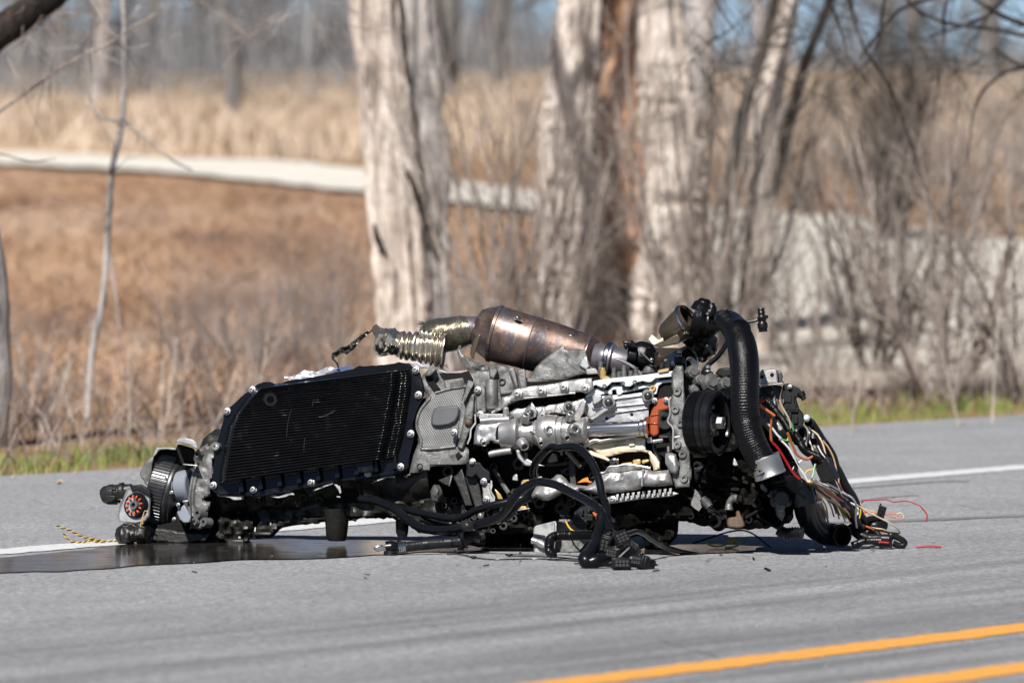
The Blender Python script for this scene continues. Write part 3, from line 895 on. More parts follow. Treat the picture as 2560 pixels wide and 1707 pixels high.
for pts, r in (([(2110, -120), (2130, 20), (2160, 120), (2230, 230), (2290, 400), (2330, 520)], 6), ([(1990, -100), (2060, -20), (2100, 70), (2120, 160)], 5), ([(2420, -120), (2365, 10), (2360, 90), (2350, 180), (2330, 300)], 5), ([(2560, -60), (2480, 30), (2420, 60), (2330, 90)], 7), ([(2600, 150), (2500, 190), (2440, 260), (2420, 400)], 5), ([(2250, -120), (2210, 10), (2190, 120), (2120, 210)], 5), ([(1760, -90), (1800, 20), (1850, 90)], 4)):
    limb(mb, [P(u, v, Y + rnd.uniform(-.3, .3)) for u, v in pts], [r * k, r * .8 * k, r * .35 * k], 6, .06)
R = random.Random(77)
build('bough', mb, M_DARKB, tr, recalc=False)
mb = MB()
for i in range(90):
    twig(mb, P(R.uniform(1700, 2650), R.uniform(-110, 190), Y + R.uniform(-.4, .4)), Vector((R.uniform(-1, 1), R.uniform(-.4, .4), -R.uniform(-.2, .9))), R.uniform(.15, .45), .0035, 2, R, -.1, .7, 3)
build('twigs', mb, M_DARKB, tr, recalc=False, kind='stuff')

# bare bushes
def bush(u, v, Y, H, n, spread, r, mat, label, seed, kids=5, lev=2, name='bare_bush', group='bare bushes along the bank'):
    R = random.Random(seed)
    b = P(u, v, Y); b.z = zt(b.x, Y)
    o = thing(name, b, label, 'bush', group)
    tw = MB()
    for i in range(n):
        a = 2 * math.pi * i / n + R.uniform(-.4, .4)
        d = Vector((math.cos(a) * spread * R.uniform(.4, 1.2), math.sin(a) * spread * R.uniform(.4, 1.1), 1)).normalized()
        p = b + Vector((math.cos(a), math.sin(a), 0)) * r * 1.5 - Vector((0, 0, .03))
        pts = [p]; L = H * R.uniform(.75, 1.1); m = 7
        for q in range(m):
            d = (d + Vector((R.uniform(-.16, .16), R.uniform(-.16, .16), .09))).normalized()
            pts.append(pts[-1] + d * L / m)
        sm = MB(); limb(sm, pts, [r, r * .8, r * .55, r * .2], 7, .08, 22)
        build('stem', sm, mat, o, recalc=False)
        for q in range(kids * 2):
            j = R.randint(1, m)
            t = (pts[j] - pts[j - 1]).normalized(); a2 = R.uniform(0, 2 * math.pi); o1 = t.orthogonal().normalized(); o2 = t.cross(o1)
            twig(tw, pts[j], t + (o1 * math.cos(a2) + o2 * math.sin(a2)) * R.uniform(.4, 1.0), L * R.uniform(.18, .42), r * .32 * (1.1 - j / m * .6), lev, R, .16, .6, 3)
    build('twigs', tw, mat, o, recalc=False, kind='stuff')
    return o
bush(2352, 1000, 11.2, 1.15, 8, .62, .020, M_STEM, 'tall vase shaped bare bush standing on the verge over the pale gravel', 21, 6)
bush(2180, 985, 13.0, 1.0, 6, .75, .014, M_STEM2, 'dark crossing bush before the pale gravel, next to the vase shaped one', 22, 6)
bush(2010, 985, 12.6, .8, 6, .8, .010, M_STEM, 'low tangled bush just beyond the pulley end of the engine', 23, 6)
bush(1780, 960, 12.0, 1.3, 6, .55, .011, M_STEM, 'slender bush between the clump tree and the dark saplings', 24, 5)
bush(1300, 960, 11.5, 1.45, 7, .34, .012, M_STEM, 'upright reddish grey bush in front of the clump tree', 25, 5)
bush(1400, 960, 13.0, 1.2, 5, .5, .010, M_STEM, 'twiggy bush hugging the pale trunk of the clump tree', 26, 5)
bush(2560, 1000, 11.0, 1.2, 7, .6, .012, M_STEM, 'leafless bush cut by the side of the view, over the verge', 27, 6)
bush(2220, 700, 30.0, 1.5, 15, .30, .022, M_DARKB, 'big blackish bush standing far back on the gravel, darkest of the bushes', 28, 12, 3)
bush(2440, 640, 34.0, .95, 9, .5, .016, M_STEM, 'grey brown bush far back beside the blackish one', 29, 7, 2)
bush(2010, 640, 33.0, .9, 9, .5, .016, M_STEM, 'grey brown bush far back behind the leaning tree', 30, 7, 2)
bush(2640, 700, 30.0, 1.2, 9, .5, .016, M_STEM, 'grey brown bush far back at the side of the view', 32, 7, 2)
bush(1720, 700, 27.0, 1.0, 8, .5, .014, M_STEM, 'grey brown bush far back behind the clump tree', 33, 7, 2)
bush(640, 960, 12.5, .62, 7, .8, .006, M_STEM, 'low dusky bush in the weeds, between the oil pan and the thin sapling', 34, 6)
bush(830, 930, 13.5, .8, 6, .55, .006, M_STEM, 'wispy bush next to the pale tree of two trunks', 35, 5)
bush(70, 1060, 9.5, .5, 6, .8, .007, M_STEM, 'low grey bush by the dark edge tree', 36, 5)
bush(560, 1100, 8.3, .34, 7, .8, .004, M_STEM, 'small twiggy bush at the verge behind the gearbox tail', 38, 5)
R = random.Random(91)
spots = [(1850, 960, 14.0, .9), (1930, 950, 15.0, 1.1), (2080, 970, 13.5, .9), (2270, 975, 13.2, 1.0), (2420, 985, 12.8, 1.2), (2500, 960, 14.5, 1.2), (2130, 940, 15.6, 1.2), (2330, 930, 16.5, 1.3), (1990, 900, 18.0, 1.3), (2600, 940, 15.5, 1.3), (1800, 880, 19.0, 1.3), (2450, 880, 19.0, 1.5)]
words_ = ['thin brown bush behind the engine, near the dark saplings', 'spindly bush at the foot of the slim light grey tree', 'low spreading bush over the gravel, past the pulley end', 'fine twigged bush beside the trunk of the vase shaped one', 'tall wiry bush on the verge, on the far side of the vase shaped one', 'wide wiry bush behind the verge near the side of the view', 'tall thin bush rising from the gravel between the saplings and the vase shaped bush', 'sparse upright bush standing behind the vase shaped one', 'pale twiggy bush further back behind the leaning tree', 'leaning bush mostly outside the view', 'pale twiggy bush further back behind the dark saplings', 'tangled bush further back, over the middle of the gravel lot']
for i, ((u, v, y, h), lab) in enumerate(zip(spots, words_)):
    bush(u, v, y, h, 4, R.uniform(.5, .85), R.uniform(.006, .009), M_STEM, lab, 200 + i, 5, 2)
for i, (u, y, h, sp_r, r, m, lab) in enumerate(((1225, 12.2, 1.5, .22, .011, M_STEM, 'upright bush of bare rods between the two pale trees'), (1345, 12.4, 1.6, .24, .011, M_STEM, 'dense bush of bare rods overlapping the clump tree'), (1450, 14.4, 1.1, .5, .009, M_STEM2, 'dark tangle at the foot of the clump tree'), (1600, 14.2, 1.0, .6, .008, M_STEM2, 'dark tangle under the reddish brown trunk'), (1735, 13.4, 1.7, .26, .013, M_STEM, 'tall bare rods next to the clump tree, on its pulley side'), (1800, 14.0, 1.5, .34, .012, M_STEM2, 'dark rods between the clump tree and the slim light grey tree'), (2260, 15.2, 1.25, .7, .010, M_STEM2, 'dark wiry bush over the middle of the gravel'), (480, 13.0, .5, .9, .004, M_FARB_, 'low mauve thicket in the bank weeds beyond the gearbox tail'), (600, 14.5, .55, .9, .004, M_FARB_, 'low mauve thicket beyond the oil pan'), (720, 14.0, .6, .9, .004, M_FARB_, 'low mauve thicket under the pale tree'), (810, 16.0, .6, .9, .004, M_FARB_, 'low mauve thicket half hidden by the pale tree'))):
    bush(u, 960, y, h, 7 if m is not M_FARB_ else 16, sp_r, r, m, lab, 400 + i, 6 if m is not M_FARB_ else 7, 2)
far = [(1900, 38), (2120, 44), (2350, 40), (2560, 38), (1620, 48), (1960, 52), (2220, 56), (2480, 54), (1320, 54), (2060, 62), (2400, 64), (2640, 58), (1780, 60), (2300, 72), (2540, 74), (2000, 78)]
for i, (u, yy) in enumerate(far):
    bush(u, 560, yy, max(.35, CAMH + (HV - R.uniform(190, 400)) * (yy + DIST) / FPX - zt_Z(yy + DIST)), 9, R.uniform(.4, .7), .018, [M_FARB_, M_FARB_, M_STEM][i % 3], 'mauve brown leafless bush in the brushy land beyond the gravel lot', 300 + i, 7, 2, 'far_bush', 'bushes beyond the gravel lot')
# pale dry stalks
R = random.Random(51); mb = MB()
for (u, v, h, ln) in ((322, 1120, .36, .05), (400, 1110, .42, .25), (440, 1110, .30, .35), (640, 1040, .40, .1), (655, 1060, .25, -.2), (398, 1060, .5, .05), (820, 1000, .35, .25), (870, 1010, .3, -.1), (210, 1130, .2, -.4), (520, 1090, .3, .4), (100, 1150, .3, .45), (2480, 1000, .5, .1), (2400, 1010, .4, -.3), (2120, 1020, .3, .3)):
    yy = 7.6 + R.uniform(-.3, 1.2); b = P(u, v, yy); b.z = zt(b.x, yy) - .01
    twig(mb, b, Vector((ln, 0, 1)), h, .0055, 2, R, .1, .45, 3, .10, 4)
for i in range(150):
    x = R.uniform(-3, 13); w = R.uniform(.8, 2.8); p = RA + RD * x + RN * w
    twig(mb, Vector((p.x, p.y, zt(p.x, p.y))), Vector((R.uniform(-.5, .5), R.uniform(-.3, .3), 1)), R.uniform(.08, .3), .0022, 1, R, .1, .5, 3, .14, 3)
o = build('dry_stalks', mb, M_PALEST, recalc=False, kind='stuff')
tag(o, 'pale dry stalks standing among the bank weeds')

# ------------------------------------------------------------------ far trees and wood
def far_tree_mesh(seed, H, r, lev=3):
    R = random.Random(seed); mb = MB()
    pts = [Vector((0, 0, -.3))]; d = Vector((0, 0, 1))
    for i in range(7):
        d = (d + Vector((R.uniform(-.09, .09), R.uniform(-.09, .09), .1))).normalized(); pts.append(pts[-1] + d * H / 7)
    limb(mb, pts, [r, r * .85, r * .6, r * .2], 8, .06, 16)
    cr = MB()
    for i in range(22):
        j = R.uniform(.12, 1.0); q = pts[0].lerp(pts[-1], j); k = min(6, int(j * 7)); q = pts[k].lerp(pts[k + 1], j * 7 - k) if k < 7 else pts[-1]
        a = R.uniform(0, 2 * math.pi)
        twig(cr, q, Vector((math.cos(a), math.sin(a), R.uniform(.1, .9))), H * R.uniform(.12, .3), r * .3, 2, R, .05, .6, 4, .2, 3)
    return mb, cr
protos = []
for i in range(5):
    a, c_ = far_tree_mesh(100 + i, 9.0 + i * .7, .11 + .02 * i)
    protos.append((a, c_))
meshes = {}
def far_tree(i, u, v, Z, s, rz, mat, label, grp):
    Y = Z - DIST; b = P(u, v, Y); b.z = zt_Z(Z)
    o = thing('far_tree', b, label, 'tree', grp)
    o.rotation_euler.z = rz; o.scale = (s, s, s)
    for nm, mbb in zip(('trunk', 'crown'), protos[i]):
        key = (i, nm, mat.name)
        if key not in meshes:
            me = bpy.data.meshes.new(nm); me.from_pydata(mbb.v, [], mbb.f); me.materials.append(mat)
            me.polygons.foreach_set('use_smooth', [True] * len(me.polygons)); meshes[key] = me
        c = bpy.data.objects.new(nm, meshes[key]); COL.objects.link(c); c.parent = o
        if nm == 'crown': c['kind'] = 'stuff'
R = random.Random(9)
named = [(238, 78, 1.15, M_GREYB, 'pale straight trunk far beyond the gravel track, left of the thin sapling'), (150, 84, .7, M_FARB, 'dusky trunk far beyond the track, close to the black bough'),
         (588, 72, .6, M_FARB, 'grey forked tree far beyond the track, alone over the tan grass'), (1105, 80, 1.2, M_FARB, 'dusky grey trunk far off, just past the pale tree of two trunks'),
         (1722, 66, .95, M_GREYB, 'light trunk far off between the clump tree and the dark saplings'), (1885, 74, .8, M_GREYB, 'light trunk far off behind the leaning tree'),
         (1250, 88, 1.0, M_FARB, 'thin grey trunk far off before the clump tree'), (60, 92, .9, M_FARB, 'grey trunk far off at the corner with the black bough'),
         (2300, 95, .9, M_FARB, 'grey trunk far off behind the blackish bush'), (2480, 90, .9, M_FARB, 'grey trunk far off above the side bushes')]
for i, (u, Z, s, m, lab) in enumerate(named):
    far_tree(i % 5, u, 300, Z, s, R.uniform(0, 6), m, lab, 'single trees beyond the track')
for i in range(46):
    u = R.uniform(-150, 1150) if i < 36 else R.uniform(1150, 2700); Z = R.uniform(105, 175)
    far_tree(R.randint(0, 4), u, 300, Z, R.uniform(.28, .7), R.uniform(0, 6), M_FARB, 'grey leafless tree in the wood far behind the field', 'trees of the far wood')
# thicket under them and the far ridge of woods
t = NT('far_twigs'); p = t.pos(scale=(1, 1, .2))
t.set('Base Color', t.ramp(t.noise(p, 1.3, 5, .7), [(.35, (.125, .127, .134)), (.5, (.205, .205, .21)), (.65, (.30, .295, .29))])); t.set('Roughness', 1.0); t.set('Specular IOR Level', 0)
M_FT = t.m
def thicket(name, n, Z0, Z1, h0, h1, w, label, bias=0.0):
    Z = nr.uniform(Z0, Z1, n); x = nr.uniform(-1, 1, n) * Z * .095
    b = np.array([(xx, zz - DIST, zt_Z(zz) - .2) for xx, zz in zip(x, Z)])
    hm = np.array([.7 + .55 * noise.fractal(Vector((xx * 0.16, zz * .03, 7)), 1.0, 2.0, 3) for xx, zz in zip(x, Z)])
    h = nr.uniform(h0, h1, n) * np.clip(hm, .25, 1.4) * np.where(x / Z < -.02, 1.3, np.where(x / Z < .01, 1.0, .78))
    blades(name, b, h, nr.uniform(w * .5, w, n), .35, M_FT, label)
thicket('far_brush', 16000, 78, 104, .10, .75, .05, 'low grey brush thinning out over the tan grass')
thicket('far_thicket', 16000, 96, 165, .3, 2.4, .09, 'grey brush along the foot of the far wood')
thicket('far_wood', 24000, 260, 420, 1.2, 5.9, .17, 'grey leafless wood on the skyline')
# ------------------------------------------------------------------ the wrecked engine and gearbox
M_ALU = part_mat('clean_cast_aluminium', (0.45, 0.443, 0.43), 0.44, 0.70, (0.26, 0.256, 0.25), 38, .35, .45, 190, (0.065, 0.06, 0.052), 34, .40)
M_ALUB = part_mat('bright_machined_aluminium', (0.52, 0.51, 0.495), 0.37, 0.80, (0.33, 0.325, 0.315), 30, .35, .22, 190, (0.11, 0.10, 0.09), 30, .34)
M_CAST = part_mat('grey_cast_housing', (0.205, 0.205, 0.20), 0.52, 0.55, (0.11, 0.11, 0.106), 40, .35, .7, 170, (0.030, 0.028, 0.024), 32, .44)
M_DIRTY = part_mat('oily_dark_casting', (0.018, 0.017, 0.014), 0.40, 0.1, (0.009, 0.0085, 0.0075), 26, .5, .9, 120, (0.045, 0.034, 0.02), 46, .32)
M_CAVITY = part_mat('cavity_black', (0.007, 0.0065, 0.0055), 0.55, 0.0, (0.004, 0.0036, 0.003), 18, .5, .5, 90, spec=.12)  # near-black colour carries the shade inside holes, slots and openings
M_PAN = part_mat('wet_black_plastic', (0.0035, 0.0035, 0.004), 0.15, 0.0, (0.006, 0.006, 0.007), 14, .5, .0, 200, (0.022, 0.020, 0.018), 16, .30, spec=.5)
M_BLK = part_mat('black_plastic', (0.006, 0.006, 0.0065), 0.36, 0.0, (0.010, 0.010, 0.0105), 30, .5, .2, 260, spec=.3)
M_RUB = part_mat('black_rubber', (0.0035, 0.004, 0.0055), 0.27, 0.0, (0.006, 0.0065, 0.0085), 18, .5, .15, 200, spec=.22)
M_HOSE = part_mat('ribbed_wet_hose', (0.0025, 0.0025, 0.003), 0.27, 0.0, (0.0045, 0.0045, 0.005), 20, .5, .9, 210, spec=.3)
M_STEEL = part_mat('polished_steel', (0.46, 0.46, 0.465), 0.22, 1.0, (0.48, 0.48, 0.48), 30, .5, .08, 260)
M_BOLT = part_mat('zinc_bolt', (0.33, 0.325, 0.315), 0.44, 0.8, (0.40, 0.40, 0.39), 60, .5, .2, 400)
M_DBOLT = part_mat('dark_bolt', (0.10, 0.10, 0.10), 0.35, 0.7, (0.05, 0.05, 0.05), 60, .5, .2, 400)
M_GOLD = part_mat('heat_tarnished_steel', (0.58, 0.52, 0.41), 0.26, 0.95, (0.64, 0.61, 0.54), 34, .5, .15, 200, (0.12, 0.085, 0.04), 30, .30)
M_BRAID = part_mat('braided_steel_sleeve', (0.36, 0.34, 0.29), 0.30, 0.9, (0.24, 0.22, 0.18), 40, .5, .3, 300, (0.05, 0.045, 0.035), 26, .30)
M_OR = part_mat('orange_brown_plastic', (0.34, 0.066, 0.012), 0.35, 0.0, (0.23, 0.042, 0.008), 40, .5, .15, 200, coat=.3)
M_AMB = part_mat('oil_stained_cream_aluminium', (0.68, 0.62, 0.49), 0.38, 0.35, (0.60, 0.50, 0.32), 14, .6, .3, 300, (0.36, 0.22, 0.07), 12, .30)
M_GLD = part_mat('amber_oiled_metal', (0.48, 0.30, 0.10), 0.30, 0.4, (0.60, 0.44, 0.20), 30, .5, .2, 260)
M_GASK = part_mat('grey_gasket_face', (0.50, 0.545, 0.55), 0.5, 0.3, (0.43, 0.47, 0.475), 40, .5, .15, 300)
M_PIPE = part_mat('brown_stained_tube', (0.085, 0.060, 0.034), 0.30, 0.75, (0.14, 0.115, 0.085), 10, .6, .2, 200, (0.035, 0.028, 0.018), 14, .35, coat=.2)
M_WHITEP = part_mat('pale_grey_plastic', (0.22, 0.24, 0.27), 0.40, 0.0, (0.17, 0.19, 0.215), 10, .5, .05, 200)
M_FOIL = part_mat('torn_foil', (0.72, 0.72, 0.72), 0.42, 0.7, (0.50, 0.52, 0.56), 30, .5, .3, 140)
M_BLUE = part_mat('blue_tape', (0.035, 0.085, 0.22), 0.4, 0.0)
M_TAG = part_mat('cream_tag', (0.66, 0.58, 0.45), 0.55, 0.0)
M_RUST = part_mat('rust_stained_casting', (0.13, 0.085, 0.05), 0.6, 0.25, (0.06, 0.042, 0.028), 40, .5, .6, 200, (0.06, 0.04, 0.025), 36, .35)
M_COIL = part_mat('copper_orange_coil', (0.55, 0.095, 0.035), 0.35, 0.0)
M_INK = part_mat('grey_ink', (0.20, 0.19, 0.17), 0.7, 0.0)

# heat-blued catalyst shell: brown, bronze and violet bands round the body
t = NT('heat_blued_steel')
p = t.pos()
band = t.noise(t.pos(scale=(5, 3, 3)), 2.2, 5, .65, .8)
c = t.ramp(band, [(.30, (0.085, 0.075, 0.085)), (.42, (0.155, 0.105, 0.085)), (.50, (0.225, 0.155, 0.125)), (.57, (0.13, 0.112, 0.12)), (.68, (0.20, 0.175, 0.17))])
c = t.mix(t.ramp(t.noise(p, 90, 4, .7), [(.55, 0.0), (.75, .5)]), c, (0.55, 0.47, 0.40))
t.set('Base Color', c); t.set('Metallic', .85); t.set('Roughness', t.ramp(t.noise(p, 14, 4), [(.3, .36), (.7, .52)])); t.bump(t.noise(p, 60, 4), .12, .002)
M_CAT = t.m
M_GREYSTEEL = part_mat('grey_violet_steel', (0.34, 0.315, 0.325), 0.36, 0.8, (0.22, 0.20, 0.215), 16, .6, .2, 200, (0.20, 0.13, 0.085), 18, .25)
# cast surface with diamond knurl
t = NT('knurled_cast_plate'); p = t.pos(coord='obj')
w1 = t.new('ShaderNodeTexWave'); w1.inputs['Scale'].default_value = 62; w2 = t.new('ShaderNodeTexWave'); w2.inputs['Scale'].default_value = 62
for w, r in ((w1, .62), (w2, -.62)):
    mp = t.new('ShaderNodeMapping'); mp.inputs['Rotation'].default_value = (0, r, .25); t.ln(p, mp.inputs['Vector']); t.ln(mp.outputs['Vector'], w.inputs['Vector'])
h = t.mul(w1.outputs['Fac'], w2.outputs['Fac'], 'MAXIMUM')
t.set('Base Color', t.ramp(t.noise(p, 20, 5), [(.3, (.12, .12, .117)), (.7, (.24, .24, .235))])); t.set('Metallic', .35); t.set('Roughness', .5); t.bump(h, .6, .002)
M_KNURL = t.m

ORGP = G(1120, 1352); ORGP.y = 0.12
M_DRUM = part_mat('oiled_dark_steel', (0.085, 0.085, 0.088), .36, .8, (0.035, 0.035, 0.036), 30, .5, .1, 200)
W = thing('engine_wreck', (ORGP.x, ORGP.y, 0), 'torn out car engine and gearbox lying on the road, its hoses and wires trailing', 'engine')
SPLIT = {'mounting_lug', 'stud', 'dark_recess', 'actuator_cap', 'broken_rim', 'casting_rib', 'boss', 'carrier_arm', 'dark_slot', 'weld_seam', 'sensor_boss', 'threaded_hole', 'flange_hole', 'drilled_hole', 'notch', 'bright_scrap', 'oiled_metal', 'oil_line', 'pump_lobe', 'foot', 'cast_block', 'scratch', 'bright_fins', 'coil_loop', 'lead_tip', 'tape_wrap', 'steel_ring', 'guide_rib', 'plate_edge', 'shield_fold', 'rubber_grommet', 'tooth', 'torn_strap', 'copper_strand', 'bright_lip', 'baffle_lip', 'hole', 'bolt_pair', 'torn_rubber', 'pump_housing', 'dowel_pin', 'pin_boss'}
def part(name, mb, mat, parent=W, bevel=0.0, ang=38, label=None, kind=None):
    if name in SPLIT and kind is None and len(mb.ch) > 1:
        o = None
        for v0, nv, f0, nf in mb.ch:
            m = MB(); m.v = mb.v[v0:v0 + nv]; m.f = [tuple(i - v0 for i in f) for f in mb.f[f0:f0 + nf]]
            o = build(name, m, mat, parent, bevel, ang, label)
        return o
    return build(name, mb, mat, parent, bevel, ang, label, kind)
px = lambda r, Y=0.0: r / 1000.0 * (DIST + Y) / DIST

# ---- main masses behind the open face
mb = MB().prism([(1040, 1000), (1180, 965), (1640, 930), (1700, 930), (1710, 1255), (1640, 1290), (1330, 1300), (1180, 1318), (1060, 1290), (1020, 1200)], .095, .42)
block = part('engine_block', mb, M_CAVITY, bevel=.02)
mb = MB()
rr = random.Random(4)
for i in range(70):      # webs, bosses and passages inside the open block
    u = rr.uniform(1110, 1640); v = rr.uniform(1115, 1275)
    if rr.random() < .5: mb.boss(E(u, v, .085), EN, rr.uniform(.007, .018), rr.uniform(.01, .04))
    else:
        a = rr.uniform(-.5, .5) + (math.pi / 2 if rr.random() < .5 else 0)
        mb.box(E(u, v, rr.uniform(.06, .10)), (EU * math.cos(a) + EW * math.sin(a)) * rr.uniform(.012, .05), (EW * math.cos(a) - EU * math.sin(a)) * rr.uniform(.003, .008), ENN * .02)
part('crankcase_web', mb, M_DIRTY, block, bevel=.0015, kind='stuff')

# gearbox body: a long greasy barrel under the oil pan
a0, a1 = E(520, 1200, .155), E(1105, 1165, .165)
mb = MB().lathe(a0, a1, [(0, .05), (.0, .100), (.05, .122), (.12, .130), (.2, .124), (.34, .114), (.36, .118), (.5, .116), (.66, .115), (.68, .120), (.86, .126), (.9, .136), (.98, .140), (1, .135), (1, .05)], 72, bump=.016, bscale=16, steps=60)
for i in range(46):
    x = rr.uniform(.05, .95); g = rr.uniform(-.5, 2.2)
gear = part('gearbox_case', mb, M_DIRTY)
mb = MB()
for i in range(10):      # ribs round the barrel
    x = .12 + i * .082
    mb.lathe(a0.lerp(a1, x), a0.lerp(a1, x + .008), [(0, .10), (0, .124), (1, .124), (1, .10)], 48, bump=.006, bscale=30)
for i in range(34):      # lumps and bosses along the lower side
    x = rr.uniform(.04, .96); s = rr.uniform(-.1, 1.0)
    nrm = (ENN * (1 - s * .6) - EW * (.4 + s)).normalized()
    mb.boss(a0.lerp(a1, x) + nrm * .112, nrm, rr.uniform(.006, .014), rr.uniform(.008, .022))
part('case_rib', mb, M_DIRTY, gear, kind='stuff')
mb = MB()
for (u, v, r, h) in ((842, 1300, .029, .052), (1006, 1295, .018, .046)):
    c = P(u, v, .12)
    mb.lathe(c + Vector((0, 0, .03)), c - Vector((0, 0, h)), [(0, r * 1.15), (.5, r), (.85, r * .9), (1, r * .7), (1, 0)], 20, bump=.003)
part('mounting_lug', mb, M_DIRTY, gear)
mb = MB().relief([(640, 1346), (680, 1342), (708, 1318), (815, 1304), (870, 1297), (965, 1287), (990, 1300), (1022, 1312), (1046, 1332), (1110, 1338), (1250, 1330), (1280, 1300), (1200, 1240), (1000, 1230), (640, 1270)], .07, .14, 8, .02, .03, .012, 12, jag=1.5)
part('lower_case', mb, M_DIRTY, gear)
mb = MB().relief([(1090, 1336), (1240, 1338), (1340, 1330), (1360, 1290), (1280, 1262), (1120, 1290)], .02, .22, 6, .03, .04, .012, 10, jag=4)
for i in range(26):
    u, v = rr.uniform(1120, 1330), rr.uniform(1280, 1330)
    mb.boss(E(u, v, .02), EN, rr.uniform(.005, .012), rr.uniform(.01, .03))
part('lower_case', mb, M_DIRTY, block)

# ---- oil pan
FL = c2((185, 1480), (120, 1440), (105, 1380), (120, 1290), (140, 1130), (130, 1040), (165, 960), (185, 905), (230, 740), (235, 660), (275, 630), (400, 520), (500, 445), (560, 395), (620, 372), (690, 368), (740, 392), (810, 380), (900, 350), (1050, 330), (1300, 282), (1500, 245), (1560, 212), (1650, 215), (1760, 205), (1900, 190), (1950, 175), (2050, 190), (2090, 225), (2160, 280), (2190, 400), (2200, 500), (2150, 600), (2110, 690), (2085, 790), (2110, 880), (2080, 990), (2050, 1120), (2040, 1220), (1980, 1270), (1800, 1300), (1640, 1330), (1450, 1345), (1300, 1350), (1090, 1410), (900, 1440), (700, 1480), (530, 1505), (380, 1480))
mb = MB().prism(FL, -.012, .05, jag=1.1)
pan = part('oil_pan', mb, M_PAN, bevel=.004)
NS, NTT, NR = 84, 300, 36
lb = c2((178, 1385), (182, 1250), (205, 1120), (235, 960), (270, 800), (330, 680), (455, 520), (580, 412))
rb = c2((1950, 1130), (1975, 1040), (2010, 900), (2035, 760), (2060, 600), (2080, 450), (2085, 320), (2060, 212))
lt, rt = resample(lb, NTT), resample(rb, NTT)
def sm(x, a, b):
    x = min(1, max(0, (x - a) / (b - a))); return x * x * (3 - 2 * x)
mb = MB()
for j in range(NTT + 1):
    tt = j / NTT
    for i in range(NS + 1):
        s = i / NS
        u = lt[j][0] + (rt[j][0] - lt[j][0]) * s
        v = lt[j][1] + (rt[j][1] - lt[j][1]) * s
        plat = min(sm(s, 0, .035), sm(tt, 0, .03), 1 - sm(tt, .965, 1))
        fall = 1 - .62 * sm(s, .875, .925) - .38 * sm(s, .965, 1.0)
        q = (tt * NR) % 1.0
        rib = .5 - .5 * math.cos(2 * math.pi * q)
        rib = rib ** .7
        edge = min(sm(s, 0.01, .05), 1 - sm(s, .985, 1.0), sm(tt, .015, .04), 1 - sm(tt, .955, .985))
        wv = .0022 * noise.fractal(Vector((s * 7, tt * 6, 0)), .8, 2.0, 4) + (.004 * max(0, noise.noise(Vector((s * 14, tt * 9, 5))) - .35))
        mb.v.append(E(u, v, -.008 - .040 * plat * fall - .0058 * rib * edge + wv))
for j in range(NTT):
    for i in range(NS):
        q = j * (NS + 1) + i
        mb.f.append((q, q + 1, q + NS + 2, q + NS + 1))
part('ribbed_cover', mb, M_PAN, pan, ang=70)
for (x, y) in ((2115, 255), (2140, 500), (2065, 880), (1965, 1205), (1645, 1265), (1090, 1355), (525, 1425), (130, 1385), (160, 1010), (265, 660), (512, 450)):
    (u, v), = c2((x, y))
    part('bolt', MB().bolt(E(u, v, -.016), EN, .0098, .009), M_BOLT, pan)
mb = MB()
(u, v), = c2((690, 545))
mb.lathe(E(u, v, -.04), E(u, v, -.058), [(0, .020), (.7, .019), (1, .016), (1, .009), (.5, .008), (.5, 0)], 28)
part('drain_boss', mb, M_BLK, pan)
mb = MB()
for i in range(9):      # webs along the pan's lower lip
    u = 600 + i * 48; v = 1204 - (u - 545) * .152 + 12
    mb.prism([(u, v - 10), (u + 6, v - 11), (u + 10, v + 22), (u - 3, v + 24)], -.028, -.008)
(q,) = c2((1600, 1130)); mb.prism([(q[0] - 18, q[1] - 6), (q[0] + 22, q[1] - 12), (q[0] + 26, q[1] + 30), (q[0] - 12, q[1] + 34)], -.036, -.008)
part('web', mb, M_PAN, pan, bevel=.002, kind='stuff')
mb = MB()
for pts in (c2((850, 905), (858, 800), (880, 690), (903, 635)), c2((1165, 715), (1220, 705), (1315, 660)), c2((1018, 1050), (1022, 970), (1032, 915)), c2((1100, 610), (1110, 560), (1120, 540))):
    mb.tube([E(u, v, -.0545) for u, v in pts], .0007, 5)
part('scratch', mb, M_DBOLT, pan)

# torn flange shards
mb = MB()
mb.prism(c2((150, 1455), (260, 1478), (320, 1492), (430, 1482), (428, 1520), (330, 1528), (290, 1505), (180, 1492)), -.004, .02, jag=1)
mb.prism(c2((550, 1498), (700, 1440), (800, 1425), (930, 1408), (932, 1416), (800, 1436), (700, 1454), (575, 1512)), -.006, .02)
mb.prism(c2((680, 1478), (740, 1475), (765, 1495), (800, 1480), (825, 1470), (840, 1455), (900, 1440), (930, 1478), (880, 1478), (830, 1500), (765, 1510), (700, 1500)), -.004, .02)
mb.prism(c2((1095, 1438), (1250, 1365), (1280, 1330), (1315, 1345), (1300, 1372), (1140, 1432)), -.006, .02)
mb.prism(c2((1310, 1370), (1370, 1380), (1388, 1450), (1372, 1470), (1350, 1420)), -.004, .02)
mb.prism(c2((1690, 1350), (1830, 1285), (1915, 1290), (1905, 1308), (1835, 1308), (1720, 1352)), -.005, .02)
mb.prism(c2((1335, 1488), (1375, 1490), (1378, 1505), (1340, 1500)), -.004, .02)
part('broken_rim', mb, M_ALU, pan, bevel=.001)
mb = MB().prism(c2((2020, 190), (2080, 165), (2130, 170), (2180, 205), (2240, 190), (2265, 225), (2240, 245), (2170, 235), (2090, 215)), .01, .05, jag=2)
part('broken_rim', mb, M_ALUB, pan, bevel=.002)
mb = MB()
q = c2((808, 320), (1290, 222), (1370, 262), (880, 372))
mb.sheet([E(*q[0], .035), E(*q[1], .05), E(*q[2], .03), E(*q[3], .02)], .001, .013, 21, 26)
part('crumpled_foil', mb, M_FOIL, pan)
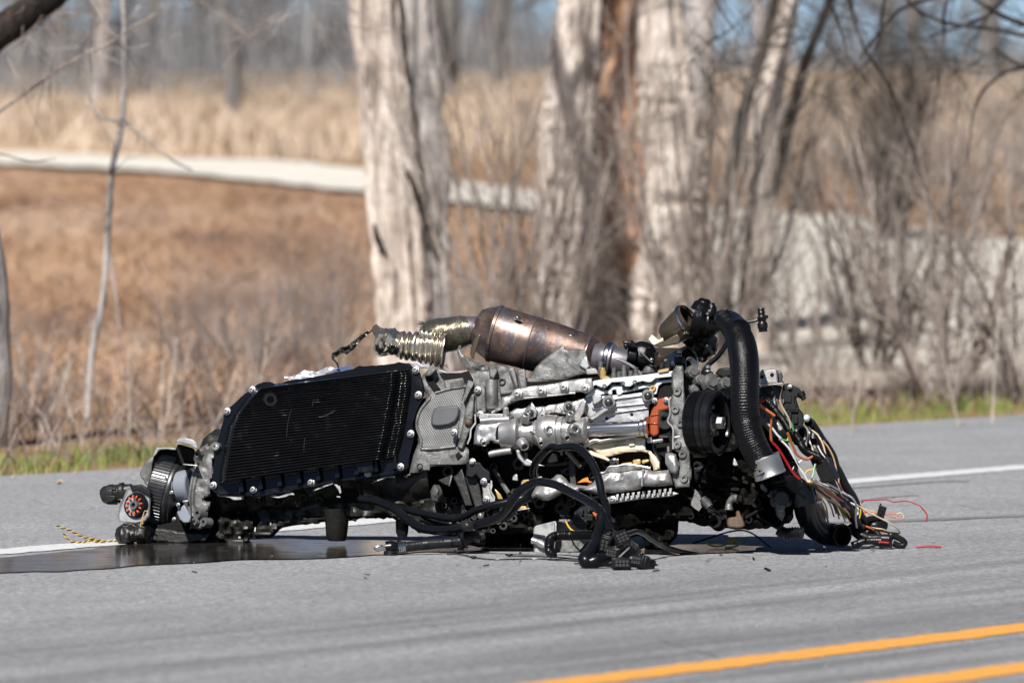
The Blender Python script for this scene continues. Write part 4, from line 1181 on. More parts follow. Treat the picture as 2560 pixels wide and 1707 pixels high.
mb = MB(); q = c2((1300, 262), (1400, 222), (1495, 215), (1480, 240), (1380, 262), (1310, 285))
mb.prism(q, .012, .022); part('tape', mb, M_BLUE, pan, label='blue tape strip')

# ---- gearbox tail: broken housing, drum, electric pump
# grey broken end housing
HS = c1((1415, 1020), (1380, 1035), (1395, 960), (1420, 900), (1440, 850), (1385, 790), (1400, 690), (1390, 640), (1430, 470), (1440, 440), (1480, 400), (1430, 360), (1420, 320), (1460, 250), (1560, 190), (1580, 215), (1600, 190), (1650, 185), (1685, 200), (1690, 260), (1640, 300), (1615, 400), (1640, 480), (1600, 560), (1590, 640), (1600, 700), (1520, 740), (1600, 760), (1580, 840), (1530, 900), (1560, 950), (1570, 1010), (1480, 1040))
mb = MB().relief(HS, -.012, .11, 5, .004, .04, .010, 7, jag=1.5)
tail = part('tail_housing', mb, M_CAST)
mb = MB()
(u, v), = c1((1655, 222)); mb.boss(E(u, v, -.015), EN, .011, .012)
for pts in (c1((1430, 470), (1400, 640), (1385, 780), (1395, 900)), c1((1455, 480), (1430, 640), (1420, 760), (1430, 860))):
    mb.tube([E(u, v, -.012) for u, v in pts], .005, 8)
for (x, y, r) in ((1560, 965, .012), (1500, 300, .010), (1500, 880, .014), (1470, 960, .010)):
    (u, v), = c1((x, y)); mb.boss(E(u, v, -.008), (EN.x - .6, EN.y, EN.z), r, .015)
part('casting_rib', mb, M_CAST, tail)
mb = MB()
mb.prism(c1((1255, 150), (1290, 135), (1330, 132), (1420, 150), (1450, 175), (1475, 235), (1440, 235), (1390, 200), (1300, 180), (1258, 178)), -.05, .05, jag=1)
mb.prism(c1((1055, 240), (1070, 222), (1110, 232), (1180, 225), (1255, 238), (1258, 252), (1180, 246), (1085, 250), (1065, 290), (1040, 318), (1030, 312)), -.03, .06, jag=1)
mb.prism(c1((1320, 385), (1470, 400), (1470, 415), (1325, 400)), -.05, .0)
mb.prism(c1((1318, 745), (1375, 740), (1376, 765), (1320, 770)), -.03, .0)
part('broken_rim', mb, M_ALUB, tail, bevel=.002)
mb = MB().prism(c1((1040, 310), (1065, 290), (1090, 250), (1180, 245), (1255, 250), (1270, 190), (1440, 240), (1440, 420), (1300, 450), (1240, 700), (1300, 960), (1400, 1020), (1380, 1060), (1050, 1050), (1010, 900), (1000, 500)), .03, .13)
part('dark_bell', mb, M_CAVITY, tail, bevel=.01)
# the ribbed clutch drum
dp0, dp1 = P(388, 1222, .285), P(446, 1237, .272)
dax = (dp1 - dp0).normalized()
mb = MB().lathe(dp0, dp1, [(0, .03), (0, .086), (.06, .097), (.1, .0985), (.76, .0985), (.76, .092)], 288, teeth=(72, .0036, .0982))
drum = part('clutch_drum', mb, M_DRUM, tail, ang=25)
mb = MB().lathe(dp0.lerp(dp1, .76), dp0.lerp(dp1, 1.22), [(0, .092), (0, .0975), (.2, .0995), (.45, .098), (.6, .094), (.75, .096), (.95, .090), (1, .070), (1, .03)], 64)
part('drum_rim', mb, M_DRUM, drum)
rod0, rod1 = E(*c1((1255, 615))[0], .03), E(*c1((1420, 600))[0], .02)
mb = MB().lathe(rod0, rod1, [(0, .03), (0, .036), (.05, .040), (.22, .040), (.24, .037), (.28, .037), (.3, .041), (.95, .041), (1, .038), (1, .02)], 48)
part('pale_sleeve', mb, M_WHITEP, tail)
mb = MB().prism(c1((1262, 860), (1335, 785), (1405, 910), (1385, 965), (1330, 968), (1290, 930)), -.05, .01)
part('hex_block', mb, M_WHITEP, tail, bevel=.003)
for (x, y) in ((1210, 670), (1275, 790), (1160, 530), (1235, 930)):
    (u, v), = c1((x, y)); part('bolt', MB().bolt(E(u, v, -.06), EN, .005, .006), M_BOLT, tail)
# torn bracket left of the drum
mb = MB().prism(c1((1035, 310), (1020, 420), (1010, 560), (985, 610), (955, 590), (935, 540), (915, 530), (900, 490), (925, 420), (965, 360), (1000, 330)), .02, .06, jag=2)
part('torn_bracket', mb, M_CAST, tail, bevel=.003)
# pump motor with its stator
PLT = c1((770, 640), (850, 600), (920, 600), (1000, 630), (1010, 700), (1000, 900), (960, 960), (860, 985), (720, 970), (690, 950), (678, 900), (700, 800))
mb = MB().prism(PLT, -.03, .05)
pump = part('pump_motor', mb, M_ALUB, bevel=.006)
(u0, v0), = c1((852, 795)); pn = Vector((-.52, -.86, .18)).normalized()
pc = E(u0, v0, -.034)
mb = MB().lathe(pc - pn * .012, pc + pn * .005, [(0, .0), (0, .033), (.6, .033), (1, .030), (1, .027), (.5, .026), (.5, 0)], 40)
stat = part('stator', mb, M_BLK, pump)
pa = pn.cross(Vector((0, 0, 1))).normalized(); pb = pn.cross(pa)
for i in range(12):
    g = 2 * math.pi * i / 12 + .2
    e = pa * math.cos(g) + pb * math.sin(g)
    mb = MB().box(pc + pn * .005 + e * .0215, e * .0040, pn.cross(e) * .0021, pn * .003)
    part('coil', mb, M_COIL, stat, bevel=.001)
mb = MB().lathe(pc - pn * .01, pc + pn * .008, [(0, .0), (0, .0125), (.85, .0125), (1, .011), (1, .006), (.4, .005), (.4, 0)], 30)
part('hub', mb, M_CAST, stat)
mb = MB().prism(c1((800, 600), (920, 590), (1005, 640), (1015, 720), (960, 690), (880, 650), (820, 660)), -.04, .03)
part('motor_cover', mb, M_BLK, pump, bevel=.004)
mb = MB()
(u, v), = c1((640, 690)); c = E(u, v, .02)
mb.lathe(c - EU * .030 - EW * .004, c + EU * .050 + EW * .016, [(0, 0), (0, .018), (.12, .024), (.42, .024), (.45, .019), (.6, .019), (.63, .022), (.75, .022), (.78, .016), (1, .014), (1, 0)], 24, bump=.0016)
for g in range(6):
    e = EW * math.cos(g) + ENN * math.sin(g)
    mb.box(c + e * .023, EU * .014, e * .003, e.cross(EU) * .004)
part('plug', mb, M_DIRTY, pump, bevel=.001)
mb = MB()
(u, v), = c1((740, 1080)); c = P(u, v, .16)
mb.lathe(c - EU * .018, c + EU * .062, [(0, 0), (0, .014), (.08, .020), (.2, .023), (.22, .020), (.4, .021), (.42, .025), (.5, .025), (.55, .020), (.7, .020), (.72, .024), (.8, .024), (1, .018), (1, 0)], 26, bump=.006, bscale=40, steps=30)
part('motor_can', mb, M_DIRTY, pump)
mb = MB().prism(c1((690, 1000), (760, 960), (880, 985), (980, 950), (1060, 1010), (1380, 1050), (1600, 1060), (1560, 1150), (1300, 1180), (1080, 1165), (900, 1090), (740, 1060)), .02, .16, jag=2)
part('lower_case', mb, M_DIRTY, tail, bevel=.01)
mb = MB().relief([(425, 1290), (640, 1290), (632, 1340), (610, 1364), (560, 1352), (520, 1366), (470, 1352), (430, 1362)], .06, .2, 6, .03, .04, .016, 10, jag=2); part('lower_case', mb, M_DIRTY, tail)
mb = MB()
for (x0, x1, y0, y1) in ((1060, 1165, 1120, 1192), (1535, 1680, 1120, 1205), (1740, 1930, 1120, 1212), (2000, 2200, 1050, 1100)):
    q = c1((x0, y0), (x1, y0), (x1 - 8, y1), (x0 + 10, y1)); mb.prism(q, .05, .12)
part('foot', mb, M_DIRTY, tail, bevel=.006)
mb = MB()
for pts in (c1((905, 1010), (915, 950), (930, 900), (950, 850), (985, 860)), c1((925, 980), (935, 930), (965, 900))):
    mb.tube([E(u, v, -.05) for u, v in pts], .0016, 6)
part('copper_strand', mb, M_GLD, pump)
# twisted yellow and black pair
M_YELW = part_mat('yellow_wire', (0.72, 0.44, 0.025), .4)
M_BLKW = part_mat('black_wire', (0.012, 0.012, 0.012), .35)
tw1 = [G(*q, z=.004 if i else .02) for i, q in enumerate(c1((690, 1146), (600, 1150), (520, 1142), (430, 1125), (330, 1100), (270, 1070), (210, 1038), (150, 1022), (85, 992)))]
for p in tw1: p.z += 0.0
lift = [0, .0, .002, .006, .014, .022, .03, .034, .042]
tw1 = [P(*project(p), p.y - .05) for p in tw1]
tw1 = []
for q, y in zip(c1((690, 1140), (600, 1146), (520, 1142), (430, 1125), (330, 1100), (270, 1070), (210, 1038), (150, 1022), (85, 992)), (.20,) * 9):
    tw1.append(P(*q, y))
tw2 = [P(*q, .19) for q in c1((560, 1150), (480, 1150), (400, 1140), (330, 1160), (230, 1152), (180, 1110), (152, 1068))]
def twist(path, r, col, ph, k):
    c = catmull(path, 160); out = []; dist = 0
    for i, p in enumerate(c):
        if i: dist += (c[i] - c[i - 1]).length
        tt = (c[min(i + 1, 160)] - c[max(i - 1, 0)]).normalized(); a = tt.cross(Vector((0, 1, 0))).normalized(); b = Vector((0, 1, 0))
        g = dist * k + ph
        out.append(p + (a * math.cos(g) + b * math.sin(g)) * r * .9)
    return out
for path in (tw1, tw2):
    for m, ph, nm in ((M_YELW, 0, 'yellow wire of a twisted pair'), (M_BLKW, math.pi, 'black wire of a twisted pair')):
        mb = MB().tube(twist(path, .0015, m, ph, 400), .0014, 6, 160)
        part('wire', mb, m, pump, label=nm)

# ---- bell housing between gearbox and engine
BH = e1((-60, 830), (20, 640), (70, 520), (190, 400), (330, 360), (420, 400), (560, 450), (940, 462), (1120, 420), (1200, 500), (1300, 420), (1585, 430), (1585, 310), (1750, 290), (2140, 340), (2230, 470), (2320, 700), (2500, 900), (2500, 1050), (2130, 1200), (1700, 1390), (1480, 1480), (1240, 1480), (1230, 1568)) + c4((700, 720), (660, 830), (640, 910), (680, 960), (670, 1090), (560, 1110), (310, 1120), (290, 1160), (120, 1190), (60, 1230), (30, 1220), (90, 1180), (130, 1010), (190, 860), (200, 780), (150, 690), (160, 600), (230, 490), (280, 430), (190, 340))
mb = MB().relief(BH, .0, .14, 7, .0025, .03, .006, 6)
bell = part('bell_housing', mb, M_CAST)
# knurled D-shaped panel with raised rim
DP = c4((205, 935), (210, 860), (170, 740), (175, 650), (210, 560), (290, 470), (360, 400), (480, 370), (640, 345), (610, 470), (580, 700), (560, 860), (545, 935))
mb = MB().prism(DP, -.004, .02); part('knurled_panel', mb, M_KNURL, bell, bevel=.002)
mb = MB().tube([E(u, v, -.004) for u, v in c4((205, 945), (208, 860), (168, 740), (173, 650), (208, 560), (285, 465), (300, 455))], .0042, 8, 60)
mb.tube([E(u, v, -.002) for u, v in c4((200, 950), (350, 945), (540, 925))], .004, 8, 30)
mb.tube([E(u, v, -.003) for u, v in c4((350, 400), (480, 362), (650, 335))], .005, 8, 30)
part('casting_rib', mb, M_CAST, bell)
mb = MB().prism(c4((330, 560), (370, 535), (470, 525), (570, 520), (582, 545), (575, 620), (545, 680), (480, 715), (380, 730), (320, 725), (303, 690), (310, 620)), -.016, .0)
part('rubber_plug', mb, part_mat('grey_rubber', (0.085, 0.088, 0.092), .5, 0, (0.065, .067, .07), 20, .5, .1, 200), bell, bevel=.005)
# top block and dark recess
mb = MB()
mb.prism(e1((100, 560), (190, 400), (330, 355), (390, 400), (240, 560)), -.03, .03)
mb.prism(e1((540, 650), (1000, 580), (1060, 770), (580, 860)), -.006, .02)
part('cast_block', mb, M_CAST, bell, bevel=.004)
mb = MB()
mb.prism(e1((440, 480), (940, 480), (1120, 425), (1230, 620), (1080, 740), (980, 590), (540, 640)), -.004, .01)
mb.prism(e1((110, 575), (240, 545), (470, 850), (330, 880), (250, 790)), -.012, .01)
mb.prism(e1((350, 920), (1060, 775), (1060, 800), (360, 950)), -.006, .01)
mb.prism(c4((540, 1010), (570, 975), (610, 1010), (560, 1050)), -.006, .01)
part('dark_recess', mb, M_CAVITY, bell)  # thin dark plates on the housing paint the shade of its recesses
# ribs, panels, cylinder post
mb = MB()
mb.prism(e1((1000, 1180), (1060, 800), (1110, 640), (1250, 690), (1240, 760), (1180, 850), (1040, 1150)), -.02, .02)
mb.prism(c4((560, 930), (600, 780), (640, 560), (700, 420), (730, 400), (722, 600), (690, 750), (640, 880), (610, 960)), -.012, .02)
mb.prism(e1((1270, 980), (1250, 740), (1420, 720), (1500, 760), (1525, 1200), (1530, 1380), (1440, 1430), (1290, 1350)), -.022, .02)
mb.prism(e1((1590, 320), (1750, 295), (1800, 440), (1700, 640), (1590, 560)), -.02, .03)
mb.prism(e1((1820, 820), (1830, 560), (1900, 470), (2060, 450), (2200, 880), (2110, 960), (1840, 990)), -.03, .02)
mb.prism(e1((2050, 430), (2190, 400), (2290, 860), (2210, 870)), -.022, .02)
mb.prism(e1((2230, 420), (2420, 380), (2480, 850), (2310, 880)), -.03, .02)
part('casting_rib', mb, M_CAST, bell, bevel=.004)
mb = MB()
q0, q1 = E(*e1((1660, 640))[0], .0), E(*e1((1660, 1360))[0], .0)
mb.lathe(q0, q1, [(0, 0), (0, .014), (.02, .0165), (.95, .0175), (1, .012), (1, 0)], 28)
part('cast_post', mb, M_CAST, bell)
mb = MB()
(u, v), = e1((1900, 690)); mb.boss(E(u, v, -.03), EN, .0085, .005, .75)
(u, v), = c4((195, 1120)); mb.boss(E(u, v, .0), EN, .008, .004, .7)
part('threaded_hole', mb, M_DBOLT, bell)
for q in e1((1330, 880), (1390, 1440), (2290, 980)) + c4((530, 790), (710, 1078)):
    part('bolt', MB().bolt(E(*q, -.026), EN, .0095, .009), M_BOLT, bell)
(u, v), = c4((672, 690)); part('rubber_plug', MB().blob(E(u, v, -.015), (.010, .010, .011), .1, 1, 2), M_RUST, bell, label='rusty brown plug')
# lower ribs of the bell housing, in the shade
mb = MB()
mb.prism(e2((340, 390), (580, 300), (640, 300), (570, 520), (470, 480)), -.012, .06)
mb.prism(e2((640, 330), (740, 260), (820, 150), (900, 400), (1040, 900), (880, 900), (760, 560)), .0, .08)
mb.prism(e2((880, 330), (1060, 270), (1120, 290), (1250, 880), (1080, 940)), -.01, .08)
part('casting_rib', mb, M_DIRTY, bell, bevel=.003)
mb = MB()
mb.prism(e2((600, 290), (640, 300), (580, 520), (560, 510)), -.014, .03)
mb.blob(E(*e2((330, 660))[0], .03), (.016, .03, .024), .2, 2, 3)
part('casting_rib', mb, M_CAST, bell, bevel=.002)
mb = MB().prism(e2((1215, 470), (1250, 440), (1370, 450), (1375, 620), (1450, 700), (1460, 830), (1260, 860), (1230, 700)), -.03, .0, jag=1)
brk = part('steel_bracket', mb, M_ALU, bell, bevel=.002)
mb = MB().prism(e2((1380, 390), (1415, 400), (1425, 500), (1400, 600), (1475, 720), (1468, 830), (1425, 820), (1430, 720), (1370, 610), (1370, 520)), -.04, -.01)
part('bright_edge', mb, M_ALUB, brk, bevel=.001)
for q in e2((1300, 770), (1250, 420)):
    part('bolt', MB().bolt(E(*q, -.034), EN, .009, .009), M_BOLT, brk)
mb = MB().prism(e2((900, 80), (960, 0), (1180, 30), (1260, 150), (1380, 220), (1400, 400), (1230, 420), (1100, 290), (1030, 350), (900, 330)), -.035, .02, jag=2)
part('black_carrier', mb, M_BLK, bell, bevel=.004)
(u, v), = e2((1010, 45)); part('bolt', MB().bolt(E(u, v, -.04), EN, .006, .006), M_BOLT, bell)

# ---- sump rail, gasket flange
RAIL = c4((1090, 420), (1110, 370), (1240, 340), (1500, 310), (1640, 280), (1880, 250), (1900, 350), (1860, 400), (1790, 390), (1640, 400), (1500, 420), (1370, 430), (1260, 445), (1110, 470), (1040, 540), (920, 600), (900, 585), (985, 520), (1000, 440))
mb = MB().relief(RAIL, -.032, .05, 6, .0010, .04, .004, 4)
rail = part('sump_rail', mb, M_ALU)
mb = MB().tube([E(u, v, -.026) for u, v in c4((900, 592), (990, 545), (1080, 480), (1130, 462), (1260, 446), (1380, 432), (1500, 420), (1640, 402), (1720, 398))], .0035, 8, 60)
part('bead', mb, M_ALUB, rail)
for q in c4((1155, 412), (1390, 385), (1610, 350), (1820, 358)):
    part('bolt', MB().bolt(E(*q, -.036), EN, .0120, .010), M_BOLT, rail)
mb = MB().prism(c5((640, 1000), (690, 930), (720, 870), (830, 850), (980, 835), (1220, 810), (1290, 800), (1500, 772), (1525, 810), (1480, 830), (1330, 845), (1290, 880), (1260, 885), (1200, 872), (1130, 890), (1080, 925), (1030, 925), (990, 880), (900, 885), (850, 930), (800, 935), (740, 910), (700, 935), (660, 990)), -.028, .05)
fl = part('gasket_flange', mb, M_GASK, rail, bevel=.002)
mb = MB().prism(c5((650, 1012), (720, 945), (760, 940), (800, 965), (860, 960), (910, 915), (980, 912), (1030, 955), (1090, 955), (1140, 920), (1250, 905), (1300, 905), (1340, 870), (1490, 850), (1510, 880), (1400, 890), (1360, 920), (1340, 1000), (1290, 1010), (1290, 945), (1250, 935), (1010, 985), (985, 1010), (950, 1010), (940, 955), (905, 960), (905, 1010), (870, 1000), (860, 990), (750, 1020), (640, 1030)), -.014, .05)
part('gasket_flange', mb, M_GASK, rail, bevel=.002)
mb = MB()
for q in c5((828, 925), (1007, 897), (1125, 885), (1430, 765)): mb.boss(E(*q, -.028), EN, .0055, .002, .6)
part('flange_hole', mb, M_DBOLT, fl)
mb = MB().prism(c5((1350, 770), (1400, 755), (1460, 745), (1450, 775), (1360, 790)), -.034, -.01)
mb.boss(E(*c5((850, 865))[0], -.02), EN, .010, .006)
mb.boss(E(*c5((1305, 945))[0], -.014), EN, .0075, .006)
part('boss', mb, M_GLD, fl)
mb = MB()
for q in (c4((1090, 560), (1130, 480), (1260, 455), (1660, 440), (1660, 470), (1390, 500), (1380, 530), (1100, 575)), c5((0, 1060), (480, 1030), (480, 1050), (200, 1095), (0, 1110)), c5((500, 1010), (560, 1010), (555, 1050), (510, 1050)), c5((750, 1030), (860, 995), (862, 1020), (770, 1035)), c5((985, 1010), (1245, 935), (1250, 965), (990, 1010)), c5((905, 960), (940, 955), (935, 1012), (910, 1012))):
    mb.prism(q, .004, .03)
part('dark_slot', mb, M_CAVITY, rail)

# bright balance-shaft carrier
CARP = c4((1060, 590), (1140, 550), (1240, 545), (1290, 480), (1330, 540), (1700, 480), (1880, 420)) + c5((760, 1010), (980, 1010), (1255, 975), (1300, 990), (1300, 1040), (1270, 1120), (1255, 1300), (1000, 1290), (760, 1330), (690, 1300), (640, 1210), (300, 1190)) + c4((1380, 640), (1080, 640))
mb = MB().relief(CARP, -.010, .05, 6, .0012, .03, .004, 4)
carr = part('balance_shaft_carrier', mb, M_ALUB)
mb = MB()
for q in (c5((700, 1130), (1290, 1075), (1290, 1090), (710, 1150)), c5((720, 1195), (1265, 1125), (1265, 1140), (740, 1215)), c5((930, 1040), (1210, 1005), (1215, 1015), (930, 1055))):
    mb.prism(q, -.016, .0)
for q in (c4((1260, 570), (1290, 485), (1345, 560), (1330, 640), (1240, 640)), c4((1390, 560), (1400, 525), (1440, 600), (1360, 660), (1340, 640)), c4((1500, 590), (1540, 505), (1580, 560), (1590, 600)), c4((1690, 640), (1780, 480), (1830, 470), (1800, 600), (1760, 660)), c4((1880, 420), (1980, 420), (1970, 480), (1890, 520)),
          c4((1840, 640), (1900, 610), (2000, 540), (2020, 480), (2080, 460), (2100, 520), (2060, 560), (1960, 620), (1880, 670))):
    mb.prism(q, -.034, .0)
part('carrier_arm', mb, M_ALUB, carr, bevel=.003)
for q, r in ((c4((1275, 600))[0], .0095), (c4((1655, 535))[0], .0085), (c4((2045, 490))[0], .0105), (c5((1255, 1015))[0], .0100)):
    part('seat_ring', MB().lathe(E(*q, -.005), E(*q, -.038), [(0, r * 1.7), (.8, r * 1.55), (1, r * 1.4), (1, r)], 24), M_ALUB, carr)
    part('bolt', MB().blob(E(*q, -.040), (r, r, r), .02, 1, 3), M_DBOLT, carr)
mb = MB()
for q in c5((850, 1237), (1097, 1200)) + c4((1800, 600), (2270, 610)): mb.lathe(E(*q, -.0095), E(*q, -.0115), [(0, .0038), (1, .0038), (1, 0)], 14)
part('drilled_hole', mb, M_CAVITY, carr)  # black discs on the surface stand in for the shade in drilled holes
# shaft line
sa, sb = E(1184, 1090, -.035), E(1618, 1068, -.035)
def on(u): return (u - 1184) / (1618 - 1184.0)
def turned(name, prof, mat, bump=0, seg=48, lab=None):
    return part(name, MB().lathe(sa, sb, [(on(u), r * .001) for u, r in prof], seg, bump=bump), mat, carr, label=lab)
turned('cone_housing', [(1254, 20), (1256, 35), (1264, 36), (1286, 40), (1294, 43), (1300, 43), (1304, 38), (1306, 30), (1312, 30)], M_ALUB)
turned('hub', [(1300, 28), (1308, 31), (1316, 31.5), (1330, 29), (1340, 29), (1341, 32), (1352, 34), (1354, 34)], M_ALUB)
turned('drum', [(1346, 20), (1350, 40), (1355, 43), (1372, 44), (1392, 42), (1398, 41), (1400, 36), (1404, 36), (1405, 38), (1412, 38), (1414, 33)], M_ALUB)
turned('taper', [(1404, 30), (1412, 33), (1430, 33), (1450, 31), (1460, 33), (1468, 34), (1472, 30), (1474, 18)], M_ALUB)
turned('shaft', [(1466, 17.5), (1470, 18.5), (1600, 18.5), (1604, 22), (1612, 22), (1616, 27), (1622, 27), (1622, 10)], M_STEEL)
mb = MB().prism(c5((630, 1320), (680, 1310), (760, 1330), (1200, 1275), (1230, 1300), (1230, 1400), (800, 1450), (700, 1480), (640, 1460)), -.004, .05)
part('shaft_trough', mb, M_CAVITY, carr)
mb = MB().tube([E(u, v, -.03) for u, v in c5((630, 1500), (680, 1475), (740, 1450), (790, 1460), (900, 1440), (1100, 1410), (1230, 1385))], [.007, .005, .004, .004], 10, 50)
part('trough_lip', mb, M_ALUB, carr)
# box housing at the left of the shaft line
BX = d5((190, 1340), (200, 1150), (240, 980), (290, 930), (620, 900), (640, 830), (900, 850), (960, 870), (950, 1000), (930, 1300), (800, 1290), (740, 1330), (600, 1320), (530, 1270), (480, 1330), (300, 1370))
mb = MB().relief(BX, -.062, .02, 4, .0015, .05, .010, 8)
boxh = part('end_housing', mb, M_ALUB, carr)
mb = MB().prism(d5((640, 1000), (680, 950), (720, 980), (735, 1100), (720, 1220), (620, 1240), (612, 1150)), -.0635, -.05); part('window', mb, M_CAVITY, carr)  # flush black plate paints the shade inside the window
mb = MB()
mb.prism(d5((300, 740), (350, 730), (790, 740), (780, 830), (330, 850), (290, 830)), -.05, .0)
mb.prism(d5((420, 760), (480, 755), (480, 840), (420, 840)), -.056, -.04); mb.prism(d5((500, 755), (525, 752), (525, 838), (500, 838)), -.055, -.04)
mb.tube([E(u, v, -.056) for u, v in d5((330, 880), (600, 860), (900, 850))], .009, 14, 20)
mb.tube([E(u, v, -.05) for u, v in d5((490, 1530), (700, 1490), (930, 1460))], .0085, 14, 20)
mb.boss(E(*d5((820, 710))[0], -.05), (0, -.2, 1), .007, .012)
mb.prism(d5((50, 1330), (100, 1200), (120, 1030), (210, 900), (200, 740), (235, 760), (240, 930), (150, 1050), (140, 1200), (80, 1340)), -.05, .01)
for q, r, n in ((d5((1150, 1330))[0], .013, (.4, -.8, -.5)), (d5((1490, 1265))[0], .008, (.2, -.9, -.5)), (d5((1990, 1165))[0], .010, (.3, -.8, -.4)), (d5((1200, 830))[0], .010, (.2, -.6, .7)), (d5((2070, 800))[0], .009, (.2, -.6, .7)), (d5((1560, 800))[0], .007, EN), (d5((1640, 1060))[0], .012, (.3, -1, .1)), (d5((2150, 1040))[0], .013, (.3, -1, .1)), (d5((1340, 1115))[0], .004, EN), (d5((380, 1290))[0], .008, (.1, -1, -.3))):
    mb.boss(E(*q, -.072 if r != .007 else -.04), n, r, .014, .55)
part('boss', mb, M_ALUB, boxh, bevel=.0008)
mb = MB().prism(d5((1000, 1420), (1080, 1440), (1160, 1568), (1400, 1700), (1600, 1760), (1200, 1760), (1050, 1600)), -.05, .0); part('carrier_arm', mb, M_ALUB, carr, bevel=.003)
# stamped text on the housing and the cream plate
def lettering(txt, c, h, right, up, nrm, mat, parent, name='stamped_text'):
    cu = bpy.data.curves.new(name, 'FONT'); cu.body = txt; cu.size = h; cu.extrude = .0003
    tmp = bpy.data.objects.new(name, cu); COL.objects.link(tmp)
    dg = bpy.context.evaluated_depsgraph_get()
    me = bpy.data.meshes.new_from_object(tmp.evaluated_get(dg))
    bpy.data.objects.remove(tmp, do_unlink=True)
    R3 = Matrix((right, up, nrm)).transposed().to_4x4()
    me.transform(R3)
    me.materials.clear(); me.materials.append(mat)
    o = bpy.data.objects.new(name, me); COL.objects.link(o); o.parent = parent; o.location = Vector(c) - ORG[parent]; ORG[o] = Vector(c)
    return o
# cream lower plate
CP = d1((180, 270), (450, 230), (900, 170), (1480, 110), (1620, 150), (1600, 250), (1620, 440), (1720, 460), (1880, 600), (1960, 730), (1960, 900), (1800, 950), (1790, 850), (1720, 700), (1690, 520), (1500, 470), (1100, 500), (680, 610), (560, 600), (300, 420), (100, 330))
mb = MB().relief(CP, -.012, .06, 5, .0016, .04, .006, 5)
cream = part('oil_pump_plate', mb, M_AMB)
mb = MB().prism(d1((170, 450), (220, 430), (620, 590), (740, 680), (700, 720), (560, 660), (250, 560)), -.022, .02); mb.prism(d1((1180, 200), (1330, 190), (1350, 330), (1200, 350)), -.017, .0)
part('plate_edge', mb, M_AMB, cream, bevel=.002)
rt_ = (E(1560, 1103, 0) - E(1540, 1107, 0)).normalized(); up_ = (ENN.cross(rt_)); up_ = up_ if up_.z > 0 else -up_
lettering('1228 8770', E(*d1((880, 285))[0], -.0135), .0062, rt_, up_, rt_.cross(up_), M_INK, cream)
lettering('M7155 CA', E(*d1((840, 360))[0], -.0135), .0062, rt_, up_, rt_.cross(up_), M_INK, cream)
lettering('7612', E(*d5((350, 1150))[0], -.0635), .006, up_, -rt_, ENN, M_INK, boxh)
mb = MB().prism(d1((560, 620), (900, 560), (1200, 500), (1500, 480), (1690, 520), (1720, 700), (1800, 860), (1500, 900), (800, 860), (700, 700)), .02, .07); part('dark_opening', mb, M_CAVITY, cream)
mb = MB().prism(d1((1010, 760), (1280, 730), (1280, 800), (1020, 830)), .0, .05)
mb.prism(d1((1290, 680), (1480, 650), (1490, 790), (1300, 810)), -.01, .05); mb.prism(d1((1510, 680), (1690, 660), (1700, 720), (1520, 780)), -.006, .05)
mb.prism(d1((880, 650), (950, 640), (940, 820), (900, 830)), -.016, .03)
part('pump_lobe', mb, M_GLD, cream, bevel=.003)
(u, v), = d1((830, 730)); part('bolt', MB().bolt(E(u, v, -.02), EN, .0105, .010), M_DBOLT, cream)
mb = MB().prism(d1((1640, 90), (1760, 120), (1780, 260), (1640, 260)), -.02, .01); mb.tube([E(u, v, -.03) for u, v in d1((1780, 230), (2040, 190))], .0048, 12, 6)
part('pin_boss', mb, M_ALUB, cream, bevel=.002)

# chain cavity with orange guide
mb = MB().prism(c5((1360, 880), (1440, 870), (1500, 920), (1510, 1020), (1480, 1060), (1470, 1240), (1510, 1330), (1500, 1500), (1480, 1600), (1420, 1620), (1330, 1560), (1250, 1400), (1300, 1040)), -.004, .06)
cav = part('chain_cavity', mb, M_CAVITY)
mb = MB().prism(c5((1265, 1250), (1290, 1160), (1320, 1110), (1345, 1050), (1400, 1035), (1485, 1030), (1460, 1070), (1465, 1150), (1370, 1165), (1360, 1260), (1365, 1390), (1310, 1420), (1270, 1390), (1262, 1300)), -.030, .02)
guide = part('chain_guide', mb, M_OR, cav, bevel=.005)
mb = MB().prism(c5((1280, 1200), (1355, 1190), (1352, 1200), (1280, 1215)), -.033, -.02); mb.prism(c5((1265, 1280), (1350, 1285), (1350, 1292), (1268, 1290)), -.033, -.02); part('guide_rib', mb, M_OR, guide, bevel=.001)
mb = MB().tube([E(u, v, -.01) for u, v in c5((1300, 1420), (1310, 1500), (1330, 1560), (1380, 1640))], [.006, .003], 8); part('oil_drip', mb, M_RUB, guide)
for q in c5((1320, 1065), (1430, 1060)): part('bolt', MB().bolt(E(*q, -.033), EN, .0075, .008), M_BOLT, cav)
mb = MB()
mb.lathe(E(*c5((1400, 1250))[0], .02), E(*c5((1420, 1245))[0], -.02), [(0, 0), (0, .03), (.6, .03), (1, .024), (1, .01), (.6, 0)], 36, teeth=(18, .003, .029))
mb.prism(c5((1360, 1400), (1450, 1410), (1450, 1425), (1360, 1420)), -.02, .02); mb.prism(c5((1370, 1150), (1470, 1130), (1470, 1150), (1375, 1175)), -.02, .02)
part('sprocket', mb, M_DBOLT, cav)
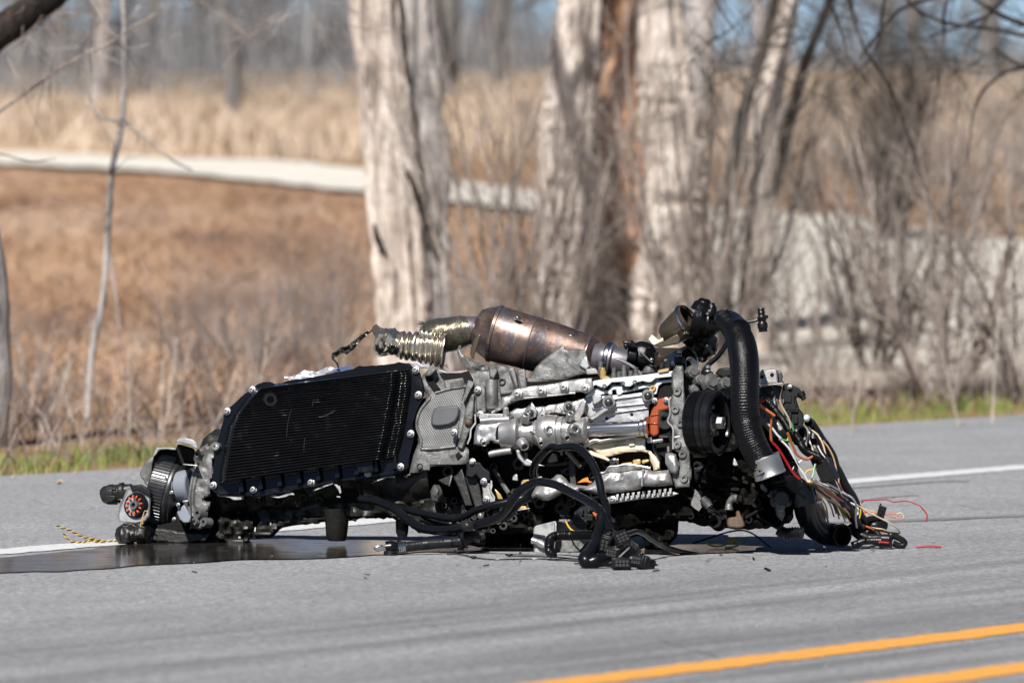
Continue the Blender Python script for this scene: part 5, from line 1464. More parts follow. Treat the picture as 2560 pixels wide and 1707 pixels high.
# timing-end flange with wavy inner lip
TF = c5((1490, 860), (1480, 800), (1530, 720), (1590, 722), (1600, 740), (1640, 1400)) + c6((870, 900), (900, 1200), (880, 1320), (740, 1335), (700, 1200), (770, 1150), (780, 1000), (730, 960), (720, 880), (750, 830), (720, 800), (700, 700), (670, 680), (690, 600), (680, 480), (720, 400), (700, 330))
mb = MB().relief(TF, -.034, .10, 5, .0014, .05, .006, 5)
tf = part('timing_case_flange', mb, M_CAST)
mb = MB().tube([E(u, v, -.034) for u, v in c6((700, 440), (680, 490), (690, 600), (668, 680), (715, 740), (720, 800), (718, 870), (720, 950))], .0035, 8, 60); part('bright_lip', mb, M_ALUB, tf)
for q in c6((760, 390), (740, 565), (790, 700), (760, 910), (810, 1005), (825, 1240)): part('bolt_boss', MB().boss(E(*q, -.036), EN, .0095, .004, .5), M_CAST, tf)
mb = MB().tube([E(u, v, -.03) for u, v in c6((735, 838), (790, 828))], .0045, 12, 6); mb.tube([E(u, v, -.03) for u, v in c6((672, 980), (670, 925))], .003, 8, 6); part('dowel_pin', mb, M_ALUB, tf)
mb = MB().relief(c6((640, 990), (700, 985), (745, 1000), (775, 1100), (765, 1180), (735, 1205), (690, 1180), (640, 1090)), -.055, .02, 4, .004, .05, .014, 10); part('bright_lug', mb, M_ALUB, tf)

# wavy baffle across the bottom of the block
BAF = d1((490, 1000), (620, 970), (720, 850), (900, 840), (1050, 800), (1200, 800), (1500, 840), (1720, 880), (1740, 950), (1800, 960), (2000, 940), (2180, 920), (2250, 1150), (2280, 1300), (1900, 1340), (1540, 1330), (1480, 1400), (1200, 1450), (820, 1500), (650, 1480), (560, 1568), (300, 1500), (100, 1440), (0, 1420)) + d2((2000, 1010), (1900, 900), (1790, 880), (1650, 960), (1500, 1030), (1380, 1020), (1260, 960), (1130, 1000), (1190, 850), (1280, 720), (1480, 620), (1580, 590), (1660, 515), (1750, 520), (1850, 600), (1900, 680), (2050, 720), (2250, 740), (2352, 700))
mb = MB().relief(BAF, -.058, .04, 5, .014, .022, .022, 22, seed=3.3)
baf = part('windage_baffle', mb, M_ALU)
mb = MB().tube([E(u, v, -.052) for u, v in d1((500, 1000), (620, 975), (720, 850), (900, 835), (1050, 800), (1200, 795), (1500, 835), (1720, 875))], .0024, 8, 60)
mb.tube([E(u, v, -.062) for u, v in d1((1520, 1320), (1530, 1100), (1560, 900))], .003, 8, 30)
part('baffle_lip', mb, M_ALUB, baf)
mb = MB().prism(d1((720, 860), (900, 850), (1200, 810), (1500, 850), (1520, 900), (1100, 980), (760, 1020), (640, 970)), -.058, -.03); part('baffle_step', mb, M_CAST, baf, bevel=.004)
mb = MB().prism(c6((75, 1490), (60, 1420), (110, 1400), (300, 1400), (500, 1385), (700, 1360), (780, 1385), (700, 1415), (400, 1440), (200, 1470)), -.03, .05)
comb = part('toothed_rail', mb, M_ALU, baf, bevel=.003)
mb = MB()
for i in range(11):
    (u, v), = c6((170 + i * 52, 1425 - i * 6)); mb.prism([(u - 4, v - 8), (u + 4, v - 9), (u + 2, v + 6), (u - 3, v + 7)], -.042, -.02)
part('tooth', mb, M_ALU, comb, bevel=.001)
(u, v), = c6((125, 1445)); part('bolt', MB().bolt(E(u, v, -.036), EN, .0095, .009), M_BOLT, comb)
mb = MB().prism(d2((2060, 680), (2170, 600), (2270, 565), (2290, 640), (2352, 660), (2330, 680), (2230, 660)), -.02, .01); part('orange_scrap', mb, part_mat('orange_plastic', (0.72, 0.22, 0.02), .35), block, bevel=.001)
mb = MB().prism(d2((790, 630), (790, 570), (830, 515), (890, 505), (905, 640)), -.02, .02); part('boss', mb, M_ALUB, block, bevel=.002)
mb = MB().prism(d2((960, 680), (1000, 620), (1100, 610), (1160, 640), (1040, 720), (970, 740)), -.01, .03); mb.prism(d2((780, 1190), (900, 1130), (1060, 1130), (1080, 1180), (900, 1200)), -.01, .05); mb.prism(d2((420, 760), (560, 900), (610, 1000), (480, 1000)), .01, .05)
part('oiled_metal', mb, M_GLD, block, bevel=.002)
mb = MB().prism(d2((540, 1250), (620, 1180), (640, 1200), (430, 1310), (420, 1300)), -.03, .0); mb.prism(d2((860, 1210), (1130, 1165), (1140, 1185), (900, 1230)), -.03, .0); mb.blob(E(*d2((170, 1330))[0], -.04), (.008, .008, .009), .2, 2, 2)
mb.prism(d2((1280, 560), (1370, 550), (1380, 610), (1280, 610)), -.06, -.02); mb.prism(d2((980, 330), (1040, 250), (1100, 270), (1090, 320)), -.03, .0)
part('bright_scrap', mb, M_ALUB, block, bevel=.001)
mb = MB().tube([E(u, v, .02) for u, v in d2((1850, 60), (2000, 220), (2130, 370))], .006, 8); mb.tube([E(u, v, .03) for u, v in d2((1500, 250), (1600, 100))], .004, 8); mb.tube([E(u, v, .03) for u, v in d2((430, 420), (560, 640), (720, 880))], .006, 8)
part('oil_line', mb, M_CAST, block)
mb = MB().prism(d2((1480, 250), (1560, 130), (1660, 100), (1690, 260), (1480, 290)), .03, .06); part('cast_block', mb, M_CAST, block, bevel=.003)

# ---- exhaust on top
cA, cB = P(1166, 814, .20), P(1502, 905, .14)
mb = MB().lathe(cA, cB, [(-.03, .0215), (.05, .0225), (.07, .036), (.085, .050), (.12, .058), (.20, .0705), (.205, .0735), (.225, .0735), (.23, .071), (.44, .069), (.445, .0695), (.52, .069), (.525, .0682), (.66, .066), (.88, .0605), (.885, .062), (.90, .062), (.905, .059), (1.0, .040)], 64, bump=.0012, bscale=18)
cat = part('catalytic_converter', mb, M_CAT)
mb = MB()
cq = (cB - cA).normalized()
for k in (.215, .49, .89):
    mb.ring(cA.lerp(cB, k), cq, .0725 if k < .3 else (.0695 if k < .6 else .0615), .0014, 56, 6)
part('weld_seam', mb, M_GREYSTEEL, cat)
mb = MB()
for q in (c3((1930, 250))[0], c5((500, 425))[0]):
    mb.blob(P(*q, .115), (.011, .006, .005), .15, 2, 2, (cq, Vector((0, 1, 0)), cq.cross(Vector((0, 1, 0)))))
part('sensor_boss', mb, M_STEEL, cat)
# clamp and outlet pipe
oA, oB = P(1484, 893, .12), P(1592, 912, .10)
mb = MB().lathe(oA, oB, [(0, .034), (.12, .040), (.2, .037), (.28, .037), (.30, .043), (.42, .044), (.44, .040), (.46, .036), (.95, .034), (1, .030)], 44)
part('outlet_pipe', mb, M_GREYSTEEL, cat)
oC = (oB - oA).normalized()
mb = MB().ring(oA.lerp(oB, .36), oC + Vector((0, -.15, 0)), .042, .005, 40, 8, 1.6); part('band_clamp', mb, M_STEEL, cat)
# shield plate
mb = MB().relief(c5((150, 740), (230, 660), (330, 580), (415, 512), (450, 570), (560, 555), (640, 565), (690, 730), (745, 745), (775, 805), (620, 800), (450, 850), (100, 890), (40, 880), (45, 840), (100, 840)), -.012, .012, 6, .0022, .03, .004, 4, jag=1)
shield = part('heat_shield', mb, M_CAST, label='dirty grey cast shield plate')
mb = MB().prism(c5((575, 720), (600, 660), (650, 620), (685, 730), (640, 760)), -.022, .0); mb.prism(c5((640, 750), (745, 745), (775, 800), (650, 810)), -.03, .0); part('shield_fold', mb, M_ALUB, shield, bevel=.003)
# inlet: collar, braided sleeve, bellows, torn mouth, strap
mb = MB().lathe(P(1160, 828, .2), P(1205, 818, .2), [(0, .036), (.2, .037), (.8, .030), (1, .024)], 40); part('collar', mb, M_GREYSTEEL, cat)
bA, bB = P(1085, 842, .19), P(1172, 826, .2)
prof = []
for i in range(121):
    s_ = -.25 + 1.27 * i / 120
    prof.append((s_, float(np.interp(s_, [-.25, -.15, 0, .25, .6, .85, .95, 1.02], [.034, .041, .043, .044, .044, .041, .038, .036])) + .0009 * math.sin(i * 2 * math.pi / 4)))
mb = MB().lathe(bA, bB, prof, 64, bump=.003, bscale=22)
c_ = catmull([P(1078, 882, .17), P(1120, 890, .16), P(1160, 870, .16)], 8)
part('braided_sleeve', mb, M_BRAID, cat)
mb = MB()
for i in range(60):
    g = 2 * math.pi * i / 60; ax = (bB - bA).normalized(); a = ax.orthogonal().normalized(); b = ax.cross(a); e = a * math.cos(g) + b * math.sin(g)
    p0 = bA - ax * .018 + e * .040
    mb.tube([p0, p0 - ax * rr.uniform(.004, .014) + e * rr.uniform(-.004, .006), p0 - ax * rr.uniform(.008, .020) + e * rr.uniform(-.004, .010) + Vector((rr.uniform(-.003, .003),) * 3)], .0007, 4, 4)
for i in range(40):
    q = e1((rr.uniform(300, 640), rr.uniform(280, 400)))[0]
    mb.tube([P(*q, .13), P(q[0] + rr.uniform(-5, 5), q[1] + rr.uniform(-6, 4), .13)], .0009, 4, 2)
part('frayed_wire', mb, M_DBOLT, cat, kind='stuff')
beA, beB = P(1000, 862, .17), P(1112, 876, .16)
prof = []
for i in range(97):
    s = i / 96; r = .030 + .008 * s
    prof.append((s, r - .004 + .0105 * abs(math.sin(s * math.pi * 7.5 + .5 * math.sin(s * 9))) ** .6))
mb = MB().lathe(beA, beB, prof, 44, bump=.0045, bscale=16); bel = part('bellows', mb, M_GOLD, cat)
mb = MB()
q = c3((1065, 425))[0]
for k in range(3): mb.ring(P(q[0] - 12 + k * 11, q[1] - 2 + k * 2, .145), Vector((.9, -.3, .2)), .014 - k * .001, .0052, 28, 8)
part('coil_loop', mb, M_GOLD, bel)
mb = MB().lathe(P(938, 845, .17), P(1004, 862, .17), [(0, .030), (.1, .036), (.3, .040), (.5, .037), (.7, .030), (1, .029)], 40, bump=.014, bscale=26, steps=30)
tm = part('torn_mouth', mb, M_GOLD, bel)
mb = MB().lathe(P(945, 848, .165), P(1000, 860, .165), [(0, .027), (.3, .033), (.6, .027), (.6, 0)], 32, bump=.008, bscale=26, steps=20); part('mouth_inside', mb, M_PIPE, tm)
mb = MB().prism(c3((505, 380), (515, 340), (550, 310), (600, 350), (655, 360), (660, 390), (720, 400), (800, 420), (790, 470), (700, 430), (620, 420), (580, 470), (540, 440)), .06, .12, jag=2); part('torn_flap', mb, M_PIPE, tm, bevel=.002)
M_STRAP = part_mat('sooty_strap_steel', (0.16, 0.15, 0.13), .35, .85, (0.05, 0.045, 0.04), 40, .4, .3, 200)
wdv = Vector((.3, .6, .7))
mb = MB().relief(c3((512, 368), (505, 388), (440, 440), (385, 495), (330, 562), (290, 592), (262, 615), (238, 600), (200, 604), (172, 632), (128, 642), (113, 600), (150, 580), (190, 545), (260, 528), (330, 478), (400, 418), (470, 378)), .0, .004, 3, .016, .09, .002, 3, fn=lambda u, v, d: P(u, v, .12 + d))
mb.strip([P(*q, .12) for q in c3((130, 610), (125, 650), (160, 690), (185, 742))], [.004, .003, .002], .0008, Vector((1, .3, 0)), .003, 20)
part('torn_strap', mb, M_STRAP, tm)
# cross bracket under the exhaust
mb = MB().relief(e1((850, -60), (900, -160), (960, -150), (930, -40), (1000, 60), (1130, 130), (1170, 200), (1260, 240), (1400, 250), (1580, 330), (1580, 440), (1300, 420), (1250, 540), (1200, 470), (1100, 380), (1000, 310), (930, 230), (880, 90)), .02, .035, 4, .006, .05, .003, 4)
br = part('torn_bracket', mb, M_CAST)
mb = MB().prism(c3((1470, 600), (1500, 480), (1530, 420), (1578, 415), (1545, 520), (1500, 660)), .02, .035); part('heat_tinted_edge', mb, M_PIPE, br, bevel=.002)
mb = MB().prism(c3((1150, 755), (1250, 785), (1380, 770), (1440, 765), (1500, 830), (1520, 870), (1500, 870), (1440, 790), (1250, 800), (1170, 780)), .0, .03); part('bell_edge', mb, M_ALUB, bell, bevel=.001)

# ---- upper rear: actuator, tubes, intake
mb = MB().blob(P(1606, 890, .05), (.038, .036, .036), .10, 1.2, 4); act = part('vacuum_actuator', mb, M_HOSE)
mb = MB().lathe(P(1568, 885, .03), P(1590, 888, .03), [(0, 0), (0, .022), (.4, .026), (1, .026)], 24, bump=.002); mb.lathe(P(1640, 880, .04), P(1645, 915, .04), [(0, 0), (0, .012), (1, .014), (1, 0)], 20)
part('actuator_cap', mb, M_BLK, act)
mb = MB().tube([P(*q, -.0) for q in d6((1230, 1170), (1290, 1200), (1380, 1280), (1440, 1340), (1500, 1380))], .0022, 7); mb.blob(P(*d6((1480, 1320))[0], -.0), (.005, .005, .005), .1, 1, 2); part('spring_clip', mb, M_GOLD, act)
mb = MB().lathe(P(1622, 945, .03), P(1628, 912, .03), [(0, .018), (.5, .018), (.8, .016), (1, .013), (1, 0)], 24); part('nozzle', mb, M_CAST, act)
mb = MB().tube([P(*q, .0) for q in d6((920, 1000), (960, 985), (1040, 1000), (1140, 1050))], [.004, .006, .010, .008], 10, bump=.2); mb.blob(P(*d6((980, 1060))[0], .0), (.007, .007, .008), .15, 1, 2); part('small_clip', mb, M_BLK, act)
mb = MB().tube([P(*q, -.03) for q in d6((800, 1320), (850, 1330), (1000, 1400), (1150, 1490), (1280, 1620))], .0042, 10); part('dipstick_tube', mb, part_mat('galvanised_tube', (0.36, 0.37, 0.39), .4, .6), act)
mb = MB().lathe(P(1628, 898, .08), P(1722, 904, .0), [(0, .02), (0, .030), (.9, .034), (1, .036)], 36); tube_ = part('charge_pipe', mb, M_PIPE)
rc = P(1718, 908, -.005); rn = Vector((.78, -.60, .1))
mb = MB().ring(rc, rn, .040, .0035, 48, 8, 1.8); mb.lathe(rc - rn.normalized() * .05, rc, [(0, .030), (.5, .036), (1, .0395)], 40); part('pipe_mouth', mb, M_STEEL, tube_)
mb = MB().lathe(rc - rn.normalized() * .04, rc - rn.normalized() * .006, [(0, 0), (0, .028), (1, .037)], 36); part('pipe_inside', mb, M_PIPE, tube_)
mb = MB()
for k in range(4): mb.ring(P(1722 + k * 3, 914 + k * 2, -.02), Vector((.78, -.55, .3)), .016 + .004 * k, .0016, 30, 6)
part('bright_fins', mb, M_ALUB, tube_)
for (q, h) in ((d6((2025, 1230))[0], .9), (c5((1842, 760))[0], .8)):
    c = P(*q, -.04)
    part('sensor', MB().lathe(c + Vector((0, 0, .004)), c - Vector((0, 0, .045 * h)), [(0, 0), (0, .007), (.2, .007), (.22, .0125), (.34, .0135), (.4, .0125), (.55, .0135), (.6, .011), (1, .011), (1, 0)], 20), M_BLK, tube_)
    part('sensor_tip', MB().lathe(c + Vector((0, 0, .011)), c + Vector((0, 0, -.004)), [(0, 0), (0, .006), (.6, .0065), (1, .008), (1, 0)], 12), M_BOLT, tube_)
iA, iB = P(1662, 842, .05), P(1726, 796, .02)
mb = MB().lathe(iA, iB, [(0, .0), (0, .024), (.15, .032), (.5, .038), (.85, .041), (1, .041)], 40, bump=.002)
intake = part('intake_pipe', mb, M_PIPE)
ia = (iB - iA).normalized()
mb = MB().ring(iA.lerp(iB, .86), ia + Vector((0.1, -.1, 0)), .0425, .0028, 44, 8, 1.4); part('hose_clamp', mb, M_STEEL, intake)
mb = MB().prism(d6((1520, 1040), (1700, 970), (1980, 810), (2050, 900), (2020, 1010), (1640, 1090)), -.06, .06); part('wedge_bracket', mb, M_PIPE, intake, bevel=.003)
mb = MB().prism(d6((1420, 920), (1490, 830), (1620, 940), (1700, 890), (1712, 940), (1540, 1030), (1500, 1020)), -.05, -.046, fn=E); part('paper_tag', mb, M_TAG, intake)
mb = MB().tube([P(*q, .02) for q in c5((1690, 270), (1760, 290), (1850, 310), (1930, 290), (1985, 260))], [.044, .043, .036, .026, .022], 22, 24, bump=.10)
boot = part('rubber_boot', mb, M_HOSE, intake)
mb = MB().tube([P(*q, .01) for q in c5((1760, 200), (1800, 120), (1815, 65))], [.026, .026, .012], 18, 14, bump=.12); mb.tube([P(*q, .0) for q in c5((1850, 230), (1880, 170), (1870, 110))], [.016, .014, .008], 12, 12, bump=.15)
mb.tube([P(*q, .0) for q in c5((1900, 260), (1980, 240), (2020, 200), (2038, 150))], [.018, .012, .006, .001], 10, 14, bump=.15)
part('torn_rubber', mb, M_HOSE, boot)
mb = MB().blob(P(1760, 862, .06), (.034, .04, .036), .3, 1.6, 4); mb.blob(P(1735, 842, .08), (.03, .03, .03), .25, 1.8, 3); mb.blob(P(1755, 896, .05), (.014, .014, .010), .3, 2, 3); part('solenoid_valve', mb, M_BLK, intake)
mb = MB().tube([P(*q, .0) for q in c5((2030, 400), (2040, 470), (2000, 550), (1930, 640), (1850, 710), (1800, 780), (1795, 820))], .0065, 10); part('breather_hose', mb, M_RUB, intake)
# cylinder head pieces peeking out on the right
mb = MB()
mb.prism(c5((1330, 790), (1380, 760), (1480, 730), (1560, 722), (1800, 850), (1900, 830), (2060, 880), (2060, 1050), (1640, 1120), (1600, 900)), .04, .2)
head = part('cylinder_head', mb, M_CAST, bevel=.006)
mb = MB()
for q, r, h in ((c5((1680, 800))[0], .020, .03), (c5((1740, 870))[0], .016, .03), (c5((1850, 900))[0], .024, .04), (c5((1980, 920))[0], .020, .05), (c5((2000, 900))[0], .026, .02), (c5((1700, 960))[0], .014, .02)):
    mb.lathe(E(*q, .03), E(*q, .03) + Vector((.25, -.85, .2)) * h, [(0, r), (.7, r * .95), (.85, r * .8), (.87, r * .6), (1, r * .55), (1, 0)], 8, bump=.003, bscale=40)
part('boss', mb, M_CAST, head)
mb = MB()
for q in ((1502, 915), (1535, 930), (1548, 940), (1560, 925), (1577, 938), (1590, 930), (1655, 918), (1672, 912)):
    mb.lathe(E(*q, .03) + Vector((0, 0, -.03)), E(*q, .03) + Vector((0, 0, .012)), [(0, .008), (.6, .008), (.65, .006), (1, .006), (1, 0)], 12)
part('stud', mb, M_CAST, head)
(u, v), = c6((30, 200)); part('brass_plug', MB().lathe(E(u, v, .0) - Vector((0, 0, .015)), E(u, v, .0) + Vector((0, 0, .012)), [(0, .008), (.7, .008), (.7, .006), (1, .006), (1, 0)], 12), M_GLD, head)
mb = MB().prism(c5((1910, 800), (1950, 745), (2070, 740), (2080, 820), (1990, 840)), .0, .06); part('black_connector', mb, M_BLK, head, bevel=.004)

M_PUL = part_mat('glossy_black_pulley', (0.005, 0.005, 0.0055), .20, 0.0, (0.009, 0.009, 0.0095), 20, .5, .1, 200, spec=.45)
# pulley
pd = Vector((.90, -.43, .02)).normalized()
pf = P(1799, 1057, -.30); pb0 = pf - pd * .068
R_ = .0805
prof = [(0, .02), (0, R_ * .94)]
for i in range(7):
    a = .08 + i * .052
    prof += [(a, R_ * .985), (a + .016, R_ * .985), (a + .024, R_ * .91), (a + .036, R_ * .91), (a + .044, R_ * .985)]
prof += [(.47, R_ * .95), (.50, R_ * .95), (.52, R_), (.68, R_), (.70, R_ * .965), (.73, R_ * .965), (.75, R_ * 1.0), (.97, R_ * .99), (1.0, R_ * .95), (1.0, R_ * .80), (.93, R_ * .77), (.6, R_ * .74), (.45, R_ * .70), (.42, R_ * .3), (.42, 0)]
mb = MB().lathe(pb0, pf, prof, 128); pul = part('crank_pulley', mb, M_PUL)
pc2 = pb0.lerp(pf, .42); pa2 = pd.cross(Vector((0, 0, 1))).normalized(); pb2 = pd.cross(pa2)
mb = MB().lathe(pc2, pf + pd * .004, [(0, .034), (.25, .033), (.3, .024), (.55, .022), (.6, .013)], 36)
mb.lathe(pc2, pf + pd * .012, [(0, .02), (.55, .0165), (.98, .0160), (1, .013), (1, .0065), (.7, .006), (.7, 0)], 6)
part('hub', mb, M_ALUB, pul, ang=25)
for i in range(6):
    g = 2 * math.pi * i / 6 + .35; c = pc2 + (pa2 * math.cos(g) + pb2 * math.sin(g)) * .040 + pd * .010
    part('bolt', MB().bolt(c, pd, .0095, .012), M_BOLT, pul)

M_SLV = part_mat('brushed_sleeve', (0.60, 0.59, 0.57), .38, .9, (0.46, 0.45, 0.42), 16, .5, .12, 200)
# big ribbed hose and metal sleeve
hp = [P(*q, y) for q, y in zip(((1812, 800), (1830, 818), (1849, 845), (1858, 885), (1862, 935), (1862, 1000), (1866, 1055), (1880, 1105), (1903, 1150), (1912, 1166)), (-.20, -.24, -.30, -.36, -.40, -.42, -.42, -.42, -.42, -.42))]
mb = MB().tube(hp, [.026, .028, .033, .036, .036, .0355, .0355, .0355, .035, .034], 36, None, (.0060, .0008))
hose = part('coolant_hose', mb, M_HOSE, ang=60)
mb = MB().tube([P(*q, y) for q, y in zip(((1805, 796), (1832, 806), (1850, 826)), (-.16, -.22, -.28))], [.022, .026, .028], 20, 16, bump=.08); part('hose_end', mb, M_RUB, hose)
sA, sB = P(1909, 1142, -.42), P(1927, 1190, -.42)
mb = MB().lathe(sA, sB, [(0, .0345), (0, .0385), (.06, .0395), (.12, .0385), (.9, .0385), (.94, .040), (1, .0395), (1, .034)], 48); slv = part('metal_sleeve', mb, M_SLV, hose)
mb = MB()
for q in (c6((1530, 1105))[0], c6((1565, 1165))[0]): mb.blob(P(*q, -.4590), (.003, .002, .003), .3, 2, 2)
mb.tube([P(*q, -.457) for q in c6((1540, 1215), (1580, 1200), (1612, 1178))], .0016, 6); part('notch', mb, M_CAVITY, slv)
# elbow and lower radiator hose
mb = MB().lathe(P(1960, 1178, -.32), P(1986, 1218, -.30), [(0, .028), (0, .035), (.12, .036), (.2, .033), (.4, .030), (.8, .027), (1, .025), (1, 0)], 36)
mb.tube([P(*q, -.29) for q in ((1978, 1210), (1994, 1222), (2006, 1238), (2012, 1262))], [.026, .029, .030, .030], 26, 20)
elb = part('hose_elbow', mb, M_RUB)
mb = MB().ring(P(1962, 1181, -.32), P(1986, 1218, -.30) - P(1960, 1178, -.32), .034, .004, 36, 8); part('elbow_lip', mb, M_RUB, elb)
low = [P(*q, y) for q, y in zip(((2009, 1236), (2014, 1258), (2020, 1286), (2034, 1313), (2058, 1331), (2084, 1336), (2104, 1338)), (-.28, -.25, -.21, -.16, -.115, -.10, -.125))]
mb = MB().tube(low, [.031, .0315, .0305, .030, .029, .028, .0275], 30, 48, cap=False); lh = part('lower_hose', mb, M_RUB)
mn = (low[-1] - catmull(low, 48)[-2]).normalized(); mc = low[-1]
mb = MB().ring(mc, mn, .0262, .0034, 40, 10, 1.6); part('hose_rim', mb, M_RUB, lh)
mb = MB().lathe(mc - mn * .03, mc + mn * .001, [(0, 0), (0, .020), (1, .0240)], 36); part('hose_inside', mb, M_CAVITY, lh)
cc = P(2013, 1256, -.235)
mb = MB().ring(cc, Vector((.22, -.1, 1)), .0325, .0028, 40, 8, 2.0); mb.tube([cc + Vector((-.012, -.036, -.004)), cc + Vector((.03, -.030, .004))], .0045, 12, 4); mb.bolt(cc + Vector((.036, -.029, .005)), (1, -.1, .1), .006, .006); part('hose_clamp', mb, M_STEEL, lh)

# quick-fit sensor on a thin lead
mb = MB().tube([P(*q, -.2) for q in c5((2130, 292), (2200, 295), (2280, 285), (2330, 270))], .0042, 8); qs = part('temperature_sensor', mb, M_BLK)
c = P(1904, 800, -.2)
mb = MB().lathe(c + Vector((-.002, 0, .030)), c + Vector((.004, 0, -.029)), [(0, 0), (0, .008), (.06, .0095), (.12, .008), (.2, .010), (.26, .008), (.34, .009), (.4, .0125), (.5, .0115), (.56, .009), (.66, .0128), (.84, .0128), (.86, .011), (1, .011), (1, 0)], 22); mb.box(c + Vector((.010, 0, .008)), Vector((.006, 0, 0)), Vector((0, .006, 0)), Vector((0, 0, .004))); part('sensor_body', mb, M_BLK, qs)

# ---- ancillaries on the far right
mb = MB().prism(d7((310, 490), (310, 230), (350, 190), (600, 165), (650, 200), (670, 440), (560, 455)), -.04, .08)
rc_ = part('head_cover', mb, M_ALUB, bevel=.006)
mb = MB().prism(d7((640, 190), (740, 240), (765, 320), (745, 390), (790, 440), (770, 480), (665, 440)), -.02, .06); part('cover_edge', mb, M_DBOLT, rc_, bevel=.004)
mb = MB().prism(d7((300, 500), (560, 460), (770, 440), (770, 470), (560, 490), (310, 520)), -.05, .05); part('cover_gasket', mb, M_ALU, rc_, bevel=.002)
for q in d7((350, 330), (550, 290)): part('hole', MB().lathe(E(*q, -.0395), E(*q, -.0415), [(0, .005), (1, .005), (1, 0)], 14), M_CAVITY, rc_)  # black discs paint the shade of the cover's holes
mb = MB().prism(d7((310, 520), (600, 490), (760, 500), (700, 700), (660, 1000), (900, 1400), (700, 1500), (560, 1500), (300, 1200)), -.01, .12); hd2 = part('cylinder_head', mb, M_CAST, bevel=.006)
mb = MB().prism(d7((320, 530), (580, 490), (600, 600), (640, 900), (600, 930), (560, 860), (570, 660), (480, 560)), -.024, .0); mb.prism(d7((600, 1130), (700, 1250), (780, 1320), (740, 1410), (660, 1380), (610, 1260)), -.03, .0); part('casting_rib', mb, M_ALUB, hd2, bevel=.004)
mb = MB()
for q in d7((350, 640), (490, 620)): mb.ring(E(*q, -.03), EN, .010, .004, 20, 8)
mb.prism(d7((320, 570), (430, 600), (440, 690), (310, 700)), -.035, -.01); part('rubber_grommet', mb, M_BLK, hd2, bevel=.002)
AL = d7((760, 500), (800, 460), (880, 460), (1000, 520), (1070, 540), (1130, 620), (1180, 690), (1205, 760), (1170, 805), (1125, 770), (1100, 740), (1020, 730), (1050, 840), (1090, 960), (1160, 1040), (1180, 1180), (1150, 1290), (1050, 1330), (940, 1300), (860, 1150), (760, 900), (720, 700))
mb = MB().prism(AL, -.03, .06); alt = part('throttle_motor', mb, M_BLK, bevel=.006)
mb = MB()
for i in range(9):
    q = d7((rr.uniform(800, 1060), rr.uniform(560, 1200)))[0]; mb.box(E(*q, -.03), EU * rr.uniform(.004, .012), EW * rr.uniform(.004, .016), ENN * rr.uniform(.004, .010))
mb.lathe(E(*d7((1110, 640))[0], -.03), E(*d7((1180, 770))[0], -.03), [(0, .010), (.6, .009), (.62, .006), (.8, .006), (.82, .007), (1, .006), (1, 0)], 16)
part('motor_boss', mb, M_BLK, alt, bevel=.001)
(u, v), = d7((895, 525)); part('bolt', MB().bolt(E(u, v, -.036), EN, .006, .006), M_BOLT, alt)
mb = MB().blob(E(*d7((1228, 1140))[0], -.02), (.0085, .009, .0098), .12, 1.5, 3); part('clear_cap', mb, part_mat('pale_clear_plastic', (0.62, 0.66, 0.74), .15), alt)
mb = MB().prism(d7((760, 770), (790, 755), (797, 830), (765, 840)), -.034, -.02); part('metal_clip', mb, M_ALU, alt)
c = E(*d7((1080, 1470))[0], -.03)
mb = MB().ring(c, (.75, -.6, .0), .021, .0055, 36, 10, 1.8); mb.ring(c + Vector((.006, -.005, 0)), (.75, -.6, .0), .021, .0022, 36, 8); mb.lathe(c - Vector((.04, -.03, 0)), c, [(0, .018), (1, .021)], 30); part('open_duct', mb, M_BLK, alt)
# dark lower mass under the pulley, rust-stained pump
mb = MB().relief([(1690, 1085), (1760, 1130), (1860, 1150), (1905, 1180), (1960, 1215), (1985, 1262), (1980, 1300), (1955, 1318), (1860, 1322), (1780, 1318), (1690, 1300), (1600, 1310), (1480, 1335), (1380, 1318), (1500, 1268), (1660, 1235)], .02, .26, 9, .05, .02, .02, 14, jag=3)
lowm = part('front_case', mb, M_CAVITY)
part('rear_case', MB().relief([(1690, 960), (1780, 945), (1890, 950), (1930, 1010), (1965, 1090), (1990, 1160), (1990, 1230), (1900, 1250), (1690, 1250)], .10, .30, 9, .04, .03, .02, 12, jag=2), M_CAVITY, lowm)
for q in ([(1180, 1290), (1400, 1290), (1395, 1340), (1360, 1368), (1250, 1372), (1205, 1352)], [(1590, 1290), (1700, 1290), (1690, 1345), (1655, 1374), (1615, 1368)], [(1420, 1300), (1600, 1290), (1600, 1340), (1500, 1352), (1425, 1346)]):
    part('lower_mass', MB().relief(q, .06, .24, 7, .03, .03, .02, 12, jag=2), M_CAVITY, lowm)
mb = MB()
for i in range(34):
    u, v = rr.uniform(1700, 1960), rr.uniform(1160, 1310)
    if v < 1190 and u > 1880: continue
    if rr.random() < .6: mb.boss(E(u, v, .02), EN, rr.uniform(.006, .018), rr.uniform(.006, .03))
    else: mb.box(E(u, v, .02), (EU * 1 + EW * rr.uniform(-1, 1)) * rr.uniform(.01, .03), EW * .004, ENN * .02)
part('boss', mb, M_CAVITY, lowm, bevel=.001, kind='stuff')
mb = MB()
mb.prism(d4((640, 540), (690, 590), (740, 690), (800, 780), (700, 900), (640, 860), (570, 800), (600, 680)), -.04, .03, jag=2)
mb.tube([E(u, v, -.05) for u, v in d4((760, 690), (830, 770), (880, 830))], [.009, .012, .010], 14, 20, (.0045, .0013))
part('engine_mount', mb, M_CAST, lowm, bevel=.003)
mb = MB().tube([E(u, v, -.04) for u, v in d4((1190, 880), (1200, 760), (1260, 690), (1330, 690))], [.011, .008, .009, .010], 14, 24, bump=.1); part('coolant_stub', mb, M_CAST, lowm)
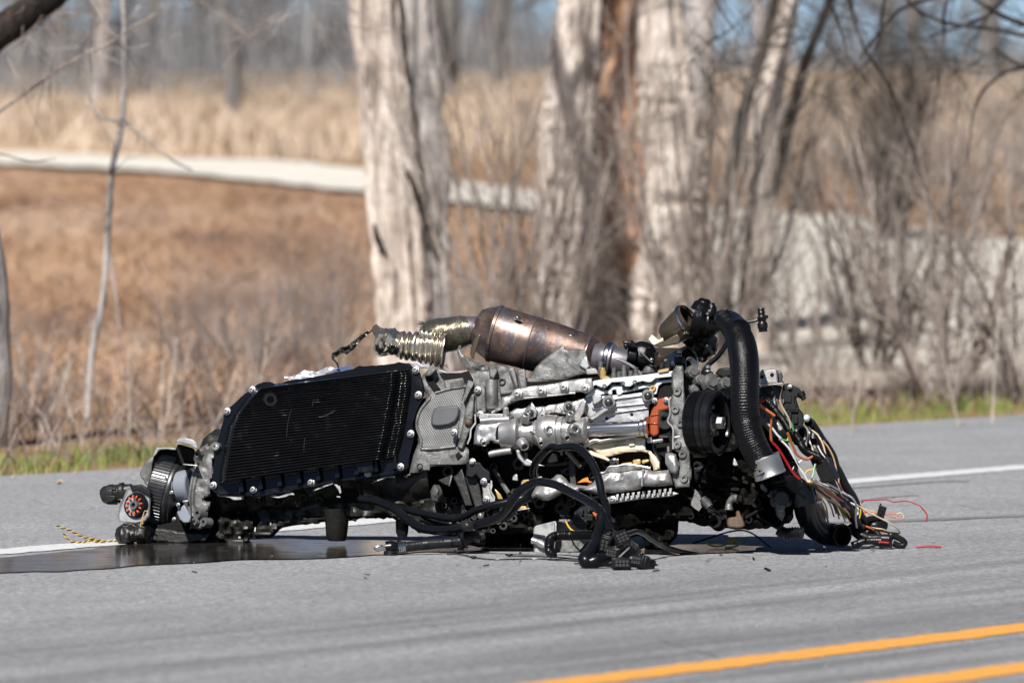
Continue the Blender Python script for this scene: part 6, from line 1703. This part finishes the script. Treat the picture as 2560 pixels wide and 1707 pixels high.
mb = MB().prism(d4((1160, 1020), (1310, 990), (1300, 900), (1360, 880), (1410, 1000), (1460, 1140), (1330, 1180), (1170, 1160)), -.05, .02, jag=2); part('rusty_pump', mb, M_RUST, lowm, bevel=.004)
mb = MB()
mb.relief(d4((1810, 640), (1880, 560), (2000, 540), (2130, 560), (2140, 740), (2100, 860), (2110, 960), (2060, 1060), (1990, 1000), (1950, 880), (1920, 760), (1870, 690)), -.06, .03, 4, .014, .05, .016, 10, jag=2)
mb.prism(d4((1700, 470), (1740, 450), (1820, 550), (1800, 590), (1720, 540)), -.04, .0, jag=2)
part('pump_housing', mb, M_CAST, lowm)
mb = MB().lathe(E(*d4((2000, 700))[0], .0), E(*d4((2060, 690))[0], -.07), [(0, .02), (.4, .026), (.7, .026), (.75, .020), (1, .016), (1, 0)], 26, bump=.005, bscale=40); part('pump_dome', mb, M_DIRTY, lowm)
mb = MB().prism(d4((620, 200), (700, 160), (770, 145), (770, 180), (690, 220)), -.06, -.03); mb.prism(d4((1250, 140), (1270, 20), (1310, 70), (1345, 150), (1290, 165)), -.05, -.02); part('bright_scrap', mb, M_ALU, lowm, bevel=.002)
mb = MB().tube([E(u, v, -.04) for u, v in d4((2010, 1200), (2100, 1260), (2250, 1250), (2400, 1260))], .014, 14, 40, (.006, .0016)); part('corrugated_hose', mb, M_BLK, lowm)

M_CASTL = part_mat('scuffed_grey_case', (0.34, 0.34, 0.33), .55, .3, (0.22, 0.22, 0.215), 40, .4, .5, 200, (0.07, 0.065, 0.055), 34, .38)
# ---- grey control module under the block
mb = MB().prism(d3((225, 500), (240, 480), (590, 400), (600, 610), (560, 930), (230, 930), (215, 700)), -.10, .06, fn=E)
mod = part('control_module', mb, M_CASTL, bevel=.003)
mb = MB().prism(d3((600, 405), (810, 370), (860, 450), (1100, 520), (1100, 720), (960, 900), (560, 920), (600, 610)), -.06, .05, fn=E, jag=2); part('broken_lid', mb, M_CAST, mod, bevel=.002)
mb = MB().prism(d3((560, 440), (600, 430), (600, 600), (560, 605)), -.106, -.05); part('module_edge', mb, M_ALUB, mod, bevel=.002)
mb = MB().tube([E(u, v, -.11) for u, v in d3((200, 720), (280, 740), (330, 770))], [.009, .007, .010], 12); mb.tube([E(u, v, -.11) for u, v in d3((320, 760), (390, 800), (400, 840))], [.010, .008], 12); part('bolt_pair', mb, M_ALUB, mod)
mb = MB().tube([E(u, v, -.115) for u, v in d3((745, 400), (790, 490), (860, 560), (980, 590))], .0022, 8); part('wire', mb, M_YELW, mod, label='yellow wire')
mb = MB()
mb.prism(d3((860, 440), (880, 260), (1100, 120), (1210, 200), (1150, 330), (1060, 540), (930, 520)), -.10, -.02, jag=3)
for i in range(14):
    q = d3((rr.uniform(660, 1150), rr.uniform(190, 420)))[0]; mb.box(E(*q, -.10), EU * rr.uniform(.004, .012), EW * rr.uniform(.003, .008), ENN * .012)
part('connector_rack', mb, M_BLK, mod, bevel=.0015)

# ---- harness
def har(pts, ys, r, name='cable_loom', mat=None, seg=14, corr=None, parent=None, lab=None, n=None):
    q = [P(u, v, y) for (u, v), y in zip(pts, ys)]
    return part(name, MB().tube(q, r, seg, n or len(pts) * 8, corr), mat or M_RUB, parent or W, label=lab)
l1 = d2((1230, 640), (1200, 480), (1230, 320), (1340, 160), (1480, 20), (1580, -30)) + c4((1560, 935), (1640, 925), (1740, 935), (1830, 1010), (1900, 1120), (1950, 1250), (1980, 1400)) + d3((1400, 130), (1420, 300), (1450, 480), (1480, 600))
loom = har(l1, np.linspace(-.24, -.72, len(l1)), .0096)
l2 = c8((0, 490), (130, 510), (250, 560), (350, 640), (450, 700), (600, 722), (800, 690), (960, 650), (1050, 600), (1100, 530), (1150, 460), (1220, 400), (1310, 365), (1430, 385), (1550, 440), (1680, 510), (1760, 570), (1800, 650), (1835, 740))
har(l2, [.0, -.03, -.08, -.12, -.18, -.24, -.28, -.32, -.36, -.40, -.42, -.44, -.46, -.52, -.58, -.64, -.68, -.72, -.76], [.0105, .011, .0105, .0105, .010], parent=loom)
l3 = c8((40, 470), (250, 545), (380, 580), (500, 605), (650, 632), (760, 620), (850, 575), (960, 540), (1100, 510), (1200, 480), (1260, 400), (1290, 300))
har(l3, [.0, -.05, -.1, -.14, -.18, -.2, -.22, -.24, -.25, -.25, -.25, -.25], .0092, parent=loom)
l4 = c8((450, 640), (620, 690), (780, 690), (900, 670), (1080, 620), (1130, 570), (1180, 520), (1250, 480))
har(l4, np.linspace(-.12, -.30, len(l4)), .008, parent=loom)
mb = MB().blob(P(*c8((790, 690))[0], -.30), (.018, .016, .014), .2, 1.5, 3); part('cable_tie', mb, M_DIRTY, loom)
l5 = d3((1180, 640), (900, 640), (650, 640), (520, 680), (480, 760), (480, 880), (510, 930), (600, 925))
har(l5, [-.55, -.54, -.52, -.52, -.53, -.54, -.55, -.55], [.012, .012, .012, .012, .011], 'corrugated_conduit', M_HOSE, 16, (.0042, .0008), loom)
l6 = d3((1330, 330), (1310, 480), (1260, 650), (1220, 800), (1120, 950), (1070, 1010), (1070, 1060), (1130, 1090), (1250, 1050), (1400, 1010), (1480, 960))
har(l6, [-.72, -.74, -.77, -.80, -.84, -.86, -.87, -.87, -.87, -.86, -.85], [.013, .012, .013, .016, .018, .016, .012], parent=loom)
l7 = d3((1400, 330), (1380, 560), (1350, 700), (1330, 850), (1350, 930), (1450, 1000))
har(l7, [-.7, -.74, -.76, -.78, -.8, -.82], .011, parent=loom)
l8 = d3((1490, 600), (1600, 610), (1720, 625), (1830, 590), (1900, 575), (2000, 600), (2120, 680), (2250, 760), (2352, 820)) + [(1700, 1378), (1745, 1386), (1765, 1388)]
har(l8, [-.74, -.72, -.70, -.66, -.62, -.58, -.52, -.46, -.40, -.33, -.26, -.24], [.006, .006, .0065, .0065, .006], parent=loom, lab='thin cable running out along the road')
mb = MB().tube([P(1762, 1388, -.24), P(1786, 1386, -.23)], .0062, 10, 4); part('cable_end', mb, M_BLK, loom)
mb = MB().tube([P(1770, 1387.5, -.24), P(1776, 1387, -.237)], .0066, 10, 4); part('red_sleeve', mb, part_mat('red_plastic', (0.38, 0.015, 0.012), .4), loom)
# connectors
def conn(c, ax, up, L, w, h, name='connector', pins=(4, 2), lab=None):
    c = Vector(c); ax = Vector(ax).normalized(); up = (Vector(up) - ax * Vector(up).dot(ax)).normalized(); sd = ax.cross(up)
    mb = MB()
    mb.box(c, ax * L, sd * w, up * h); mb.box(c - ax * L * .75, ax * L * .45, sd * w * .8, up * h * .75)
    mb.box(c + up * h * 1.1, ax * L * .5, sd * w * .4, up * h * .25); mb.box(c + ax * L * .55, ax * L * .12, sd * w * 1.1, up * h * 1.1)
    o = part(name, mb, M_BLK, loom, bevel=.0015, label=lab)
    pm = MB()
    for i in range(pins[0]):
        for j in range(pins[1]):
            pm.box(c + ax * (L + .0012) + sd * w * ((i + .5) / pins[0] * 2 - 1) * .8 + up * h * ((j + .5) / pins[1] * 2 - 1) * .7, ax * .0015, sd * w * .55 / pins[0], up * h * .5 / pins[1])
    part('pin', pm, part_mat('connector_pin', (0.07, 0.07, 0.07), .4, .3) if 'connector_pin' not in bpy.data.materials else bpy.data.materials['connector_pin'], o, kind='stuff')
conn(P(*d3((1650, 1100))[0], -.93), (.1, -1, .1), (0, .1, 1), .018, .021, .012, lab='open socket lying closest to the camera')
conn(P(*d3((2010, 1090))[0], -.90), (-.55, -.6, .25), (.2, .1, 1), .024, .018, .014)
mb = MB().tube([P(*q, -.90) for q in d3((2150, 1090), (2200, 1110), (2250, 1125))], [.008, .004, .0015], 10); part('connector_lead', mb, M_BLK, loom)
conn(P(*d3((1600, 720))[0], -.80), (.4, -.8, .35), (-.4, 0, 1), .022, .020, .016, pins=(3, 3))
conn(P(*d3((1430, 760))[0], -.82), (-.3, -.8, -.2), (.3, 0, 1), .022, .012, .020, pins=(2, 3))
conn(P(*d3((1700, 900))[0], -.84), (.75, -.5, .5), (-.4, -.5, .8), .030, .012, .016)
conn(P(*d3((1800, 830))[0], -.80), (.6, -.5, -.5), (.5, .2, 1), .024, .014, .012)
conn(P(*d3((1550, 920))[0], -.86), (-.4, -.9, .0), (.2, 0, 1), .020, .016, .012)
mb = MB().prism(d3((1600, 990), (1780, 830), (1800, 835), (1630, 1000)), -.0, .004, fn=lambda u, v, d: P(u, v, -.88 + d)); part('bright_edge', mb, M_ALU, loom)
mb = MB().prism(d3((1920, 770), (1940, 830), (1900, 850), (1880, 780)), 0, .01, fn=lambda u, v, d: P(u, v, -.84 + d)); part('rusty_scrap', mb, M_RUST, loom)
mb = MB()
for i in range(5): mb.tube([P(*q, -.70) for q in d3((1190 + i * 6, 262 + i * 10), (1230 + i * 8, 290 + i * 12), (1290 - i * 12, 330 + i * 9))], .0024, 6)
part('wire', mb, part_mat('orange_wire', (0.70, 0.16, 0.05), .4), loom, label='bunch of orange wires', kind='stuff')
# fine black leads lying on the road
for q in (c8((640, 895), (720, 895), (800, 912), (850, 922), (1000, 935), (1300, 930), (1640, 948)), c8((1070, 900), (1130, 908), (1300, 912), (1500, 922), (1640, 938))):
    pts = [G(u, v, .003) for u, v in q]
    part('wire', MB().tube(pts, [.0018] * 2, 6, 50), M_BLKW, loom, label='fine black lead on the road')
mb = MB()
for q in (c8((835, 918))[0], c8((1100, 902))[0]): mb.blob(G(*q, .005), (.008, .004, .004), .2, 1, 2)
part('lead_tip', mb, M_BLK, loom)
# braided lead with metal plug
br_pts = c8((900, 765), (800, 790), (700, 810), (560, 820), (430, 832), (340, 842), (290, 845))
ys = [-.22, -.24, -.26, -.28, -.30, -.31, -.31]
bl = har(br_pts, ys, [.014, .013, .012, .012, .0125], 'braided_lead', M_BRAID, 14, (.0024, .0006))
bl.data.materials[0] = part_mat('black_braid', (0.030, 0.030, 0.032), .3, .2, (0.012, 0.012, 0.013), 60, .5, .4, 400)
mb = MB()
for q0, q1 in (((460, 828), (500, 824)), ((620, 815), (670, 812))): mb.tube([P(*q, -.295) for q in c8(q0, q1)], .0135, 14, 3)
part('tape_wrap', mb, M_BLK, bl)
mb = MB()
for i in range(4): mb.ring(P(*c8((290 + i * 14, 846 - i * 2))[0], -.31), Vector((1, -.05, .05)), .0115, .0028, 28, 8)
part('steel_ring', mb, M_STEEL, bl)
mb = MB().tube([P(*q, -.31) for q in c8((280, 848), (240, 848), (190, 852))], [.014, .018, .017], 18, 10); part('plug_boot', mb, M_RUB, bl)
mb = MB().tube([P(*c8((225, 870))[0], -.32), P(*c8((225, 925))[0], -.32)], [.016, .020], 16, 6); part('plug_foot', mb, M_BLK, bl)
mb = MB().prism(c8((95, 850), (130, 830), (190, 840), (190, 862), (130, 880), (110, 865)), 0, .016, fn=lambda u, v, d: P(u, v, -.33 + d)); part('plug_tip', mb, M_STEEL, bl, bevel=.002)
mb = MB().tube([P(*q, y) for q, y in zip(c8((740, 790), (790, 770), (850, 775), (880, 800)), (-.27, -.26, -.2, -.1))], [.018, .022, .020, .016], 16, 14, bump=.08); part('plug_boot', mb, M_RUB, bl)

# ---- the coloured wires at the right end
WM = {}
for k, col in dict(red=(0.33, 0.012, 0.016), white=(0.74, 0.72, 0.70), yellow=(0.72, 0.50, 0.03), green=(0.06, 0.30, 0.10), brown=(0.33, 0.10, 0.035), orange=(0.62, 0.18, 0.05), cream=(0.62, 0.50, 0.33), pink=(0.42, 0.09, 0.11), mint=(0.42, 0.62, 0.45), tanw=(0.52, 0.32, 0.18), maroon=(0.15, 0.02, 0.02)).items():
    WM[k] = part_mat(k + '_insulation', col, .35, 0, tuple(x * .9 for x in col), 40, .5, .05, 200)
WM['black'] = M_BLKW
wl = har(d7((340, 790), (480, 850), (600, 980), (760, 1180), (900, 1380), (1040, 1520)) + e3((1100, 330), (1200, 430), (1330, 500), (1450, 560), (1540, 650)), np.linspace(-.36, -.28, 11), [.010, .0095, .0095, .010, .011], 'wire_loom', M_HOSE, 14, (.004, .0007))
wpart = wl
def wire(col, pts, ys, r=.0019, lab=None):
    if isinstance(ys, (int, float)): ys = [ys] * len(pts)
    ys = np.interp(np.linspace(0, 1, len(pts)), np.linspace(0, 1, len(ys)), ys)
    return part('wire', MB().tube([P(u, v, y) for (u, v), y in zip(pts, ys)], r, 6, max(10, len(pts) * 6)), WM[col], wpart, label=lab or (col.replace('tanw', 'tan') + ' wire'))
wire('orange', d7((310, 860), (340, 910), (430, 970), (520, 1030), (600, 1090)), (-.38, -.37), .0034)
wire('brown', d7((540, 1080), (535, 1200), (520, 1400), (530, 1568)) + e3((410, 60), (425, 200)), (-.36, -.36), .0030)
wire('red', d7((300, 770), (340, 790), (400, 800)), (-.38, -.38), .0040)
wire('cream', d7((700, 790), (740, 900), (830, 1060), (890, 1180), (920, 1330)), (-.36, -.34), .0023)
wire('green', d7((920, 1210), (950, 1290), (970, 1390)), (-.34, -.34), .0020)
wire('white', d7((450, 1240), (540, 1320), (640, 1450), (720, 1540)) + e3((600, 150), (700, 240), (800, 350), (870, 470), (970, 640), (1050, 800), (1140, 930), (1200, 1050)), (-.36, -.33), .0026)
wire('brown', e3((770, 10), (810, 110), (850, 220), (920, 370), (960, 470), (1060, 550), (1180, 590), (1260, 560), (1320, 530)), (-.37, -.35), .0036)
wire('red', e3((440, 220), (520, 300), (600, 400), (680, 530), (770, 680), (860, 830), (950, 940), (1040, 1020)), (-.37, -.36), .0031)
wire('green', e3((600, 80), (650, 150), (740, 180), (810, 190), (900, 240)), (-.34, -.34), .0022)
wire('yellow', e3((760, 190), (790, 130), (830, 110)), (-.34, -.34), .002)
wire('mint', e3((1380, 690), (1350, 800), (1330, 920), (1290, 1050)), (-.31, -.31), .0024)
wire('yellow', e3((1420, 800), (1300, 810), (1210, 840), (1160, 900)), (-.3, -.3), .0020)
wire('white', e3((1090, 610), (960, 710), (900, 800), (940, 880)), (-.32, -.32), .0022)
wire('cream', d7((1260, 1300), (1330, 1370), (1440, 1460), (1500, 1560)) + e3((1480, 130), (1550, 280), (1600, 480), (1630, 640)), (-.2, -.22), .0022)
wire('cream', e3((1250, 0), (1240, 140), (1290, 300), (1360, 470)), (-.22, -.24), .0022)
wire('white', e3((1430, 290), (1500, 430), (1600, 580)), (-.24, -.24), .0020)
wire('tanw', e3((1540, 180), (1660, 330), (1760, 520), (1820, 720), (1840, 850), (1880, 980), (1890, 1100)), (-.2, -.2), .0020)
wire('pink', e3((1800, 700), (1830, 850), (1880, 940), (1900, 1100), (1990, 1300)), (-.19, -.15), .0020)
rw = random.Random(66)
START = e3((1230, 1060))[0]
ends = [('yellow', (2124, 1300)), ('yellow', (2118, 1286)), ('green', (2122, 1296)), ('green', (2120, 1290)), ('mint', (2121, 1293)), ('yellow', (2126, 1304)), ('white', (2136, 1312)), ('tanw', (2140, 1318)), ('cream', (2132, 1310)), ('black', (2125, 1302)), ('brown', (2131, 1300)), ('orange', (2050, 1280)), ('yellow', (2070, 1295)), ('white', (2085, 1290)), ('black', (2098, 1296)), ('maroon', (2060, 1300)), ('pink', (2138, 1308)), ('green', (2100, 1268)), ('yellow', (2110, 1270))]
ends += [(rw.choice(['yellow', 'white', 'green', 'cream', 'yellow', 'orange', 'mint', 'tanw', 'white', 'pink']), (rw.uniform(2045, 2140), rw.uniform(1262, 1318))) for k in range(22)]
for col, (eu, ev) in ends:
    s = (START[0] + rw.uniform(-6, 8), START[1] + rw.uniform(-3, 8)); m1 = (s[0] + (eu - s[0]) * .35 + rw.uniform(-3, 8), s[1] + (ev - s[1]) * .28 + rw.uniform(-4, 6)); m2 = (s[0] + (eu - s[0]) * .75 + rw.uniform(-2, 8), s[1] + (ev - s[1]) * .62 + rw.uniform(-6, 6))
    wire(col, [s, m1, m2, (eu, ev)], (-.30, -.02), rw.uniform(.0017, .0024))
wire('white', [START] + e3((1350, 1040), (1500, 1070), (1700, 1150), (1900, 1260), (2060, 1360)) + e4((300, 40), (430, 110), (510, 200), (545, 300), (540, 450), (535, 600), (555, 760), (580, 830)), (-.3, -.04), .0027)
wire('white', e4((380, 230), (450, 250), (540, 310), (600, 400), (580, 500), (550, 620)), (-.05, -.04), .0022)
wire('cream', e4((560, 280), (650, 340), (900, 490), (1080, 580), (1300, 690), (1420, 770), (1500, 850), (1540, 910)), (-.06, .0), .0020)
wire('yellow', e4((650, 340), (645, 480), (610, 640), (590, 740)), (-.05, -.04), .0020)
wire('orange', e4((560, 620), (700, 740), (850, 800), (1000, 860), (1200, 900), (1530, 930)), (-.02, .0), .0024)
wire('cream', e4((780, 770), (950, 810), (1150, 840), (1280, 910), (1330, 930)), (-.01, .0), .0020)
wire('tanw', e4((0, 0), (130, 0), (250, 150), (350, 290), (470, 430), (520, 560)), (-.12, -.06), .0021)
wire('red', e4((670, 240), (720, 190), (900, 175), (1150, 165), (1280, 175), (1390, 220), (1600, 200), (1750, 210), (1880, 260), (1990, 310), (2080, 410), (2140, 500), (2150, 600), (2130, 660)), (.22, .16), .0019)
wire('tanw', e4((650, 250), (660, 340), (690, 420), (740, 440), (800, 410), (1000, 450)), (.16, .12), .0016)
wire('orange', e4((1200, 470), (1300, 490), (1440, 480), (1480, 520), (1440, 580), (1300, 540)), (.10, .08), .0018)
wire('cream', e4((1460, 490), (1560, 470), (1620, 540), (1610, 590), (1500, 600), (1460, 560)), (.08, .08), .0016)
wire('pink', e4((1480, 600), (1560, 590), (1620, 595)), (.08, .08), .0017)
for i in range(8):
    a = (rw.uniform(690, 900), rw.uniform(430, 600))
    wire(rw.choice(['cream', 'red', 'orange', 'tanw']), e4(a, (a[0] + rw.uniform(-60, 90), a[1] + rw.uniform(-70, 30)), (a[0] + rw.uniform(-60, 160), a[1] + rw.uniform(-20, 60))), (.06, .06), .0016)
wire('yellow', e4((-180, 720), (-60, 730), (20, 780), (30, 850), (-30, 860), (-60, 800)), (.0, .0), .0018)
# yellow loop and thin wire under the pulley
wire('yellow', d4((820, 1400), (880, 1450), (1000, 1470), (1120, 1450), (1180, 1400), (1280, 1330)), (-.05, -.05), .0026)
wire('yellow', d4((1180, 1410), (1280, 1385), (1360, 1410), (1330, 1460), (1220, 1485), (1120, 1490)), (-.06, -.06), .0026)
wire('black', d4((600, 1420), (850, 1340), (1060, 1270), (1240, 1225), (1400, 1210), (1530, 1240), (1680, 1330), (1800, 1430), (1880, 1495)), (.0, -.10), .0022)
wire('black', d4((870, 820), (960, 870), (1060, 970), (1110, 1080), (1115, 1170)), (-.22, -.22), .0012)
# heavy black bundles down to the road
for pts, ys, r in ((d7((1270, 1210), (1320, 1260), (1420, 1420), (1500, 1560)) + e3((1500, 180), (1640, 380), (1740, 560), (1800, 760), (1880, 900), (1960, 1060), (2060, 1240)) + e4((420, 60), (500, 200), (560, 360), (620, 520), (700, 640)), (-.18, -.0), [.012, .014, .014, .013, .012]),
                   (e3((1350, 20), (1340, 200), (1380, 380), (1470, 560), (1560, 700)), (-.19, -.22), [.013, .020, .020]),
                   (e3((1640, 900), (1720, 1060), (1800, 1240), (1870, 1400), (1960, 1568)) + e4((230, 130), (350, 320), (450, 500), (560, 700), (640, 830)), (-.2, -.03), [.011, .010, .012, .012]),
                   (e4((430, 720), (500, 850), (600, 940), (700, 1000), (850, 1050), (1100, 1060), (1300, 1070)), (-.02, -.04), [.012, .014, .013, .013]),
                   (e4((450, 1210), (600, 1150), (720, 1110), (900, 1100), (1100, 1110)), (-.05, -.05), [.010, .009, .009, .012]),
                   (e4((1300, 1080), (1330, 970), (1430, 1000), (1560, 1060), (1640, 1130), (1610, 1200), (1500, 1200), (1380, 1150)), (-.03, -.03), [.009, .008, .0075, .0075, .008]),
                   (e4((950, 990), (840, 960), (770, 850), (740, 730), (760, 660), (850, 610), (990, 590), (1070, 560)), (.0, .06), [.009, .0085, .008, .008]),
                   (e4((1080, 1000), (1000, 900), (900, 880)), (-.02, .0), .007)):
    ys2 = np.linspace(ys[0], ys[1], len(pts))
    part('cable_loom', MB().tube([P(u, v, y) for (u, v), y in zip(pts, ys2)], r, 12, len(pts) * 8, bump=.035), M_BLK, wl)
mb = MB().blob(P(*e4((1000, 760))[0], .06), (.030, .02, .017), .2, 1.3, 3); part('loom_clip', mb, M_BLK, wl); mb = MB(); mb.box(P(*e4((1210, 1170))[0], -.05), Vector((.016, 0, 0)), Vector((0, .012, 0)), Vector((0, 0, .009))); part('loom_clip', mb, M_BLK, wl)
mb = MB().tube([P(*q, -.066) for q in e4((1070, 1150), (1090, 1125), (1180, 1135), (1280, 1145))], .0030, 8); part('red_sleeve', mb, WM['red'], wl)
mb = MB().blob(P(*e4((1290, 970))[0], -.03), (.0045, .004, .0055), .2, 1, 2); part('yellow_clip', mb, WM['yellow'], wl)
ax = Vector((.35, -.2, -.8)).normalized(); c = P(*e3((1620, 830))[0], -.28); sd = Vector((.8, -.3, .35)).normalized()
mb = MB().box(c, ax * .028, sd * .020, ax.cross(sd).normalized() * .016); mb.box(c + ax.cross(sd).normalized() * -.016 - sd * .006, ax * .024, sd * .0015, ax.cross(sd) * .002); mb.box(c - ax * .03 - sd * .012, ax * .012, sd * .012, ax.cross(sd).normalized() * .012)
part('connector', mb, M_BLK, wl, bevel=.002)
c = P(*e4((1120, 440))[0], .06); mb = MB().box(c, Vector((.009, -.002, -.003)), Vector((.0, .008, 0)), Vector((.004, 0, .014)))
for i in range(4): mb.box(c + Vector((rw.uniform(-.008, .008), -.009, rw.uniform(-.012, .012))), Vector((.002, 0, 0)), Vector((0, .002, 0)), Vector((0, 0, .003)))
mb.box(c + Vector((-.002, 0, .016)), Vector((.002, 0, 0)), Vector((0, .004, 0)), Vector((0, 0, .005))); part('connector', mb, M_BLK, wl, bevel=.001)
# ------------------------------------------------------------------ litter on the road
a, b_ = G(2291, 1367, .005), G(2352, 1366, .005)
o = build('plastic_strip', MB().tube([a, a.lerp(b_, .5) + Vector((0, 0, .002)), b_], .0033, 8, 10), WM['pink'])
tag(o, 'short pinkish red plastic strip lying on the asphalt away from the wires', 'debris')
lf = MB(); q = G(152, 1206, .006)
lf.strip([q + Vector((-.012, 0, 0)), q + Vector((0, 0, .006)), q + Vector((.014, 0, .002))], [.002, .006, .001], .0005, Vector((0, 1, .2)), .002)
tag(build('dead_leaf', lf, part_mat('tan_leaf', (0.55, 0.36, 0.18), .7)), 'curled tan leaf lying on the shoulder', 'leaf')
R = random.Random(3)
mb = MB()
for i in range(160):
    p = RA + RD * R.uniform(-3, 14) + RN * R.uniform(-.5, -.02); s = R.uniform(.003, .009)
    mb.blob((p.x, p.y, s * .4), (s, s, s * .7), .3, 1.5, 1)
for i in range(90):
    p = G(R.uniform(0, 2560), R.uniform(1200, 1700)); s = R.uniform(.0015, .004)
    mb.blob((p.x, p.y, s * .4), (s, s, s * .7), .3, 1.5, 1)
tag(build('loose_grit', mb, part_mat('grit', (0.34, 0.32, 0.30), .9)), 'loose grit scattered on the asphalt', kind='stuff')

mb = MB()
for i in range(34):
    p = G(R.gauss(1350, 520), R.uniform(1352, 1450)); a = R.uniform(0, 6.3); s = R.uniform(.002, .008)
    u_ = Vector((math.cos(a), math.sin(a), R.uniform(-.2, .4))).normalized(); w_ = u_.cross(Vector((0, 0, 1))).normalized()
    mb.box((p.x, p.y, s * .35 + .002), u_ * s, w_ * s * R.uniform(.25, .8), u_.cross(w_) * s * R.uniform(.1, .3))
tag(build('debris_bits', mb, M_BLK), 'small dark splinters strewn over the asphalt around the wreck', kind='stuff')
